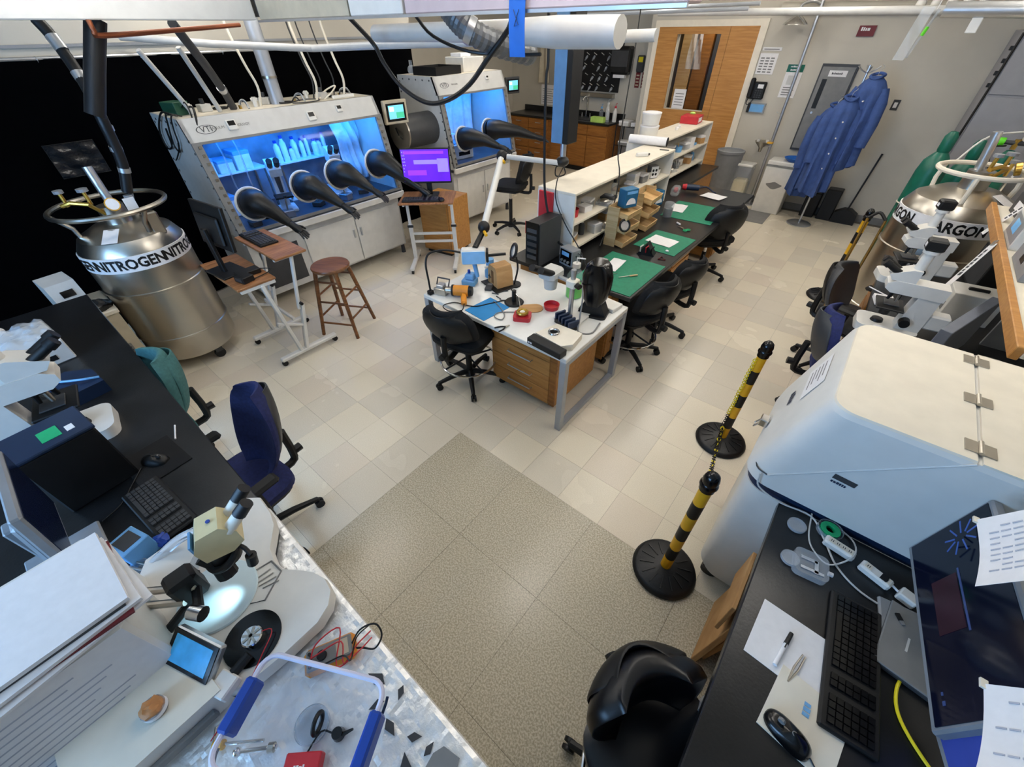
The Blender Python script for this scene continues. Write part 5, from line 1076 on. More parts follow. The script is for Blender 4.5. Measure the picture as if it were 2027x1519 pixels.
MB().prism([(-.008, 0), (.008, 0), (.002, .035), (-.002, .035)], 0, .008).build('jaw', 'steel', o)
o = thing('black_case', 'long black case with white stickers at the table edge', 'case', (-1.245, 1.845, T0), -.06); MB().bb(-.145, .145, -.035, .04, 0, .05, ch=.004).build('case', 'black', o); B(-.135, -.12, -.0358, -.035, .012, .026).build('sticker', 'paper', o); B(-.115, -.10, -.0358, -.035, .012, .026).build('sticker', 'paper', o)
o = thing('lens_plate', 'cream plate with a chrome lens ring on the white table', 'plate', (-1.245, 1.985, T0), -.06); MB().prism([(-.13, -.09), (.10, -.10), (.15, -.03), (.12, .12), (-.09, .10)], 0, .05).build('plate', 'cream', o); MB().torus((-.035, -.005, .055), .034, .009, 28, 8).build('lens_ring', 'chrome', o); MB().cyl((-.035, -.005, .05), (-.035, -.005, .056), .028, n=24).build('lens', 'black_gloss', o)
o = thing('pipette_rack', 'black comb-shaped rack on the white table in front of the fan', 'rack', (-1.30, 2.17, T0), -.35); MB().bb(-.09, .09, -.045, .045, 0, .035, ch=.004).build('base', 'black', o)
for k in range(5): MB().bb(-.085+.04*k, -.068+.04*k, -.045, .045, .035, .085, ch=.003).build('tooth', 'navy_paint', o)
sc2 = thing('boom_microscope', 'grey stereo microscope head on a boom stand on the white table', 'microscope', (-1.33, 2.26, T0), 0); sc2.scale = (1.3, 1.3, 1.0)
MB().cyl((0, 0, 0), (0, 0, .40), .014, n=12).build('pole', 'alu', sc2); MB().bb(-.08, .08, -.05, .11, 0, .02, ch=.006).build('foot', 'white', sc2); MB().cyl((0, 0, .30), (-.14, .02, .30), .014, n=10).build('boom', 'alu', sc2); MB().bb(-.03, .03, -.03, .03, .27, .33, ch=.008).build('clamp', 'cream', sc2); MB().cyl((.03, -.01, .3), (.055, -.02, .3), .018, n=12).build('knob', 'black', sc2)
MB().bb(-.21, -.10, -.05, .08, .27, .35, ch=.02).build('head', 'offwhite_metal', sc2); MB().cyl((-.155, .015, .27), (-.155, .015, .19), .042, .036, 20).build('objective', 'offwhite_metal', sc2)
for s in (-.03, .03): MB().cyl((-.155+s, -.02, .33), (-.175+s, -.10, .385), .022, .024, 12).build('eyepiece', 'black', sc2)
o = thing('red_dish', 'red plastic dish under the boom microscope', 'dish', (-1.53, 2.31, T0), 0); MB().lathe([(0, 0), (.055, 0), (.062, .035), (.058, .035), (.05, .005), (0, .005)], n=28).build('dish', 'red', o)
fn = thing('desk_fan', 'tall glossy black desk fan heater on the white table', 'fan', (-1.24, 2.45, T0+.0), .25+PI); fn.scale = (1.25, 1.1, .92)
MB().prism(rrect(.18, .15, .03), 0, .02).build('base', 'black', fn); MB().prism([(-.085, .02), (.085, .02), (.045, .14), (-.045, .14)], -.05, .05, RX(PI/2)).build('foot', 'black', fn)
fs_ = MB(); N = 28; prof = [(.10, .05), (.16, .075), (.25, .088), (.34, .088), (.42, .07), (.45, .045)]; 
for (z, w_) in prof:
    for k in range(N): a = 2*PI*k/N; fs_.v.append((w_*math.copysign(abs(math.cos(a))**.7, math.cos(a)), .07*math.copysign(abs(math.sin(a))**.8, math.sin(a)), z))
for i in range(len(prof)-1):
    for k in range(N): fs_.f.append((i*N+k, i*N+(k+1) % N, (i+1)*N+(k+1) % N, (i+1)*N+k))
fs_.f += [tuple(range(N-1, -1, -1)), tuple(range((len(prof)-1)*N, len(prof)*N))]; fs_.build('shroud', 'black_gloss', fn, ang=60); MB().torus((0, -.068, .28), .068, .006, 28, 6, RX(PI/2)).build('grille_ring', 'dark_grey', fn)
o = thing('foam_block', 'flat white polystyrene slab behind the fan', 'block', (-1.19, 2.60, T0), -.1); MB().bb(-.11, .08, -.06, .075, 0, .03, ch=.004).build('slab', 'white', o)
wb = thing('wash_bottle', 'clear wash bottle half full of bright green liquid', 'bottle', (-1.50, 2.58, T0), 0); wb.scale = (1.45, 1.45, 1.35); MB().lathe([(0, 0), (.045, 0), (.048, .01), (.048, .13), (.03, .165), (.02, .175), (.02, .19)], n=24).build('bottle', 'bottle_clear', wb); MB().lathe([(0, .004), (.044, .004), (.044, .075), (0, .076)], n=24).build('liquid', 'green', wb); MB().cyl((0, 0, .185), (0, 0, .21), .022, n=14).build('cap', 'white', wb); MB().tube([(0, 0, .2), (0, 0, .24), (.05, 0, .25)], .004, 6).build('spout', 'white', wb)
# gray cable coils lying on table
tag(MB().tube([(-1.95, 2.1, T0+.006), (-1.85, 2.06, T0+.006), (-1.75, 2.0, T0+.006), (-1.72, 1.93, T0+.006), (-1.79, 1.93, T0+.006), (-1.80, 2.0, T0+.006), (-1.68, 2.1, T0+.006)], .004, 6, k=5).build('curled_wire', 'mid_grey', None), 'grey cord curling across the front of the white table', 'cord')
tag(MB().tube([(-1.33, 2.38, T0+.25), (-1.25, 2.28, T0+.22), (-1.21, 2.2, T0+.08), (-1.18, 2.15, T0+.01), (-1.10, 2.2, T0+.006), (-1.12, 2.35, T0+.006)], .006, 8, k=5).build('grey_hose', 'mid_grey', None), 'grey hose bowing down beside the fan', 'hose')
for k, (x, y, a) in enumerate(((-2.02, 2.2, .3), (-1.96, 2.17, -.2), (-1.90, 2.16, .5), (-1.99, 2.28, .8))):
    tag(MB().cyl((-.03, 0, 0), (.03, 0, 0), .004, n=8).build('drill_bit', 'dark_grey', None, (x, y, T0+.004), (0, 0, a)), 'small dark bit lying beside the black stand, %s of four' % ('first', 'second', 'third', 'fourth')[k], 'tool bit', 'loose bits on the white table')
# ================================================================= ISLAND BENCH AND SHELVES
ib = thing('island_bench', 'black-topped island bench with green cutting mats', 'bench', (-1.7, 4.4, 0)); I0 = .7505
MB().bb(-.62, .62, -1.66, 1.66, .715, .75, ch=.004).build('worktop', 'epoxy', ib); MB().bb(-.9, -.20, 1.66, 2.8, .715, .75, ch=.004).build('worktop_extension', 'epoxy', ib)
for k, (y0, y1) in enumerate(((-1.64, -1.52), (-.35, .15), (1.15, 1.6))):
    u = B(-.5, .45, y0, y1, .05, .715).build('base_unit', 'oak', ib); MB().bb(.45, .468, y0+.01, y1-.01, .08, .45, ch=.002).build('door', 'oak', u); MB().bb(.45, .468, y0+.01, y1-.01, .47, .69, ch=.002).build('drawer', 'oak', u)
B(-.85, -.25, 1.7, 2.75, .05, .715).build('base_unit', 'oak', ib)
for k, (x0, x1, y0, y1, lab) in enumerate(((-1.63, -1.10, 2.76, 3.44, 'green cutting mat nearest the black fan'), (-1.54, -1.12, 3.70, 4.20, 'green cutting mat under the crumpled drawing'), (-1.71, -1.16, 4.66, 5.27, 'green cutting mat at the far end of the island'))):
    o = thing('cutting_mat', lab, 'cutting mat', ((x0+x1)/2, (y0+y1)/2, I0), (0, -.04, .05)[k]); MB().bb((x0-x1)/2, (x1-x0)/2, (y0-y1)/2, (y1-y0)/2, 0, .004, ch=.001).build('mat', 'green_mat', o)
for k, (x, y, w_, d_, rz_, lab) in enumerate(((-1.47, 3.19, .12, .26, .1, 'white note on the mat behind the fan'), (-1.36, 3.95, .26, .20, -.1, 'crumpled white drawing on the middle green mat'), (-1.62, 4.98, .16, .28, .15, 'white sheet at the edge of the farthest green mat'), (-1.45, 5.66, .26, .20, -.2, 'white sheet on the bare black end of the island'))):
    tag(MB().grid(lambda u, v: (-w_/2+u*w_, -d_/2+v*d_, .002+.004*abs(math.sin(u*5+k)*math.sin(v*4+1))), 6, 6, (0, 0, -.0006)).build('paper_sheet', 'paper', None, (x, y, I0+.0045), (0, 0, rz_)), lab, 'paper', 'sheets on the island')
o = thing('screwdriver', 'thin screwdriver lying across the nearest green mat', 'screwdriver', (-1.27, 3.05, I0+.012), .9); MB().cyl((-.08, 0, 0), (.02, 0, 0), .003, n=8).build('shaft', 'steel', o); MB().cyl((.02, 0, 0), (.09, 0, 0), .007, n=10).build('handle', 'ply', o)
o = thing('knife', 'dark craft knife on the nearest green mat', 'knife', (-1.42, 3.0, I0+.008), .5); MB().bb(-.06, .03, -.007, .007, 0, .01, ch=.002).build('handle', 'black', o); MB().prism([(.03, -.006), (.07, 0), (.03, .006)], .003, .006).build('blade', 'steel', o)
o = thing('scissors', 'scissors with pale green handles on the island', 'scissors', (-1.33, 4.40, I0+.004), -.5)
for s in (-1, 1): MB().torus((.055, s*.022, .004), .018, .005, 16, 6).build('finger_loop', 'sticker_green', o); MB().box((-.04, s*.003, .004), (.10, .008, .003), (0, 0, s*.06)).build('blade', 'steel', o)
o = thing('pliers_stand', 'dark triangular stand of hand tools beside the middle mat', 'tool stand', (-1.36, 3.60, I0), .2); MB().prism([(-.08, 0), (.08, 0), (0, .11)], -.05, .05, RX(PI/2)).build('stand', 'black', o)
for k in range(3): MB().tube([(-.05+.05*k, -.05, .03), (-.05+.05*k, -.07, .08), (-.03+.05*k, -.06, .10)], .006, 6).build('tool', ('cream', 'red', 'black')[k], o)
o = thing('tape_loop', 'red triangular loop lying at the bench edge', 'loop', (-1.20, 3.58, I0+.004), .4); MB().tube([(-.03, -.03, 0), (.03, -.03, 0), (0, .035, 0)], .006, 6, closed=True).build('loop', 'maroon', o)
tag(MB().sph((0, 0, .01), (.018, .012, .01), 10, 6).build('white_stopper', 'paper', None, (-1.22, 3.74, I0+.004)), 'small white cap beside the red triangular loop', 'cap')
tag(MB().cyl((-.03, 0, 0), (.03, 0, 0), .009, n=10).build('chalk_stick', 'paper', None, (-1.42, 4.50, I0+.009), (0, 0, -.6)), 'short white stick near the scissors', 'stick')
jr = thing('glass_jar', 'clear glass jar with dark contents beside the wooden organizer', 'jar', (-1.62, 4.66, I0), 0); MB().lathe([(0, 0), (.05, 0), (.052, .01), (.052, .14), (.045, .15)], n=24).build('glass', 'bag', jr); MB().lathe([(0, .003), (.046, .003), (.046, .09), (0, .095)], n=20).build('contents', 'dark_grey', jr)
def organizer(lab, loc, rz):
    t = thing('wooden_organizer', lab, 'organizer', loc, rz)
    for y in (-.16, .15): MB().bb(-.06, .05, y, y+.008, 0, .36, ch=.001).build('side', 'ply', t)
    MB().bb(-.068, -.06, -.16, .158, 0, .36).build('back', 'ply', t)
    for k, z in enumerate((.02, .15, .28)):
        tr_ = MB(); m = TR(.03, 0, z) @ RY(.18)
        for (a, b, c, d, e, f) in ((-.08, .10, -.145, .143, 0, .006), (.094, .10, -.145, .143, .006, .05), (-.08, .094, -.145, -.139, .006, .05), (-.08, .094, .137, .143, .006, .05)): xf_ = MB().bb(a, b, c, d, e, f); tr_.add(xf_.v, xf_.f, m)
        tr_.build('tray', 'birch', t)
    return t
organizer('three-tier plywood tool organizer nearest the black fan', (-1.72, 3.70, I0), .0)
organizer('three-tier plywood tool organizer beside the glass jar', (-1.74, 4.22, I0), .05)
def reelbox(lab, loc, rz):
    t = thing('label_reel_box', lab, 'box', loc, rz); MB().bb(-.05, .05, -.075, .075, 0, .16, ch=.004).build('carton', 'blue_mat2', t)
    mb = MB(); mb.prism([(.055*math.cos(a), .055*math.sin(a)) for a in [PI*k/12 for k in range(13)]], 0, .001, frame_m((.0508, 0, .03), (0, 1, 0), (0, 0, 1))); mb.build('white_print', 'paper', t); B(.0505, .0512, -.06, .06, .12, .145).build('print_band', 'sky_blue', t)
reelbox('blue carton with a white half-round print on the nearer plywood organizer', (-1.70, 3.74, I0+.325), -.4); reelbox('blue carton with a white half-round print standing by the shelf end', (-1.90, 4.95, I0+.0), -.3)
o = thing('magnifier_glass', 'round dark-rimmed glass on the plywood organizer front', 'magnifier', (-1.60, 3.55, I0+.22), rot=(0, 1.2, -.6)); MB().torus((0, 0, 0), .05, .01, 24, 8).build('rim', 'black', o); MB().cyl((0, 0, -.003), (0, 0, .003), .044, n=20).build('lens', 'bag', o)
# shelf units
for k, (x0, x1, y0, y1, zt, lab) in enumerate(((-2.26, -1.87, 3.08, 5.15, 1.305, 'cream-topped white shelf unit running along the island'), (-2.5, -2.14, 5.20, 7.15, 1.31, 'white shelf unit at the far end of the island near the door'))):
    t = thing('shelf_unit', lab, 'shelf', (x0, y0, I0), 0); W_, L_, Hh = x1-x0, y1-y0, zt-I0
    MB().bb(0, W_, 0, L_, Hh-.022, Hh, ch=.003).build('top_board', 'cream', t)
    for y in (0, L_-.02): B(0, W_, y, y+.02, 0, Hh-.022).build('end_panel', 'white', t)
    B(0, .012, .02, L_-.02, 0, Hh-.022).build('back_panel', 'white', t)
    for z in (.05, .28): MB().bb(.012, W_, .02, L_-.02, z, z+.02, ch=.002).build('shelf_board', 'cream', t)
rs = random.Random(21); words = 'first second third fourth fifth sixth seventh eighth ninth tenth eleventh twelfth thirteenth'.split()
for sh_, (x, y0, y1, z, n, nm) in enumerate(((-1.99, 3.20, 5.05, I0+.301, 12, 'upper shelf of the near unit'), (-1.99, 3.2, 5.05, I0+.071, 11, 'lower shelf of the near unit'), (-2.27, 5.35, 7.05, I0+.301, 10, 'upper shelf of the far unit'), (-2.27, 5.35, 7.05, I0+.071, 9, 'lower shelf of the far unit'))):
    for k in range(n):
        y = y0+(k+.5)*(y1-y0)/n+rs.uniform(-.03, .03); kind = rs.choice(('tray', 'box', 'bottle', 'tub', 'box'))
        mt = rs.choice(('bag', 'white', 'paper', 'sky_blue', 'red', 'dark_grey', 'clear_plastic', 'cardboard', 'mid_grey', 'birch'))
        if sh_ < 2 and k > n-3: mt = 'white'
        lab = 'supply %s on the %s, %s from its near end' % (kind, nm, words[k]); xx = x+rs.uniform(-.05, .06)
        o = thing('supply_'+kind, lab, kind, (xx, y, z), rs.uniform(-.3, .3), group='supplies on the island shelves')
        if kind == 'box': h = rs.uniform(.05, .13); MB().bb(-.05, .05, -.055, .055, 0, h, ch=.003).build('carton', mt, o); MB().bb(-.051, .051, -.056, .056, h*.75, h+.003, ch=.002).build('lid', 'paper', o)
        elif kind == 'tray': MB().bb(-.07, .07, -.06, .06, 0, .03, ch=.004).build('tray', mt, o); MB().sph((0, 0, .035), (.05, .04, .02), 10, 6).build('contents', rs.choice(('dark_grey', 'steel', 'bag')), o)
        elif kind == 'bottle': MB().lathe([(0, 0), (.028, 0), (.03, .01), (.03, .09), (.014, .115)], n=16).build('body', mt, o); MB().cyl((0, 0, .11), (0, 0, .135), .016, n=12).build('cap', rs.choice(('black', 'red', 'white', 'birch')), o)
        else: MB().lathe([(0, 0), (.045, 0), (.052, .07), (.049, .07), (.043, .004), (0, .004)], n=20).build('tub', mt, o); MB().cyl((.01, 0, .01), (-.02, .01, .1), .006, n=8).build('stick', rs.choice(('birch', 'steel', 'black')), o)
o = box_thing('outlet_block', 'grey outlet block with four black sockets on the shelf', 'outlet box', (-1.97, 4.86, I0+.301), -.5, (.07, .10, .13), 'mid_grey', [('face', B(.0355, .0375, -.045, .045, .008, .122), 'paper')])
for y in (-.02, .02):
    for z in (.045, .085): MB().cyl((.0375, y, z), (.039, y, z), .014, n=14).build('socket', 'black', o)
ZT = 1.3055
o = thing('paper_roll', 'white paper roll lying across the gap between the two shelf units', 'roll', (-2.2, 5.16, ZT+.045+.005), .15); MB().cyl((-.24, 0, 0), (.2, 0, 0), .045, n=22).build('roll', 'paper', o); MB().cyl((.2, 0, 0), (.205, 0, 0), .046, n=22).build('end_cap', 'black', o)
for k in range(2):
    o = thing('white_tub', 'white plastic tub on the far shelf unit, %s one of the pair' % ('lower', 'upper')[k], 'tub', (-2.40, 5.55, ZT+.006+k*.135), 0, group='stacked white tubs'); MB().lathe([(0, 0), (.10, 0), (.112, .11), (.112, .122)], n=28).build('tub', 'white', o); MB().lathe([(.115, .115), (.115, .128), (.09, .132), (0, .132)], n=28).build('lid', 'paper', o)
o = box_thing('red_carton', 'red carton with a white label at the end of the far shelf', 'box', (-2.36, 6.85, ZT+.006), .1, (.24, .28, .09), 'red', [('label', B(.1205, .1215, -.09, .07, .02, .07), 'paper')]); MB().sph((-.02, .08, .1), (.04, .03, .02), 8, 5).build('yellow_tag', 'lime', o)
o = thing('label_printer', 'small white handheld sealer lying on the near shelf top', 'tool', (-2.02, 4.62, ZT), .9); MB().bb(-.07, .06, -.02, .02, 0, .035, ch=.006).build('body', 'white', o); MB().bb(.06, .08, -.012, .012, .01, .025).build('tip', 'black', o)
tag(MB().bb(-.05, .05, -.006, .006, 0, .008, ch=.002).build('marker_pen', 'dark_grey', None, (-1.95, 5.02, ZT), (0, 0, .3)), 'thin marker lying near the far end of the near shelf top', 'marker')
for k, (x, y) in enumerate(((-2.3, 6.2), (-2.33, 6.35))): tag(MB().lathe([(0, 0), (.02, 0), (.022, .03), (.012, .04), (0, .042)], n=14).build('small_cap', 'paper', None, (x, y, ZT+.006)), 'tiny white cap on the far shelf top, %s the red carton' % ('farther from', 'nearer')[k], 'cap', 'white caps on the far shelf')
o = box_thing('red_folder', 'red paper folder hung on the white end panel of the shelf', 'folder', (-2.16, 3.068, 1.02), 0, (.15, .02, .26), 'red', [('hook', MB().tube([(0, 0, .24), (0, .0, .27), (0, .01, .28)], .003, 6), 'steel')])
o = box_thing('bench_supply', 'grey bench meter with black knobs and cables by the shelf end', 'meter', (-1.80, 2.96, I0), -.25, (.16, .10, .15), 'grey_metal', [('face', B(-.07, .07, -.0515, -.05, .02, .14), 'black_gloss'), ('display', B(-.05, .04, -.0525, -.0515, .09, .125), 'sky_blue')])
for x in (-.04, .0, .04): MB().cyl((x, -.052, .045), (x, -.065, .045), .012, n=12).build('knob', 'mid_grey', o)
MB().tube([(.08, 0, .1), (.13, -.04, .1), (.13, -.05, .02), (.05, -.08, .01)], .005, 6, k=4).build('cable', 'black', o); MB().tube([(.08, .02, .12), (.15, -.0, .12), (.16, -.02, .03), (.08, -.06, .01)], .004, 6, k=4).build('cable', 'dark_grey', o)
o = thing('cable_drill', 'blue and red hand tool at the back of the island end', 'hand tool', (-1.72, 5.72, I0), .4); MB().cyl((-.1, 0, .05), (.05, 0, .05), .035, n=16).build('body', 'navy_paint', o); MB().cyl((-.1, 0, .05), (-.15, 0, .05), .04, .03, 16).build('cap', 'red', o); MB().tube([(.05, 0, .05), (.14, .02, .06), (.22, .0, .02), (.26, -.03, .01)], .008, 6, k=4).build('cord', 'navy_paint', o)
o = thing('tape_gun', 'clear and silver dispenser near the island end', 'dispenser', (-1.86, 5.45, I0), .2); MB().bb(-.05, .05, -.08, .08, 0, .10, ch=.02).build('body', 'bag', o); MB().cyl((-.02, 0, .06), (.02, 0, .06), .03, n=16).build('reel', 'red', o)
# ================================================================= FAR WALL: SINK, DOOR, SIGNS
sk = thing('sink_counter', 'oak sink counter with black top along the far wall', 'counter', (-5.7, 8.62, 0))
MB().bb(-1.3, 1.27, -.33, .32, .885, .92, ch=.004).build('worktop', 'epoxy', sk); B(-1.3, 1.27, .30, .325, .92, 1.02).build('backsplash', 'epoxy', sk)
B(-1.28, 1.25, -.29, .32, .10, .885).build('carcass', 'oak_dark', sk); B(-1.28, 1.25, -.24, .3, 0, .10).build('plinth', 'black', sk)
for i, x in enumerate((-1.26, -.72)):
    for k in range(4): d_ = MB().bb(x+.01, x+.52, -.31, -.29, .12+k*.19, .30+k*.19, ch=.003).build('drawer', 'oak_dark', sk); MB().tube([(x+.2, -.31, .23+k*.19), (x+.2, -.33, .23+k*.19), (x+.33, -.33, .23+k*.19), (x+.33, -.31, .23+k*.19)], .006, 6).build('handle', 'alu', d_)
for i in range(3): x = -.12+i*.455; MB().bb(x+.01, x+.445, -.31, -.29, .12, .68, ch=.003).build('door', 'oak_dark', sk); MB().bb(x+.01, x+.445, -.31, -.29, .70, .87, ch=.003).build('drawer', 'oak_dark', sk)
MB().bb(.0, .75, -.2, .2, .921, .925).build('sink_basin', 'black', sk); MB().tube([(.4, .24, .92), (.4, .24, 1.2), (.4, .15, 1.28), (.4, .05, 1.22)], .012, 8, k=4).build('faucet', 'chrome', sk)
for s in (.3, .5): MB().cyl((s, .24, .92), (s, .24, .99), .02, n=10).build('tap', 'chrome', sk)
pg = thing('drying_rack', 'black pegboard with glassware above the sink', 'drying rack', (-5.17, 8.95, 1.36)); MB().bb(-.51, .51, -.03, -.001, 0, .83, ch=.004).build('board', 'black', pg)
for i in range(5):
    for j in range(6):
        x, z = -.42+.165*j+(.04 if i % 2 else 0), .10+.16*i
        if x > .46: continue
        p = MB().cyl((x, -.03, z), (x, -.13, z+.035), .006, n=6).build('peg', 'offwhite_metal', pg)
        if (i*3+j) % 4 != 0: MB().lathe([(.02, 0), (.024, .05), (.012, .075), (.012, .1)], (x, -.10, z-.02), 12, RX(2.2)).build('glass_vessel', 'bag', p)
MB().bb(-.5, .45, -.12, -.001, -.09, -.02, ch=.004).build('drip_tray', 'steel', pg)
o = thing('towel_dispenser', 'black paper towel dispenser beside the drying rack', 'dispenser', (-4.60, 8.95, 1.66)); MB().bb(-.19, .19, -.24, -.001, 0, .42, ch=.04).build('housing', 'black', o); MB().bb(-.17, .17, -.256, -.24, .12, .36, ch=.006).build('cover', 'dark_grey', o); MB().bb(-.12, .12, -.2, -.1, -.05, .0, ch=.003).build('paper_end', 'paper', o)
o = thing('gas_detector', 'black and yellow wall detector next to the towel dispenser', 'detector', (-4.26, 8.95, 1.70)); MB().bb(-.07, .07, -.06, -.001, 0, .25, ch=.015).build('case', 'dark_grey', o); MB().bb(-.04, .05, -.07, -.06, .15, .23, ch=.004).build('yellow_plate', 'yellow_b', o)
for k in range(2):
    o = thing('red_notice', 'narrow red notice under the wall detector, %s of two' % ('nearer the sink', 'nearer the door')[k], 'sign', (-4.29+k*.13, 8.949, 1.46), group='red notices'); B(-.045, .045, -.006, 0, 0, .24).build('plate', 'maroon', o); 
    for q in range(4): B(-.03, .03, -.008, -.006, .03+q*.05, .05+q*.05).build('symbol', 'beige', o)
def spray(lab, loc, mt, cap, h=.22): o = thing('squeeze_bottle', lab, 'bottle', loc, 0, 'bottles by the sink'); MB().lathe([(0, 0), (.04, 0), (.042, .01), (.042, h*.65), (.018, h*.8), (.018, h*.9)], n=16).build('body', mt, o); MB().cyl((0, 0, h*.88), (0, 0, h), .022, n=12).build('cap', cap, o); MB().tube([(0, 0, h), (0, 0, h+.04), (.04, -.02, h+.05)], .005, 6).build('spout', cap, o)
spray('clear squeeze bottle at the sink end of the counter', (-4.62, 8.55, .921), 'bag', 'white'); spray('white squeeze bottle with a red cap on the counter corner', (-4.50, 8.62, .921), 'white', 'red', .26); spray('pale blue squeeze bottle behind the green box', (-4.85, 8.7, .921), 'clear_plastic', 'sky_blue'); spray('tall white squeeze bottle beside the sink', (-4.72, 8.72, .921), 'white', 'white', .3); spray('dark flask by the faucet', (-5.5, 8.7, .921), 'dark_grey', 'black', .2)
o = thing('sponge_box', 'lime green box on the sink counter edge', 'box', (-4.74, 8.40, .921), .05); MB().bb(-.14, .14, -.06, .06, 0, .09, ch=.006).build('box', 'lime', o); B(-.12, .12, -.05, .05, .0905, .093).build('lid_panel', 'lime', o)
ct = thing('wire_cart', 'black wire cart with boxes beside the sink counter', 'cart', (-4.16, 8.66, 0))
for x in (-.2, .2):
    for y in (-.17, .17): MB().cyl((x, y, 0), (x, y, .95), .012, n=8).build('post', 'black', ct)
for z in (.2, .55, .88):
    s_ = MB()
    for k in range(9): s_.cyl((-.2+.05*k, -.17, z), (-.2+.05*k, .17, z), .003, n=5)
    for y in (-.17, .17): s_.cyl((-.2, y, z), (.2, y, z), .006, n=6)
    s_.build('wire_shelf', 'black', ct)
for k, (x, y, z, d_, mt, lab) in enumerate(((-.08, -.02, .885, (.2, .22, .08), 'offwhite_metal', 'grey carton on the upper tier of the wire cart'), (.12, .02, .885, (.14, .2, .06), 'paper', 'white carton on the upper tier of the wire cart'), (-.05, 0, .556, (.24, .2, .06), 'mid_grey', 'grey carton on the middle tier of the wire cart'), (.1, -.05, .206, (.16, .18, .08), 'red', 'red carton on the lowest tier of the wire cart'))): box_thing('carton', lab, 'box', (-4.16+x, 8.66+y, z), .1*k, d_, mt, [('lid', MB().bb(-d_[0]/2-.002, d_[0]/2+.002, -d_[1]/2-.002, d_[1]/2+.002, d_[2]*.7, d_[2]+.003, ch=.002), 'paper')], 'cartons on the wire cart')
# coats, bags on hooks at the far left
for k, (x, w_) in enumerate(((-6.45, .30), (-6.0, .34))):
    mb = MB(); mb.grid(lambda u, v: (x-w_/2*(1-.35*v)+u*w_*(1-.35*v), 8.92-.05-.04*math.sin(u*9)-.05*math.sin(u*PI), 1.45+v*.65), 14, 8, (0, .01, 0)); t = thing('hanging_bag', 'beige cloth bag on a wall hook left of the drying rack, %s' % ('farther one', 'nearer one')[k], 'bag', (x, 8.92, 1.45), group='bags on hooks'); mb.build('cloth', 'beige', t, (-x, -8.92, -1.45)); MB().cyl((0, .03, .66), (0, -.05, .68), .008, n=6).build('hook', 'black', t)
o = thing('wall_poster', 'white printed poster above the black counter end', 'poster', (-6.35, 8.94, 1.05)); B(-.2, .2, -.004, 0, 0, .36).build('sheet', 'paper', o)
for q in range(7): B(-.16, .14-.03*(q % 3), -.0055, -.004, .04+q*.04, .05+q*.04).build('printed_line', 'mid_grey', o)
# door with frame and glass
dr = struct(bpy.data.objects.new('door_1', None)); C.objects.link(dr); dr.location = (-3.0, Y1, 0); dr['label'] = 'wide oak door with a tall window and side panel'
mb = MB(); mb.bb(-.86, -.78, -.03, -.0005, 0, 2.34); mb.bb(.78, .88, -.03, -.0005, 0, 2.34); mb.bb(-.86, .88, -.03, -.0005, 2.34, 2.42); mb.build('door_frame', 'cream', dr)
mb = MB(); mb.bb(-.78, -.46, -.028, -.001, .01, 2.34); mb.bb(.24, .36, -.028, -.001, .01, 2.34); mb.bb(-.46, .24, -.028, -.001, 2.25, 2.34); mb.bb(-.46, .24, -.028, -.001, .01, 1.24); mb.build('door_leaf', 'oak', dr)
B(.365, .78, -.03, -.001, .01, 2.34).build('side_panel', 'oak', dr); B(-.46, .24, .03, .036, 1.24, 2.25).build('window_pane', gm, dr)
MB().cyl((.30, -.03, 1.0), (.30, -.07, 1.0), .015, n=10).build('lock', 'alu', dr); MB().cyl((.30, -.07, 1.0), (.2, -.07, 1.0), .009, n=8).build('handle', 'alu', dr)
o = thing('door_notice', 'white notice taped inside the door window', 'notice', (-3.22, Y1+.02, 1.25)); B(-.11, .10, 0, .002, 0, .28).build('sheet', 'paper', o)
for q in range(5): B(-.08, .07, -.0012, 0, .05+q*.04, .06+q*.04).build('printed_line', 'mid_grey', o)
for k, (x, w_, mt, h, lab) in enumerate(((-3.62, .25, 'birch', 2.5, 'pale wooden locker seen through the door window'), (-3.33, .26, 'oak_dark', 2.4, 'brown tall locker seen through the door window'), (-3.03, .26, 'dark_grey', 2.45, 'dark tall locker seen through the door window'), (-2.72, .26, 'beige', 2.4, 'beige tall locker seen through the door window'))):
    o = thing('tall_locker', lab, 'locker', (x, 9.58, 0), 0, 'lockers in the corridor'); B(-w_/2, w_/2, -.15, .15, 0, h).build('body', mt, o); B(-w_/2+.01, w_/2-.01, -.165, -.15, .05, h-.05).build('door', mt, o)
pm = MB(); pm.grid(lambda u, v: (-.14+u*.28*(1-.3*v), -.02*math.sin(u*12+v*5), v*.5), 10, 6, (0, .004, 0)); o = thing('clear_garment_bag', 'crumpled clear garment bag behind the door window', 'bag', (-3.42, 9.32, 1.75)); pm.build('film', 'bag', o); MB().cyl((0, 0, .5), (0, .1, .53), .008, n=6).build('hook', 'alu', o)
fill_c = area('corridor_fill', (-2.9, 9.1, 2.68), (0, 0, 0), .6, .3, 14, (1, .93, .82))  # added light to brighten the corridor, no fixture behind it
def wallplate(name, lab, cat_, x0, x1, z0, z1, mt, th=.006): o = thing(name, lab, cat_, ((x0+x1)/2, Y1-.0005, z0)); B(-(x1-x0)/2, (x1-x0)/2, -th, 0, 0, z1-z0).build('plate', mt, o); return o
o = wallplate('wall_notice', 'sheet of small printed notices above the wall telephone', 'notice', -2.11, -1.86, 1.78, 2.03, 'paper')
for q in range(6):
    for r_ in range(3): B(-.1+r_*.07, -.05+r_*.07, -.0075, -.006, .02+q*.033, .036+q*.033).build('printed_block', 'mid_grey', o)
o = wallplate('wall_header', 'narrow header strip above the notice sheet by the door', 'notice', -2.10, -1.84, 2.06, 2.10, 'paper'); B(-.11, .1, -.0075, -.006, .012, .022).build('printed_line', 'mid_grey', o)
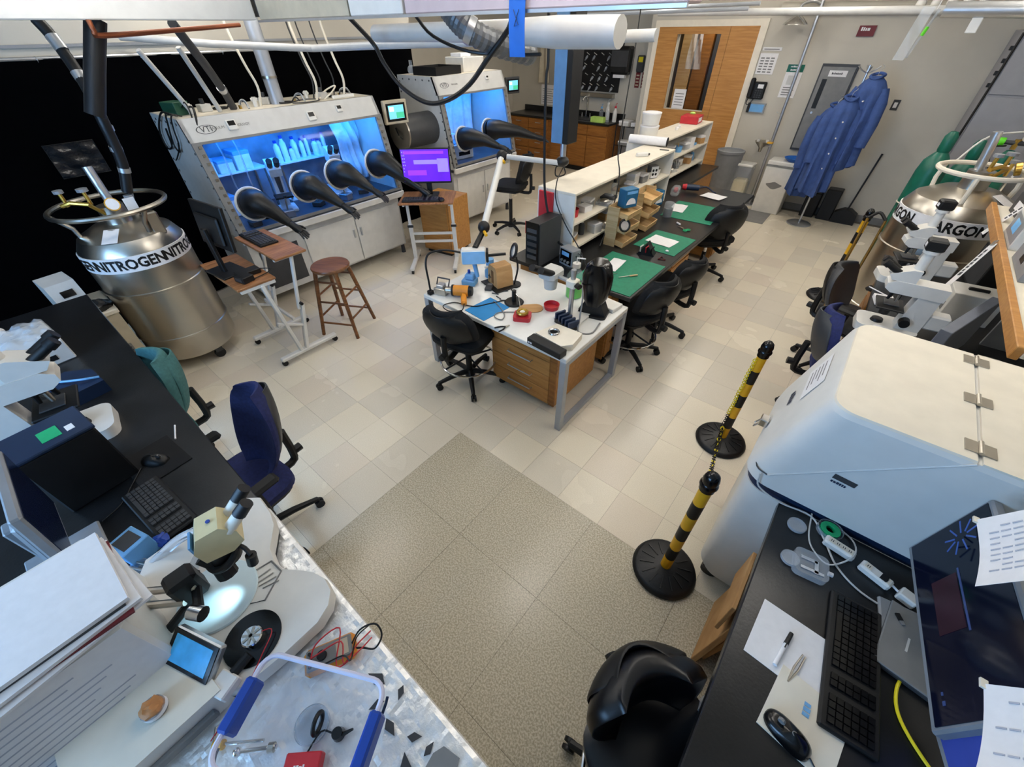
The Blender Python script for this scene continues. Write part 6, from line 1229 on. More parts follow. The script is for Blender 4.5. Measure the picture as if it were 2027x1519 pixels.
o = thing('wall_telephone', 'black wall telephone beside the door frame', 'telephone', (-1.99, Y1-.001, 1.47)); MB().bb(-.10, .11, -.06, 0, 0, .22, ch=.012).build('base', 'black', o); MB().bb(-.12, -.05, -.10, -.05, .01, .27, ch=.018).build('handset', 'black', o); B(.0, .08, -.062, -.06, .14, .19).build('display', 'paper', o)
for q in range(4):
    for r_ in range(3): B(-.02+r_*.035, .0+r_*.035, -.064, -.06, .02+q*.027, .035+q*.027).build('button', 'dark_grey', o)
MB().tube([(-.09, -.07, .01), (-.1, -.06, -.06), (-.06, -.05, -.07), (-.02, -.03, .0)], .006, 6, k=4).build('cord', 'black', o)
o = wallplate('framed_leaflet', 'blue-grey leaflet holder under the telephone', 'leaflet', -2.06, -1.80, 1.29, 1.42, 'grey_metal', .03); B(-.09, .11, -.032, -.03, .015, .115).build('leaflet', 'sky_blue', o); B(-.13, -.09, -.04, -.0, .0, .13).build('pen_holder', 'black', o)
o = wallplate('safety_sign', 'green-topped white safety sign behind the shower pipe', 'sign', -1.68, -1.46, 1.51, 1.91, 'paper', .008); B(-.11, .11, -.0095, -.008, .31, .40).build('header', 'gas_green', o); xf(marks(.026, 8, 4), frame_m((0, -.0099, .375), (1, 0, 0), (0, 0, 1))).build('print', 'paper', o); xf(marks(.026, 7, 6), frame_m((0, -.0099, .335), (1, 0, 0), (0, 0, 1))).build('print', 'paper', o)
B(-.06, .04, -.0095, -.008, .16, .27).build('panel_print', 'offwhite_metal', o)
for q in range(4): B(-.08, .07-.02*(q % 2), -.0095, -.008, .03+q*.03, .042+q*.03).build('printed_line', 'mid_grey', o)
sw_ = thing('emergency_shower', 'emergency shower with eyewash bowl beside the door', 'shower', (-1.50, 8.27, 0)); MB().cyl((0, 0, 0), (0, 0, 3.28), .022, n=12).build('pipe', 'alu', sw_); MB().cyl((0, 0, 0), (0, 0, .02), .09, n=20).build('floor_flange', 'alu', sw_); MB().tube([(0, 0, 2.55), (-.1, -.03, 2.58), (-.22, -.05, 2.55), (-.23, -.05, 2.44)], .018, 10, k=4).build('shower_arm', 'alu', sw_); MB().lathe([(.02, .10), (.06, .07), (.15, .0), (.155, -.015), (0, -.005)], (-.23, -.05, 2.36), 24).build('shower_head', 'chrome', sw_)
MB().cyl((0, 0, .9), (-.12, -.06, .9), .018, n=10).build('eyewash_arm', 'alu', sw_); MB().lathe([(.02, -.12), (.03, -.06), (.11, .02), (.115, .03), (.10, .03), (.03, -.03), (0, -.03)], (-.12, -.06, .93), 24).build('eyewash_bowl', 'steel', sw_)
for s in (-.07, .07): MB().cyl((-.12+s, -.06, .93), (-.12+s*.9, -.06, .985), .018, .025, 12).build('spray_head', 'white', sw_)
MB().bb(-.04, .04, -.14, -.06, .95, .965).build('push_plate', 'yellow', sw_); MB().cyl((.0, 0, 1.3), (-.07, -.05, 1.35), .005, n=6).build('pull_rod', 'alu', sw_)
o = wallplate('electrical_panel', 'tall grey electrical panel with a paper label behind the coats', 'panel', -1.24, -.80, .86, 1.93, 'dark_grey', .04); MB().bb(-.20, .20, -.055, -.04, .03, 1.04, ch=.004).build('door', 'mid_grey', o); B(-.10, .12, -.0565, -.055, .93, 1.0).build('label', 'paper', o); xf(marks(.028, 8, 2), frame_m((.01, -.057, .965), (1, 0, 0), (0, 0, 1))).build('print', 'dark_grey', o); B(-.15, -.09, -.058, -.055, .55, .9).build('dark_strip', 'black', o); MB().cyl((-.12, -.055, .5), (-.12, -.075, .5), .015, n=10).build('latch', 'alu', o)
o = wallplate('fire_sign', 'small dark red sign with white lettering high on the far wall', 'sign', -.99, -.80, 2.22, 2.33, 'maroon', .02); xf(marks(.05, 4, 8), frame_m((0, -.0206, .075), (1, 0, 0), (0, 0, 1))).build('print', 'paper', o)
o = wallplate('light_switch', 'steel light switch plate on the bare far wall', 'switch', -.24, -.16, 1.45, 1.57, 'dark_grey', .006); B(-.02, .02, -.012, -.006, .03, .09).build('rocker', 'paper', o)
# floor-standing things by the door
o = thing('trash_can', 'tall grey trash can next to the oak door', 'trash can', (-2.02, 8.12, 0)); MB().lathe([(0, 0), (.165, 0), (.17, .02), (.205, .76), (.215, .765), (.215, .80), (.20, .80), (.165, .03), (0, .03)], n=32).build('can', 'bin_grey', o); pm = MB(); pm.lathe([(.205, .79), (.215, .805), (.19, .81), (.18, .5)], n=24); pm.build('liner', 'bag', o)
o = thing('lined_bin', 'white bin with a yellowish bag between trash can and eyewash', 'bin', (-1.74, 8.18, 0)); MB().bb(-.13, .13, -.12, .12, 0, .62, ch=.02).build('bin', 'bin_plastic', o); MB().bb(-.11, .11, -.10, .10, .02, .40, ch=.03).build('bag', 'scope_cream', o); MB().bb(-.135, .135, -.125, .125, .60, .64, ch=.01).build('rim', 'white', o)
o = thing('white_cabinet_bin', 'narrow white dispenser cabinet with grey emblem under the coats', 'cabinet', (-1.20, 8.14, 0)); MB().bb(-.20, .20, -.16, .16, 0, .68, ch=.01).build('body', 'white', o); MB().bb(-.205, .205, -.165, .165, .68, .70, ch=.004).build('edge_band', 'mid_grey', o); MB().bb(-.20, .20, -.16, .16, .70, .76, ch=.01).build('top', 'white', o)
ov = MB(); ov.prism([(.11*math.cos(a)*(1+.15*math.sin(3*a)), .045*math.sin(a)*(1+.2*math.cos(4*a))) for a in [2*PI*k/24 for k in range(24)]], 0, .001, frame_m((0, -.1605, .42), (1, 0, 0), (0, 0, 1))); ov.build('emblem', 'mid_grey', o)
o = thing('blue_basin', 'blue plastic basin on the white dispenser cabinet', 'basin', (-1.06, 8.12, .761)); MB().lathe([(0, 0), (.10, 0), (.155, .04), (.16, .05), (.15, .05), (.10, .008), (0, .008)], n=32).build('basin', 'blue_basin', o)
tag(MB().bb(-.22, .22, -.31, .31, 0, .006, ch=.002).build('floor_mat', 'mid_grey', None, (-1.29, 7.72, .0005), (0, 0, .03)), 'grey rubber mat on the floor before the white dispenser cabinet', 'mat')
# coat stand with blue lab coats
cs = thing('coat_stand', 'coat stand with a round silver foot in front of the far wall', 'coat stand', (-.63, 7.79, 0)); MB().lathe([(0, 0), (.165, 0), (.17, .012), (.15, .025), (.03, .035), (0, .035)], n=36).build('foot', 'alu', cs); MB().cyl((0, 0, .03), (0, 0, 1.96), .014, n=10).build('pole', 'alu', cs)
for k in range(4): a = k*PI/2+.3; MB().tube([(0, 0, 1.88), (math.cos(a)*.07, math.sin(a)*.07, 1.91), (math.cos(a)*.12, math.sin(a)*.12, 1.95)], .008, 6, k=3).build('hook', 'alu', cs)
def coat(lab, loc, rz, L_, W_, seed, top=.10):
    t = thing('lab_coat', lab, 'lab coat', loc, rz, 'blue lab coats on the stand')
    mb = MB(); N = 64; K = 20; ph = seed*1.7
    for j in range(K+1):
        v = j/K; z = -v*L_
        sh = min(1, (v/.16))**.6
        hx = (.05+(W_*.5-.05)*sh)*(1+.10*v); hy = (.045+.07*sh)*(1+.55*v)
        for k in range(N):
            a = 2*PI*k/N; fold = 1+.42*v*math.sin(7*a+ph+2*v)+.2*v*math.sin(13*a+ph*2)
            mb.v.append((hx*math.cos(a)*(1+.12*v*math.sin(6*a+ph)), hy*math.sin(a)*fold, z+.03*v*math.sin(3*a+ph)))
    for j in range(K):
        for k in range(N): mb.f.append((j*N+k, j*N+(k+1) % N, (j+1)*N+(k+1) % N, (j+1)*N+k)[::-1])
    mb.f.append(tuple(range(N))); mb.build('body', 'coat_blue', t, ang=70)
    for s in (-1, 1):
        sl = MB(); x0 = s*W_*.46; sl.tube([(x0*.8, 0, -.13), (x0*1.05, -.02, -.28), (x0*1.15, -.03, -.5), (x0*1.1, -.05, -.75)], [.06, .075, .072, .066], 12, k=0); sl.build('sleeve', 'coat_blue', t, ang=70)
    MB().tube([(-.06, -.05, -.005), (0, -.065, -.03), (.06, -.05, -.005), (.06, .05, .01), (0, .06, .025), (-.06, .05, .01)], .016, 6, closed=True, k=3).build('collar', 'coat_blue', t)
    for q in range(4): MB().cyl((.01, -.11-.04*q*.3, -.25-.18*q), (.01, -.12-.04*q*.3-.02, -.25-.18*q), .009, n=8).build('button', 'paper', t)
    MB().tube([(-W_*.4, 0, -.13), (0, 0, -.01), (W_*.4, 0, -.13)], .005, 6).build('hanger', 'alu', t); MB().tube([(0, 0, -.01), (0, 0, .05), (.03, 0, .09), (.0, 0, .11)], .003, 6, k=4).build('hanger_hook', 'alu', t)
    return t
coat('blue lab coat hanging nearest the bare wall on the stand', (-.50, 7.74, 1.86), -.25, 1.0, .36, 1)
coat('blue lab coat hanging in the middle of the stand', (-.66, 7.62, 1.64), .2, 1.12, .34, 2)
coat('long blue lab coat hanging nearest the electrical panel', (-.80, 7.86, 1.52), .5, 1.10, .36, 3)
for k, (x, y) in enumerate(((-.62, 8.30), (-.38, 8.30))): o = thing('rubber_boot_bin', 'black open bin standing behind the coat stand, %s' % ('by the white cabinet', 'by the dustpan')[k], 'bin', (x, y, 0), 0, 'black bins behind the coats'); MB().bb(-.10, .10, -.10, .10, 0, .36+.08*k, ch=.01).build('bin', 'black', o); B(-.08, .08, -.08, .08, .361+.08*k, .364+.08*k).build('opening', 'dark_grey', o)
o = thing('lobby_dustpan', 'black long-handled dustpan leaning at the far wall', 'dustpan', (-.12, 8.27, 0)); MB().prism([(-.16, 0), (.16, 0), (.15, .14), (.05, .2), (-.05, .2), (-.15, .14)], -.08, .08, RX(PI/2)).build('pan', 'black', o); MB().cyl((0, .0, .18), (.06, .1, .95), .012, n=8).build('handle', 'black', o)
# tall grey storage at far right
gc = thing('grey_cabinet', 'tall grey equipment cabinet in the far right corner', 'cabinet', (1.12, 7.75, 0)); MB().bb(-.58, .58, -.55, .65, .0, 2.28, ch=.004).build('body', 'grey_lt', gc)
MB().bb(-.57, .57, -.566, -.55, 1.78, 2.26, ch=.003).build('upper_panel', 'grey_lt', gc); MB().bb(-.57, .57, -.566, -.55, .05, 1.76, ch=.003).build('lower_panel', 'grey_lt', gc)
for z in (1.85, 1.95, 2.05, 2.15): MB().bb(-.62, -.58, -.52, -.47, z-.018, z+.018, ch=.003).build('side_clip', 'black', gc)
MB().tube([(-.59, -.56, 2.27), (-.59, -.56, 1.75), (-.60, -.57, 1.0)], .012, 6).build('edge_seal', 'black', gc)
# gas cylinders
def cylg(lab, loc, h): t = thing('gas_cylinder', lab, 'gas cylinder', loc, 0, 'green gas cylinders'); MB().lathe([(0, 0), (.115, 0), (.125, .02), (.125, h-.22), (.11, h-.12), (.06, h-.05), (.04, h-.03), (0, h-.03)], n=28).build('body', 'gas_green', t); MB().lathe([(.045, h-.05), (.055, h-.02), (.055, h+.10), (.03, h+.14), (0, h+.145)], n=20).build('cap', 'gas_green', t); MB().torus((0, 0, h*.62), .128, .006, 28, 6).build('chain', 'cream', t)
cylg('green gas cylinder standing in front of the argon tank rear', (.42, 6.35, 0), 1.40); cylg('green gas cylinder behind the argon ring handle', (.86, 6.15, 0), 1.32); cylg('green gas cylinder between the argon tank and the grey cabinet', (.70, 6.75, 0), 1.30)
o = thing('regulator', 'gas regulator with a green knob on the cylinder by the argon tank', 'regulator', (.86, 6.15, 1.47)); MB().cyl((0, 0, -.0), (0, 0, .08), .02, n=10).build('stem', 'brass', o); MB().cyl((-.08, 0, .05), (.1, 0, .05), .018, n=10).build('body', 'dark_grey', o); MB().cyl((-.08, 0, .05), (-.14, 0, .05), .035, n=14).build('knob', 'green', o)
for s in (.04, .1): g_ = MB().cyl((s, -.02, .09), (s, -.05, .1), .03, n=16).build('gauge', 'chrome', o)
tag(MB().tube([(.46, 5.3, 1.46), (.6, 5.6, 1.62), (.86, 5.8, 1.66), (1.1, 5.7, 1.75), (1.3, 5.4, 1.6)], .008, 6, k=5).build('braided_hose', 'offwhite_metal', None), 'pale hose arching over the argon tank', 'hose')
tag(MB().tube([(.80, 6.1, 1.5), (.7, 5.9, 1.5), (.72, 5.6, 1.4), (.74, 5.45, 1.36)], .007, 6, k=5).build('black_hose', 'black', None), 'black hose from the regulator to the argon tank', 'hose')
# ================================================================= RIGHT MICROSCOPE BENCH
r2 = thing('microscope_bench', 'black-topped bench with two white microscopes on the right', 'bench', (.75, 3.5, 0)); MB().bb(-.42, .55, -1.40, .98, .86, .90, ch=.004).build('worktop', 'epoxy', r2)
for k in range(3): y0 = -1.38+.92*k; u = B(-.36, .53, y0+.01, y0+.5, .08, .86).build('base_unit', 'oak_dark', r2); MB().bb(-.378, -.36, y0+.02, y0+.49, .10, .55, ch=.003).build('door', 'oak_dark', u); MB().bb(-.378, -.36, y0+.02, y0+.49, .57, .84, ch=.003).build('drawer', 'oak_dark', u)
RB = .9005
sf = thing('wall_shelf', 'oak-edged shelf board above the right microscope bench', 'shelf', (.7, 3.3, 1.36)); MB().bb(.03, .55, -1.08, 1.12, 0, .03, ch=.002).build('board', 'paper_old', sf); MB().bb(0, .03, -1.08, 1.12, -.012, .045, ch=.003).build('oak_edge', 'oak', sf)
for y in (-1.06, 0, 1.1): B(.2, .55, y-.01, y+.01, -.46, 0).build('bracket', 'grey_metal', sf)
sf2 = thing('wall_shelf', 'oak-edged upper shelf board near the argon tank', 'shelf', (.86, 4.75, 1.62)); MB().bb(.03, .5, -.95, .45, 0, .03, ch=.002).build('board', 'paper_old', sf2); MB().bb(0, .03, -.95, .45, -.012, .045, ch=.003).build('oak_edge', 'oak', sf2)
for y in (-.93, -.05): B(.06, .08, y-.01, y+.01, -.23, 0).build('support', 'grey_metal', sf2)
for y in (.4,): B(.3, .5, y-.01, y+.01, -.72, 0).build('support', 'grey_metal', sf2)
o = box_thing('shelf_instrument', 'grey instrument with a blue display on the oak-edged shelf', 'instrument', (.86, 3.62, 1.3905), .0, (.24, .34, .14), 'offwhite_metal', [('display', B(-.1215, -.12, -.05, .08, .05, .11), 'scr_cyan'), ('front_frame', B(-.1208, -.1195, -.15, .15, .02, .13), 'grey_metal')])
o = box_thing('shelf_instrument', 'dark grey flat instrument on the oak-edged shelf, nearer one', 'instrument', (.88, 3.15, 1.3905), .0, (.26, .36, .10), 'grey_metal', [('slot', B(-.1315, -.13, -.04, .04, .04, .07), 'black')])
o = box_thing('file_box', 'pale document box at the near end of the oak-edged shelf', 'box', (.92, 2.62, 1.3905), .05, (.22, .4, .08), 'white', [('lid', MB().bb(-.112, .112, -.202, .202, .06, .083, ch=.002), 'paper')])
o = box_thing('file_box', 'dark document box at the far end of the oak-edged shelf', 'box', (.90, 4.2, 1.3905), .1, (.2, .25, .12), 'dark_grey', [('label', B(-.1015, -.1, -.06, .06, .03, .08), 'paper')])
box_thing('file_box', 'white document box on the upper shelf near the argon tank', 'box', (1.08, 4.6, 1.6505), .0, (.22, .5, .10), 'paper', [('lid', MB().bb(-.112, .112, -.252, .252, .07, .103, ch=.002), 'white')])
def banner(lab, top, bot, w_, s):
    a, b = V(top), V(bot); t = thing('hanging_label', lab, 'label', top); d = b-a; yv = V((0, 1, 0)); m = frame_m((0, 0, 0), d, yv)
    xf(MB().bb(0, d.length, -w_/2, w_/2, -.0008, .0008), m).build('strip', 'paper', t); xf(marks(w_*.62, s, s), m @ TR(d.length/2, 0, -.0014) @ RX(PI)).build('print', 'dark_grey', t); xf(MB().bb(-.02, .01, -.02, .02, -.006, .006), m).build('clip', 'steel', t)
banner('long white lettered strip hanging before the argon tank from the upper shelf', (.855, 4.05, 1.62), (.70, 4.02, 1.30), .07, 8)
banner('white lettered strip hanging from the oak-edged shelf over the grey screen', (.695, 3.55, 1.38), (.61, 3.42, 1.12), .08, 7)
o = box_thing('grey_screen', 'tilted grey display back standing on the right microscope bench', 'display', (.70, 2.95, RB), -.35, (.05, .62, .30), 'grey_blue', [('rear_strip', B(-.026, -.025, -.28, .28, .26, .29), 'grey_metal'), ('foot', MB().bb(-.1, .1, -.12, .12, 0, .012, ch=.003), 'grey_metal')])
o = box_thing('lamp_power_box', 'white power supply box behind the camera microscope', 'power supply', (.80, 3.62, RB), .1, (.24, .2, .18), 'white', [('handle', MB().bb(-.05, .05, -.01, .01, .18, .195, ch=.002), 'black'), ('vent', B(-.121, -.12, -.06, .06, .04, .10), 'mid_grey')])
o = box_thing('mini_computer', 'black computer box at the back of the right microscope bench', 'computer', (.92, 4.22, RB), .1, (.16, .36, .26), 'black', [('front', B(-.0815, -.08, -.16, .16, .02, .24), 'dark_grey')])
o = box_thing('slide_carton', 'small white carton beside the camera microscope', 'box', (.40, 3.52, RB), .2, (.11, .13, .03), 'paper', [('print', B(-.03, .03, -.04, .04, .0302, .0308), 'mid_grey')])
o = box_thing('slide_carton', 'open white carton with dark clips near the housing', 'box', (.42, 3.0, RB), -.3, (.12, .12, .05), 'paper', [('print', B(-.03, .03, -.02, .02, .0502, .0508), 'black')])
o = box_thing('filter_block', 'white and black filter block near the grey screen', 'block', (.56, 2.92, RB), .3, (.07, .08, .05), 'black', [('cap', MB().bb(-.025, .025, -.03, .03, .05, .065, ch=.003), 'paper')])
for k in range(3): o = thing('cable_coil', 'coil of pale cable on the bench behind the housing, %s turn' % ('lower', 'middle', 'upper')[k], 'cable', (.92, 2.92+.01*k, RB+.01+.016*k), 0, 'coiled pale cable'); MB().torus((0, 0, 0), .13-.008*k, .007, 36, 6).build('coil', 'offwhite_metal', o); MB().tube([(.13-.008*k, 0, 0), (.15, .05, .0), (.12, .1, 0)], .006, 6).build('tail', 'offwhite_metal', o)
for k, p in enumerate(([(.55, 2.95, .94), (.6, 2.75, .95), (.62, 2.5, .93), (.58, 2.3, .92)], [(.6, 2.97, .94), (.66, 2.8, .97), (.68, 2.55, .95), (.7, 2.3, .92)], [(.85, 2.6, .91), (.95, 2.5, .92), (1.05, 2.35, .91), (1.1, 2.2, .91)])): tag(MB().tube(p, .006, 6, k=5).build('bench_cable', ('offwhite_metal', 'mid_grey', 'blue_plastic')[k], None), ('pale cable running to the housing by the grey screen', 'grey cable bowing behind the housing', 'blue cable behind the coiled pale cable')[k], 'cable')
tag(MB().tube([(.30, 3.72, .906), (.42, 3.62, .91)], .004, 6).build('glass_rod', 'paper', None), 'thin white rod lying before the farther microscope', 'rod')
tag(MB().cyl((.70, 4.02, .91), (.76, 3.98, .91), .006, n=8).build('pen', 'paper', None), 'white pen behind the camera microscope', 'pen')
# hand truck by the striped post
ht = thing('hand_truck', 'low hand truck with black wheels by the farthest striped post', 'hand truck', (.19, 5.0, 0), .1)
for s in (-.07, .09): MB().cyl((s-.02, 0, .07), (s+.02, 0, .07), .07, n=20).build('wheel', 'black_rubber', ht)
MB().cyl((-.09, 0, .07), (.11, 0, .07), .012, n=8).build('axle', 'steel', ht); MB().bb(-.08, .10, .02, .22, .03, .045, ch=.003).build('toe_plate', 'brass_d', ht)
for s in (-.06, .08): MB().cyl((s, .02, .05), (s+.0, .22, .95), .012, n=8).build('rail', 'brass_d', ht)
MB().tube([(-.06, .22, .95), (.01, .26, 1.0), (.08, .22, .95)], .014, 8, k=4).build('grip', 'black', ht)
# ================================================================= STRIPED POSTS AND CHAIN
def post(lab, loc, h=.9, rb_=.17, n=7, ph=0):
    t = thing('barrier_post', lab, 'barrier post', loc, ph, 'striped barrier posts')
    MB().lathe([(0, 0), (rb_, 0), (rb_+.006, .012), (rb_*.99, .03), (rb_*.9, .04), (rb_*.3, .055), (.034, .06), (0, .06)], n=40).build('base', 'black_rubber', t)
    for k in range(14): a = k*2*PI/14; MB().box((math.cos(a)*rb_*.6, math.sin(a)*rb_*.6, .048), (rb_*.45, .006, .008), (0, .12, a)).build('base_rib', 'black_rubber', t)
    z0, z1 = .055, h-.10; dz = (z1-z0)/n
    for k in range(n): MB().cyl((0, 0, z0+k*dz), (0, 0, z0+(k+1)*dz), .0285, n=20, cap=False).build('stripe', ('yellow', 'black')[k % 2], t)
    MB().lathe([(.029, z1), (.034, z1+.005), (.034, z1+.03), (.04, z1+.035), (.04, z1+.045), (.034, z1+.055), (.036, z1+.075), (.030, z1+.10), (.015, z1+.115), (0, z1+.118)], n=20).build('cap', 'black_gloss', t)
    return t
post('black and yellow striped post nearest the camera', (.0, 1.335, 0)); post('black and yellow striped post with a chain looped down it', (-.075, 2.515, 0)); post('black and yellow striped post standing farthest by the hand truck', (.11, 5.44, 0), .96)
ch = thing('plastic_chain', 'yellow and black plastic chain hanging down the middle post', 'chain', (-.075, 2.515, .8)); lk = MB().torus((0, 0, 0), .011, .003, 12, 5).mesh('link', 'yellow_b'); lk2 = MB().torus((0, 0, 0), .011, .003, 12, 5).mesh('link', 'black')
cp = [(-.03, -.03, 0)]
for k in range(24):
    p = V((-.028+.002*math.sin(k), -.032, -.02-k*.026)); o = bpy.data.objects.new('link', lk if k < 19 else lk2); C.objects.link(o); o.parent = ch; o.location = p; o.rotation_euler = (PI/2, (k % 2)*PI/2, .6)
CP = [V((-.02, -.04, -.64)), V((-.0, -.12, -.72)), V((.03, -.4, -.6)), V((.055, -.8, -.3)), V((.072, -1.14, .0))]
pts_ = cat(CP, 14)
for k, p in enumerate(pts_[:-1]):
    o = bpy.data.objects.new('link', lk2 if k % 5 else lk); C.objects.link(o); o.parent = ch; o.location = p; q = (pts_[k+1]-p).to_track_quat('X', 'Z') @ Quaternion((1, 0, 0), (k % 2)*PI/2); o.rotation_mode = 'QUATERNION'; o.rotation_quaternion = q; o.scale = (1.2, 1, 1)
chair('black shop stool with a backrest by the small glovebox', (-4.02, 4.80, 0), face(-.95, -.3), 'black_fabric', .62, .70, 1.08, .40, wheelrot=.2, taper=.8)
# ================================================================= OVERHEAD SERVICES
tr1 = thing('lighting_trunking', 'pale metal trunking crossing above the long glovebox end', 'trunking', (-4.0, 1.05, 2.41)); MB().bb(-.07, .07, -1.6, .80, 0, .16, ch=.006).build('channel', 'white', tr1)
for y in (-1.2, .4): MB().cyl((0, y, .16), (0, y, ZC-2.41), .006, n=6).build('hanger_rod', 'alu', tr1)
tr2 = thing('lighting_trunking', 'beige metal trunking spanning the room with blue tape on it', 'trunking', (-2.5, 1.93, 2.41)); MB().bb(-1.42, -.30, -.06, .06, 0, .16, ch=.006).build('channel', 'beige', tr2); MB().bb(-.28, .20, -.062, .062, .0, .16, ch=.006).build('channel', 'white', tr2); MB().bb(.22, 1.75, -.06, .06, .0, .16, ch=.006).build('channel', 'pinkish', tr2); MB().bb(-1.43, 1.75, -.075, -.06, -.012, .0).build('lip', 'alu', tr2)
for x in (-1.3, .0, 1.5): MB().cyl((x, 0, .16), (x, 0, ZC-2.41), .006, n=6).build('hanger_rod', 'alu', tr2)
MB().bb(-1.58, -1.44, -.05, .05, .02, .15, ch=.004).build('junction_box', 'dark_grey', tr2)
tp = thing('blue_tape_strip', 'strip of blue tape hanging from the overhead trunking', 'tape', (-1.495, 1.855, 2.41)); MB().grid(lambda u, v: (-.045+u*.09, -.004-.012*math.sin(v*2.5), .10-v*.26), 4, 10, (0, .001, 0)).build('strip', 'blue_tape', tp); MB().tube([(-.015, -.02, .0), (.012, -.02, -.05), (-.01, -.021, -.055), (.015, -.02, .0)], .0015, 5).build('pen_mark', 'navy_paint', tp)
def pipe(name, lab, cat_, pts, r, mt, k=0, n=14, bands=None):
    t = thing(name, lab, cat_, pts[0]); a = V(pts[0]); MB().tube([V(p)-a for p in pts], r, n, k=k).build('pipe', mt, t)
    for (b, rr_, mm_) in (bands or []): 
        p, q = V(b[0])-a, V(b[1])-a; MB().cyl(p, q, rr_, n=n).build('band', mm_, t)
    return t
pipe('conduit_tray', 'white bent conduit sagging below the trunking over the glovebox', 'conduit', [(-5.45, 1.35, 2.33), (-5.0, 1.9, 2.27), (-4.58, 2.6, 2.225), (-3.6, 2.6, 2.255), (-2.2, 2.6, 2.29), (-1.18, 2.6, 2.315)], .028, 'offwhite_metal')
pipe('exhaust_duct', 'fat white exhaust duct running under the trunking', 'duct', [(-3.18, 2.32, 2.33), (-2.59, 2.32, 2.335), (-1.95, 2.32, 2.335), (-1.6, 2.32, 2.33), (-1.24, 2.32, 2.33)], [.05, .05, .055, .07, .066], 'offwhite_metal')
fx = thing('flexible_duct', 'silver corrugated flexible duct bending down from the trunking', 'duct', (-2.13, 2.06, 2.4)); fp = cat([V(p) for p in ((-.03, -.01, .06), (.03, -.0, -.0), (.12, .02, -.06), (.18, .18, -.12), (.20, .45, -.17))], 10); MB().tube(fp, [.055+.006*(i % 2) for i in range(len(fp))], 16).build('hose', 'duct_grey', fx, ang=20); MB().cyl(fp[18], fp[21], .066, n=18).build('clamp_band', 'alu', fx)
pipe('air_hose', 'thick black hose looping down in front of the small glovebox', 'hose', [(-3.01, 2.0, 2.42), (-3.0, 2.15, 2.28), (-2.92, 2.15, 2.18), (-2.79, 2.15, 2.07), (-2.62, 2.15, 2.0), (-2.46, 2.15, 1.98), (-2.28, 2.15, 2.02), (-2.11, 2.15, 2.1), (-1.96, 2.15, 2.22), (-1.82, 2.15, 2.33), (-1.76, 2.12, 2.37), (-1.63, 2.0, 2.42)], .014, 'black_rubber', 5, 10)
pipe('thin_hose', 'thin black hose hanging behind the thick looped hose', 'hose', [(-2.30, 1.95, 2.41), (-2.28, 2.05, 2.32), (-2.15, 2.2, 2.25), (-1.9, 2.3, 2.235), (-1.7, 2.3, 2.24)], .009, 'black_rubber', 4, 8)
pipe('insulated_pipe', 'thick black insulated pipe dropping from the copper line', 'pipe', [(-4.05, .93, 2.42), (-4.07, .79, 2.17), (-4.08, .67, 1.95)], .052, 'black_rubber', 0, 16)
pipe('insulated_pipe', 'slanted black insulated hose with silver bands above the nitrogen tank', 'pipe', [(-4.47, .72, 2.42), (-4.44, .74, 2.35), (-4.39, .75, 2.24), (-4.33, .75, 2.13), (-4.22, .73, 2.0), (-4.17, .71, 1.93), (-4.20, .70, 1.75), (-4.23, .68, 1.61), (-4.27, .63, 1.46)], .034, 'black_rubber', 3, 14, [(((-4.435, .742, 2.34), (-4.40, .75, 2.27)), .037, 'alu'), (((-4.345, .75, 2.16), (-4.325, .75, 2.12)), .037, 'alu'), (((-4.185, .712, 1.88), (-4.19, .71, 1.85)), .037, 'alu'), (((-4.205, .70, 1.755), (-4.21, .697, 1.725)), .037, 'alu'), (((-4.23, .683, 1.62), (-4.235, .677, 1.59)), .037, 'alu')])
pipe('copper_pipe', 'copper pipe running below the pale trunking', 'pipe', [(-3.91, .86, 2.41), (-3.91, .86, 2.36), (-3.95, .9, 2.34), (-4.19, 1.36, 2.36), (-4.4, 1.92, 2.39)], .014, 'copper', 3, 10)
for k, (a, b) in enumerate((((-4.85, 1.28, 2.25), (-4.98, 1.5, 1.80)), ((-4.8, 1.55, 2.26), (-4.95, 1.72, 1.80)))): pipe('drop_conduit', 'slanted pale conduit dropping to the glovebox top, %s' % ('nearer the tank', 'nearer the black cable')[k], 'conduit', [a, b], .020, 'offwhite_metal', 0, 12)
pipe('cable_conduit', 'black cable sleeve with a silver band dropping to the glovebox', 'cable', [(-4.4, 1.45, 2.40), (-4.7, 1.66, 2.15), (-4.95, 1.82, 1.93), (-5.02, 1.87, 1.80)], .033, 'dark_grey', 0, 12, [(((-4.9, 1.785, 1.975), (-4.93, 1.806, 1.948)), .038, 'alu')])
pipe('vent_pipe', 'thick grey vent pipe rising from the long glovebox top', 'pipe', [(-5.05, 2.32, 1.79), (-5.05, 2.32, 2.4), (-5.05, 2.32, 3.25)], .065, 'grey_metal_l', 0, 18, [(((-5.05, 2.32, 2.0), (-5.05, 2.32, 2.02)), .07, 'steel')])
for k, (x, y, mt, r) in enumerate(((-4.95, 2.7, 'cream', .012), (-5.1, 2.75, 'dark_grey', .008), (-4.98, 3.05, 'cream', .012), (-5.1, 3.0, 'dark_grey', .007), (-5.2, 2.9, 'dark_grey', .007), (-5.0, 2.12, 'cream', .012))): pipe('service_line', 'service line rising from the long glovebox top, %s from the vent pipe side' % ('third', 'fourth', 'sixth', 'fifth', 'seventh', 'first')[k], 'cable', [(x, y, 1.79), (x+.03, y+.02, 1.95), (x+.0, y-.02, 2.15), (x-.05, y-.05, 2.5), (x-.05, y-.05, 3.28)], r, mt, 4, 8)
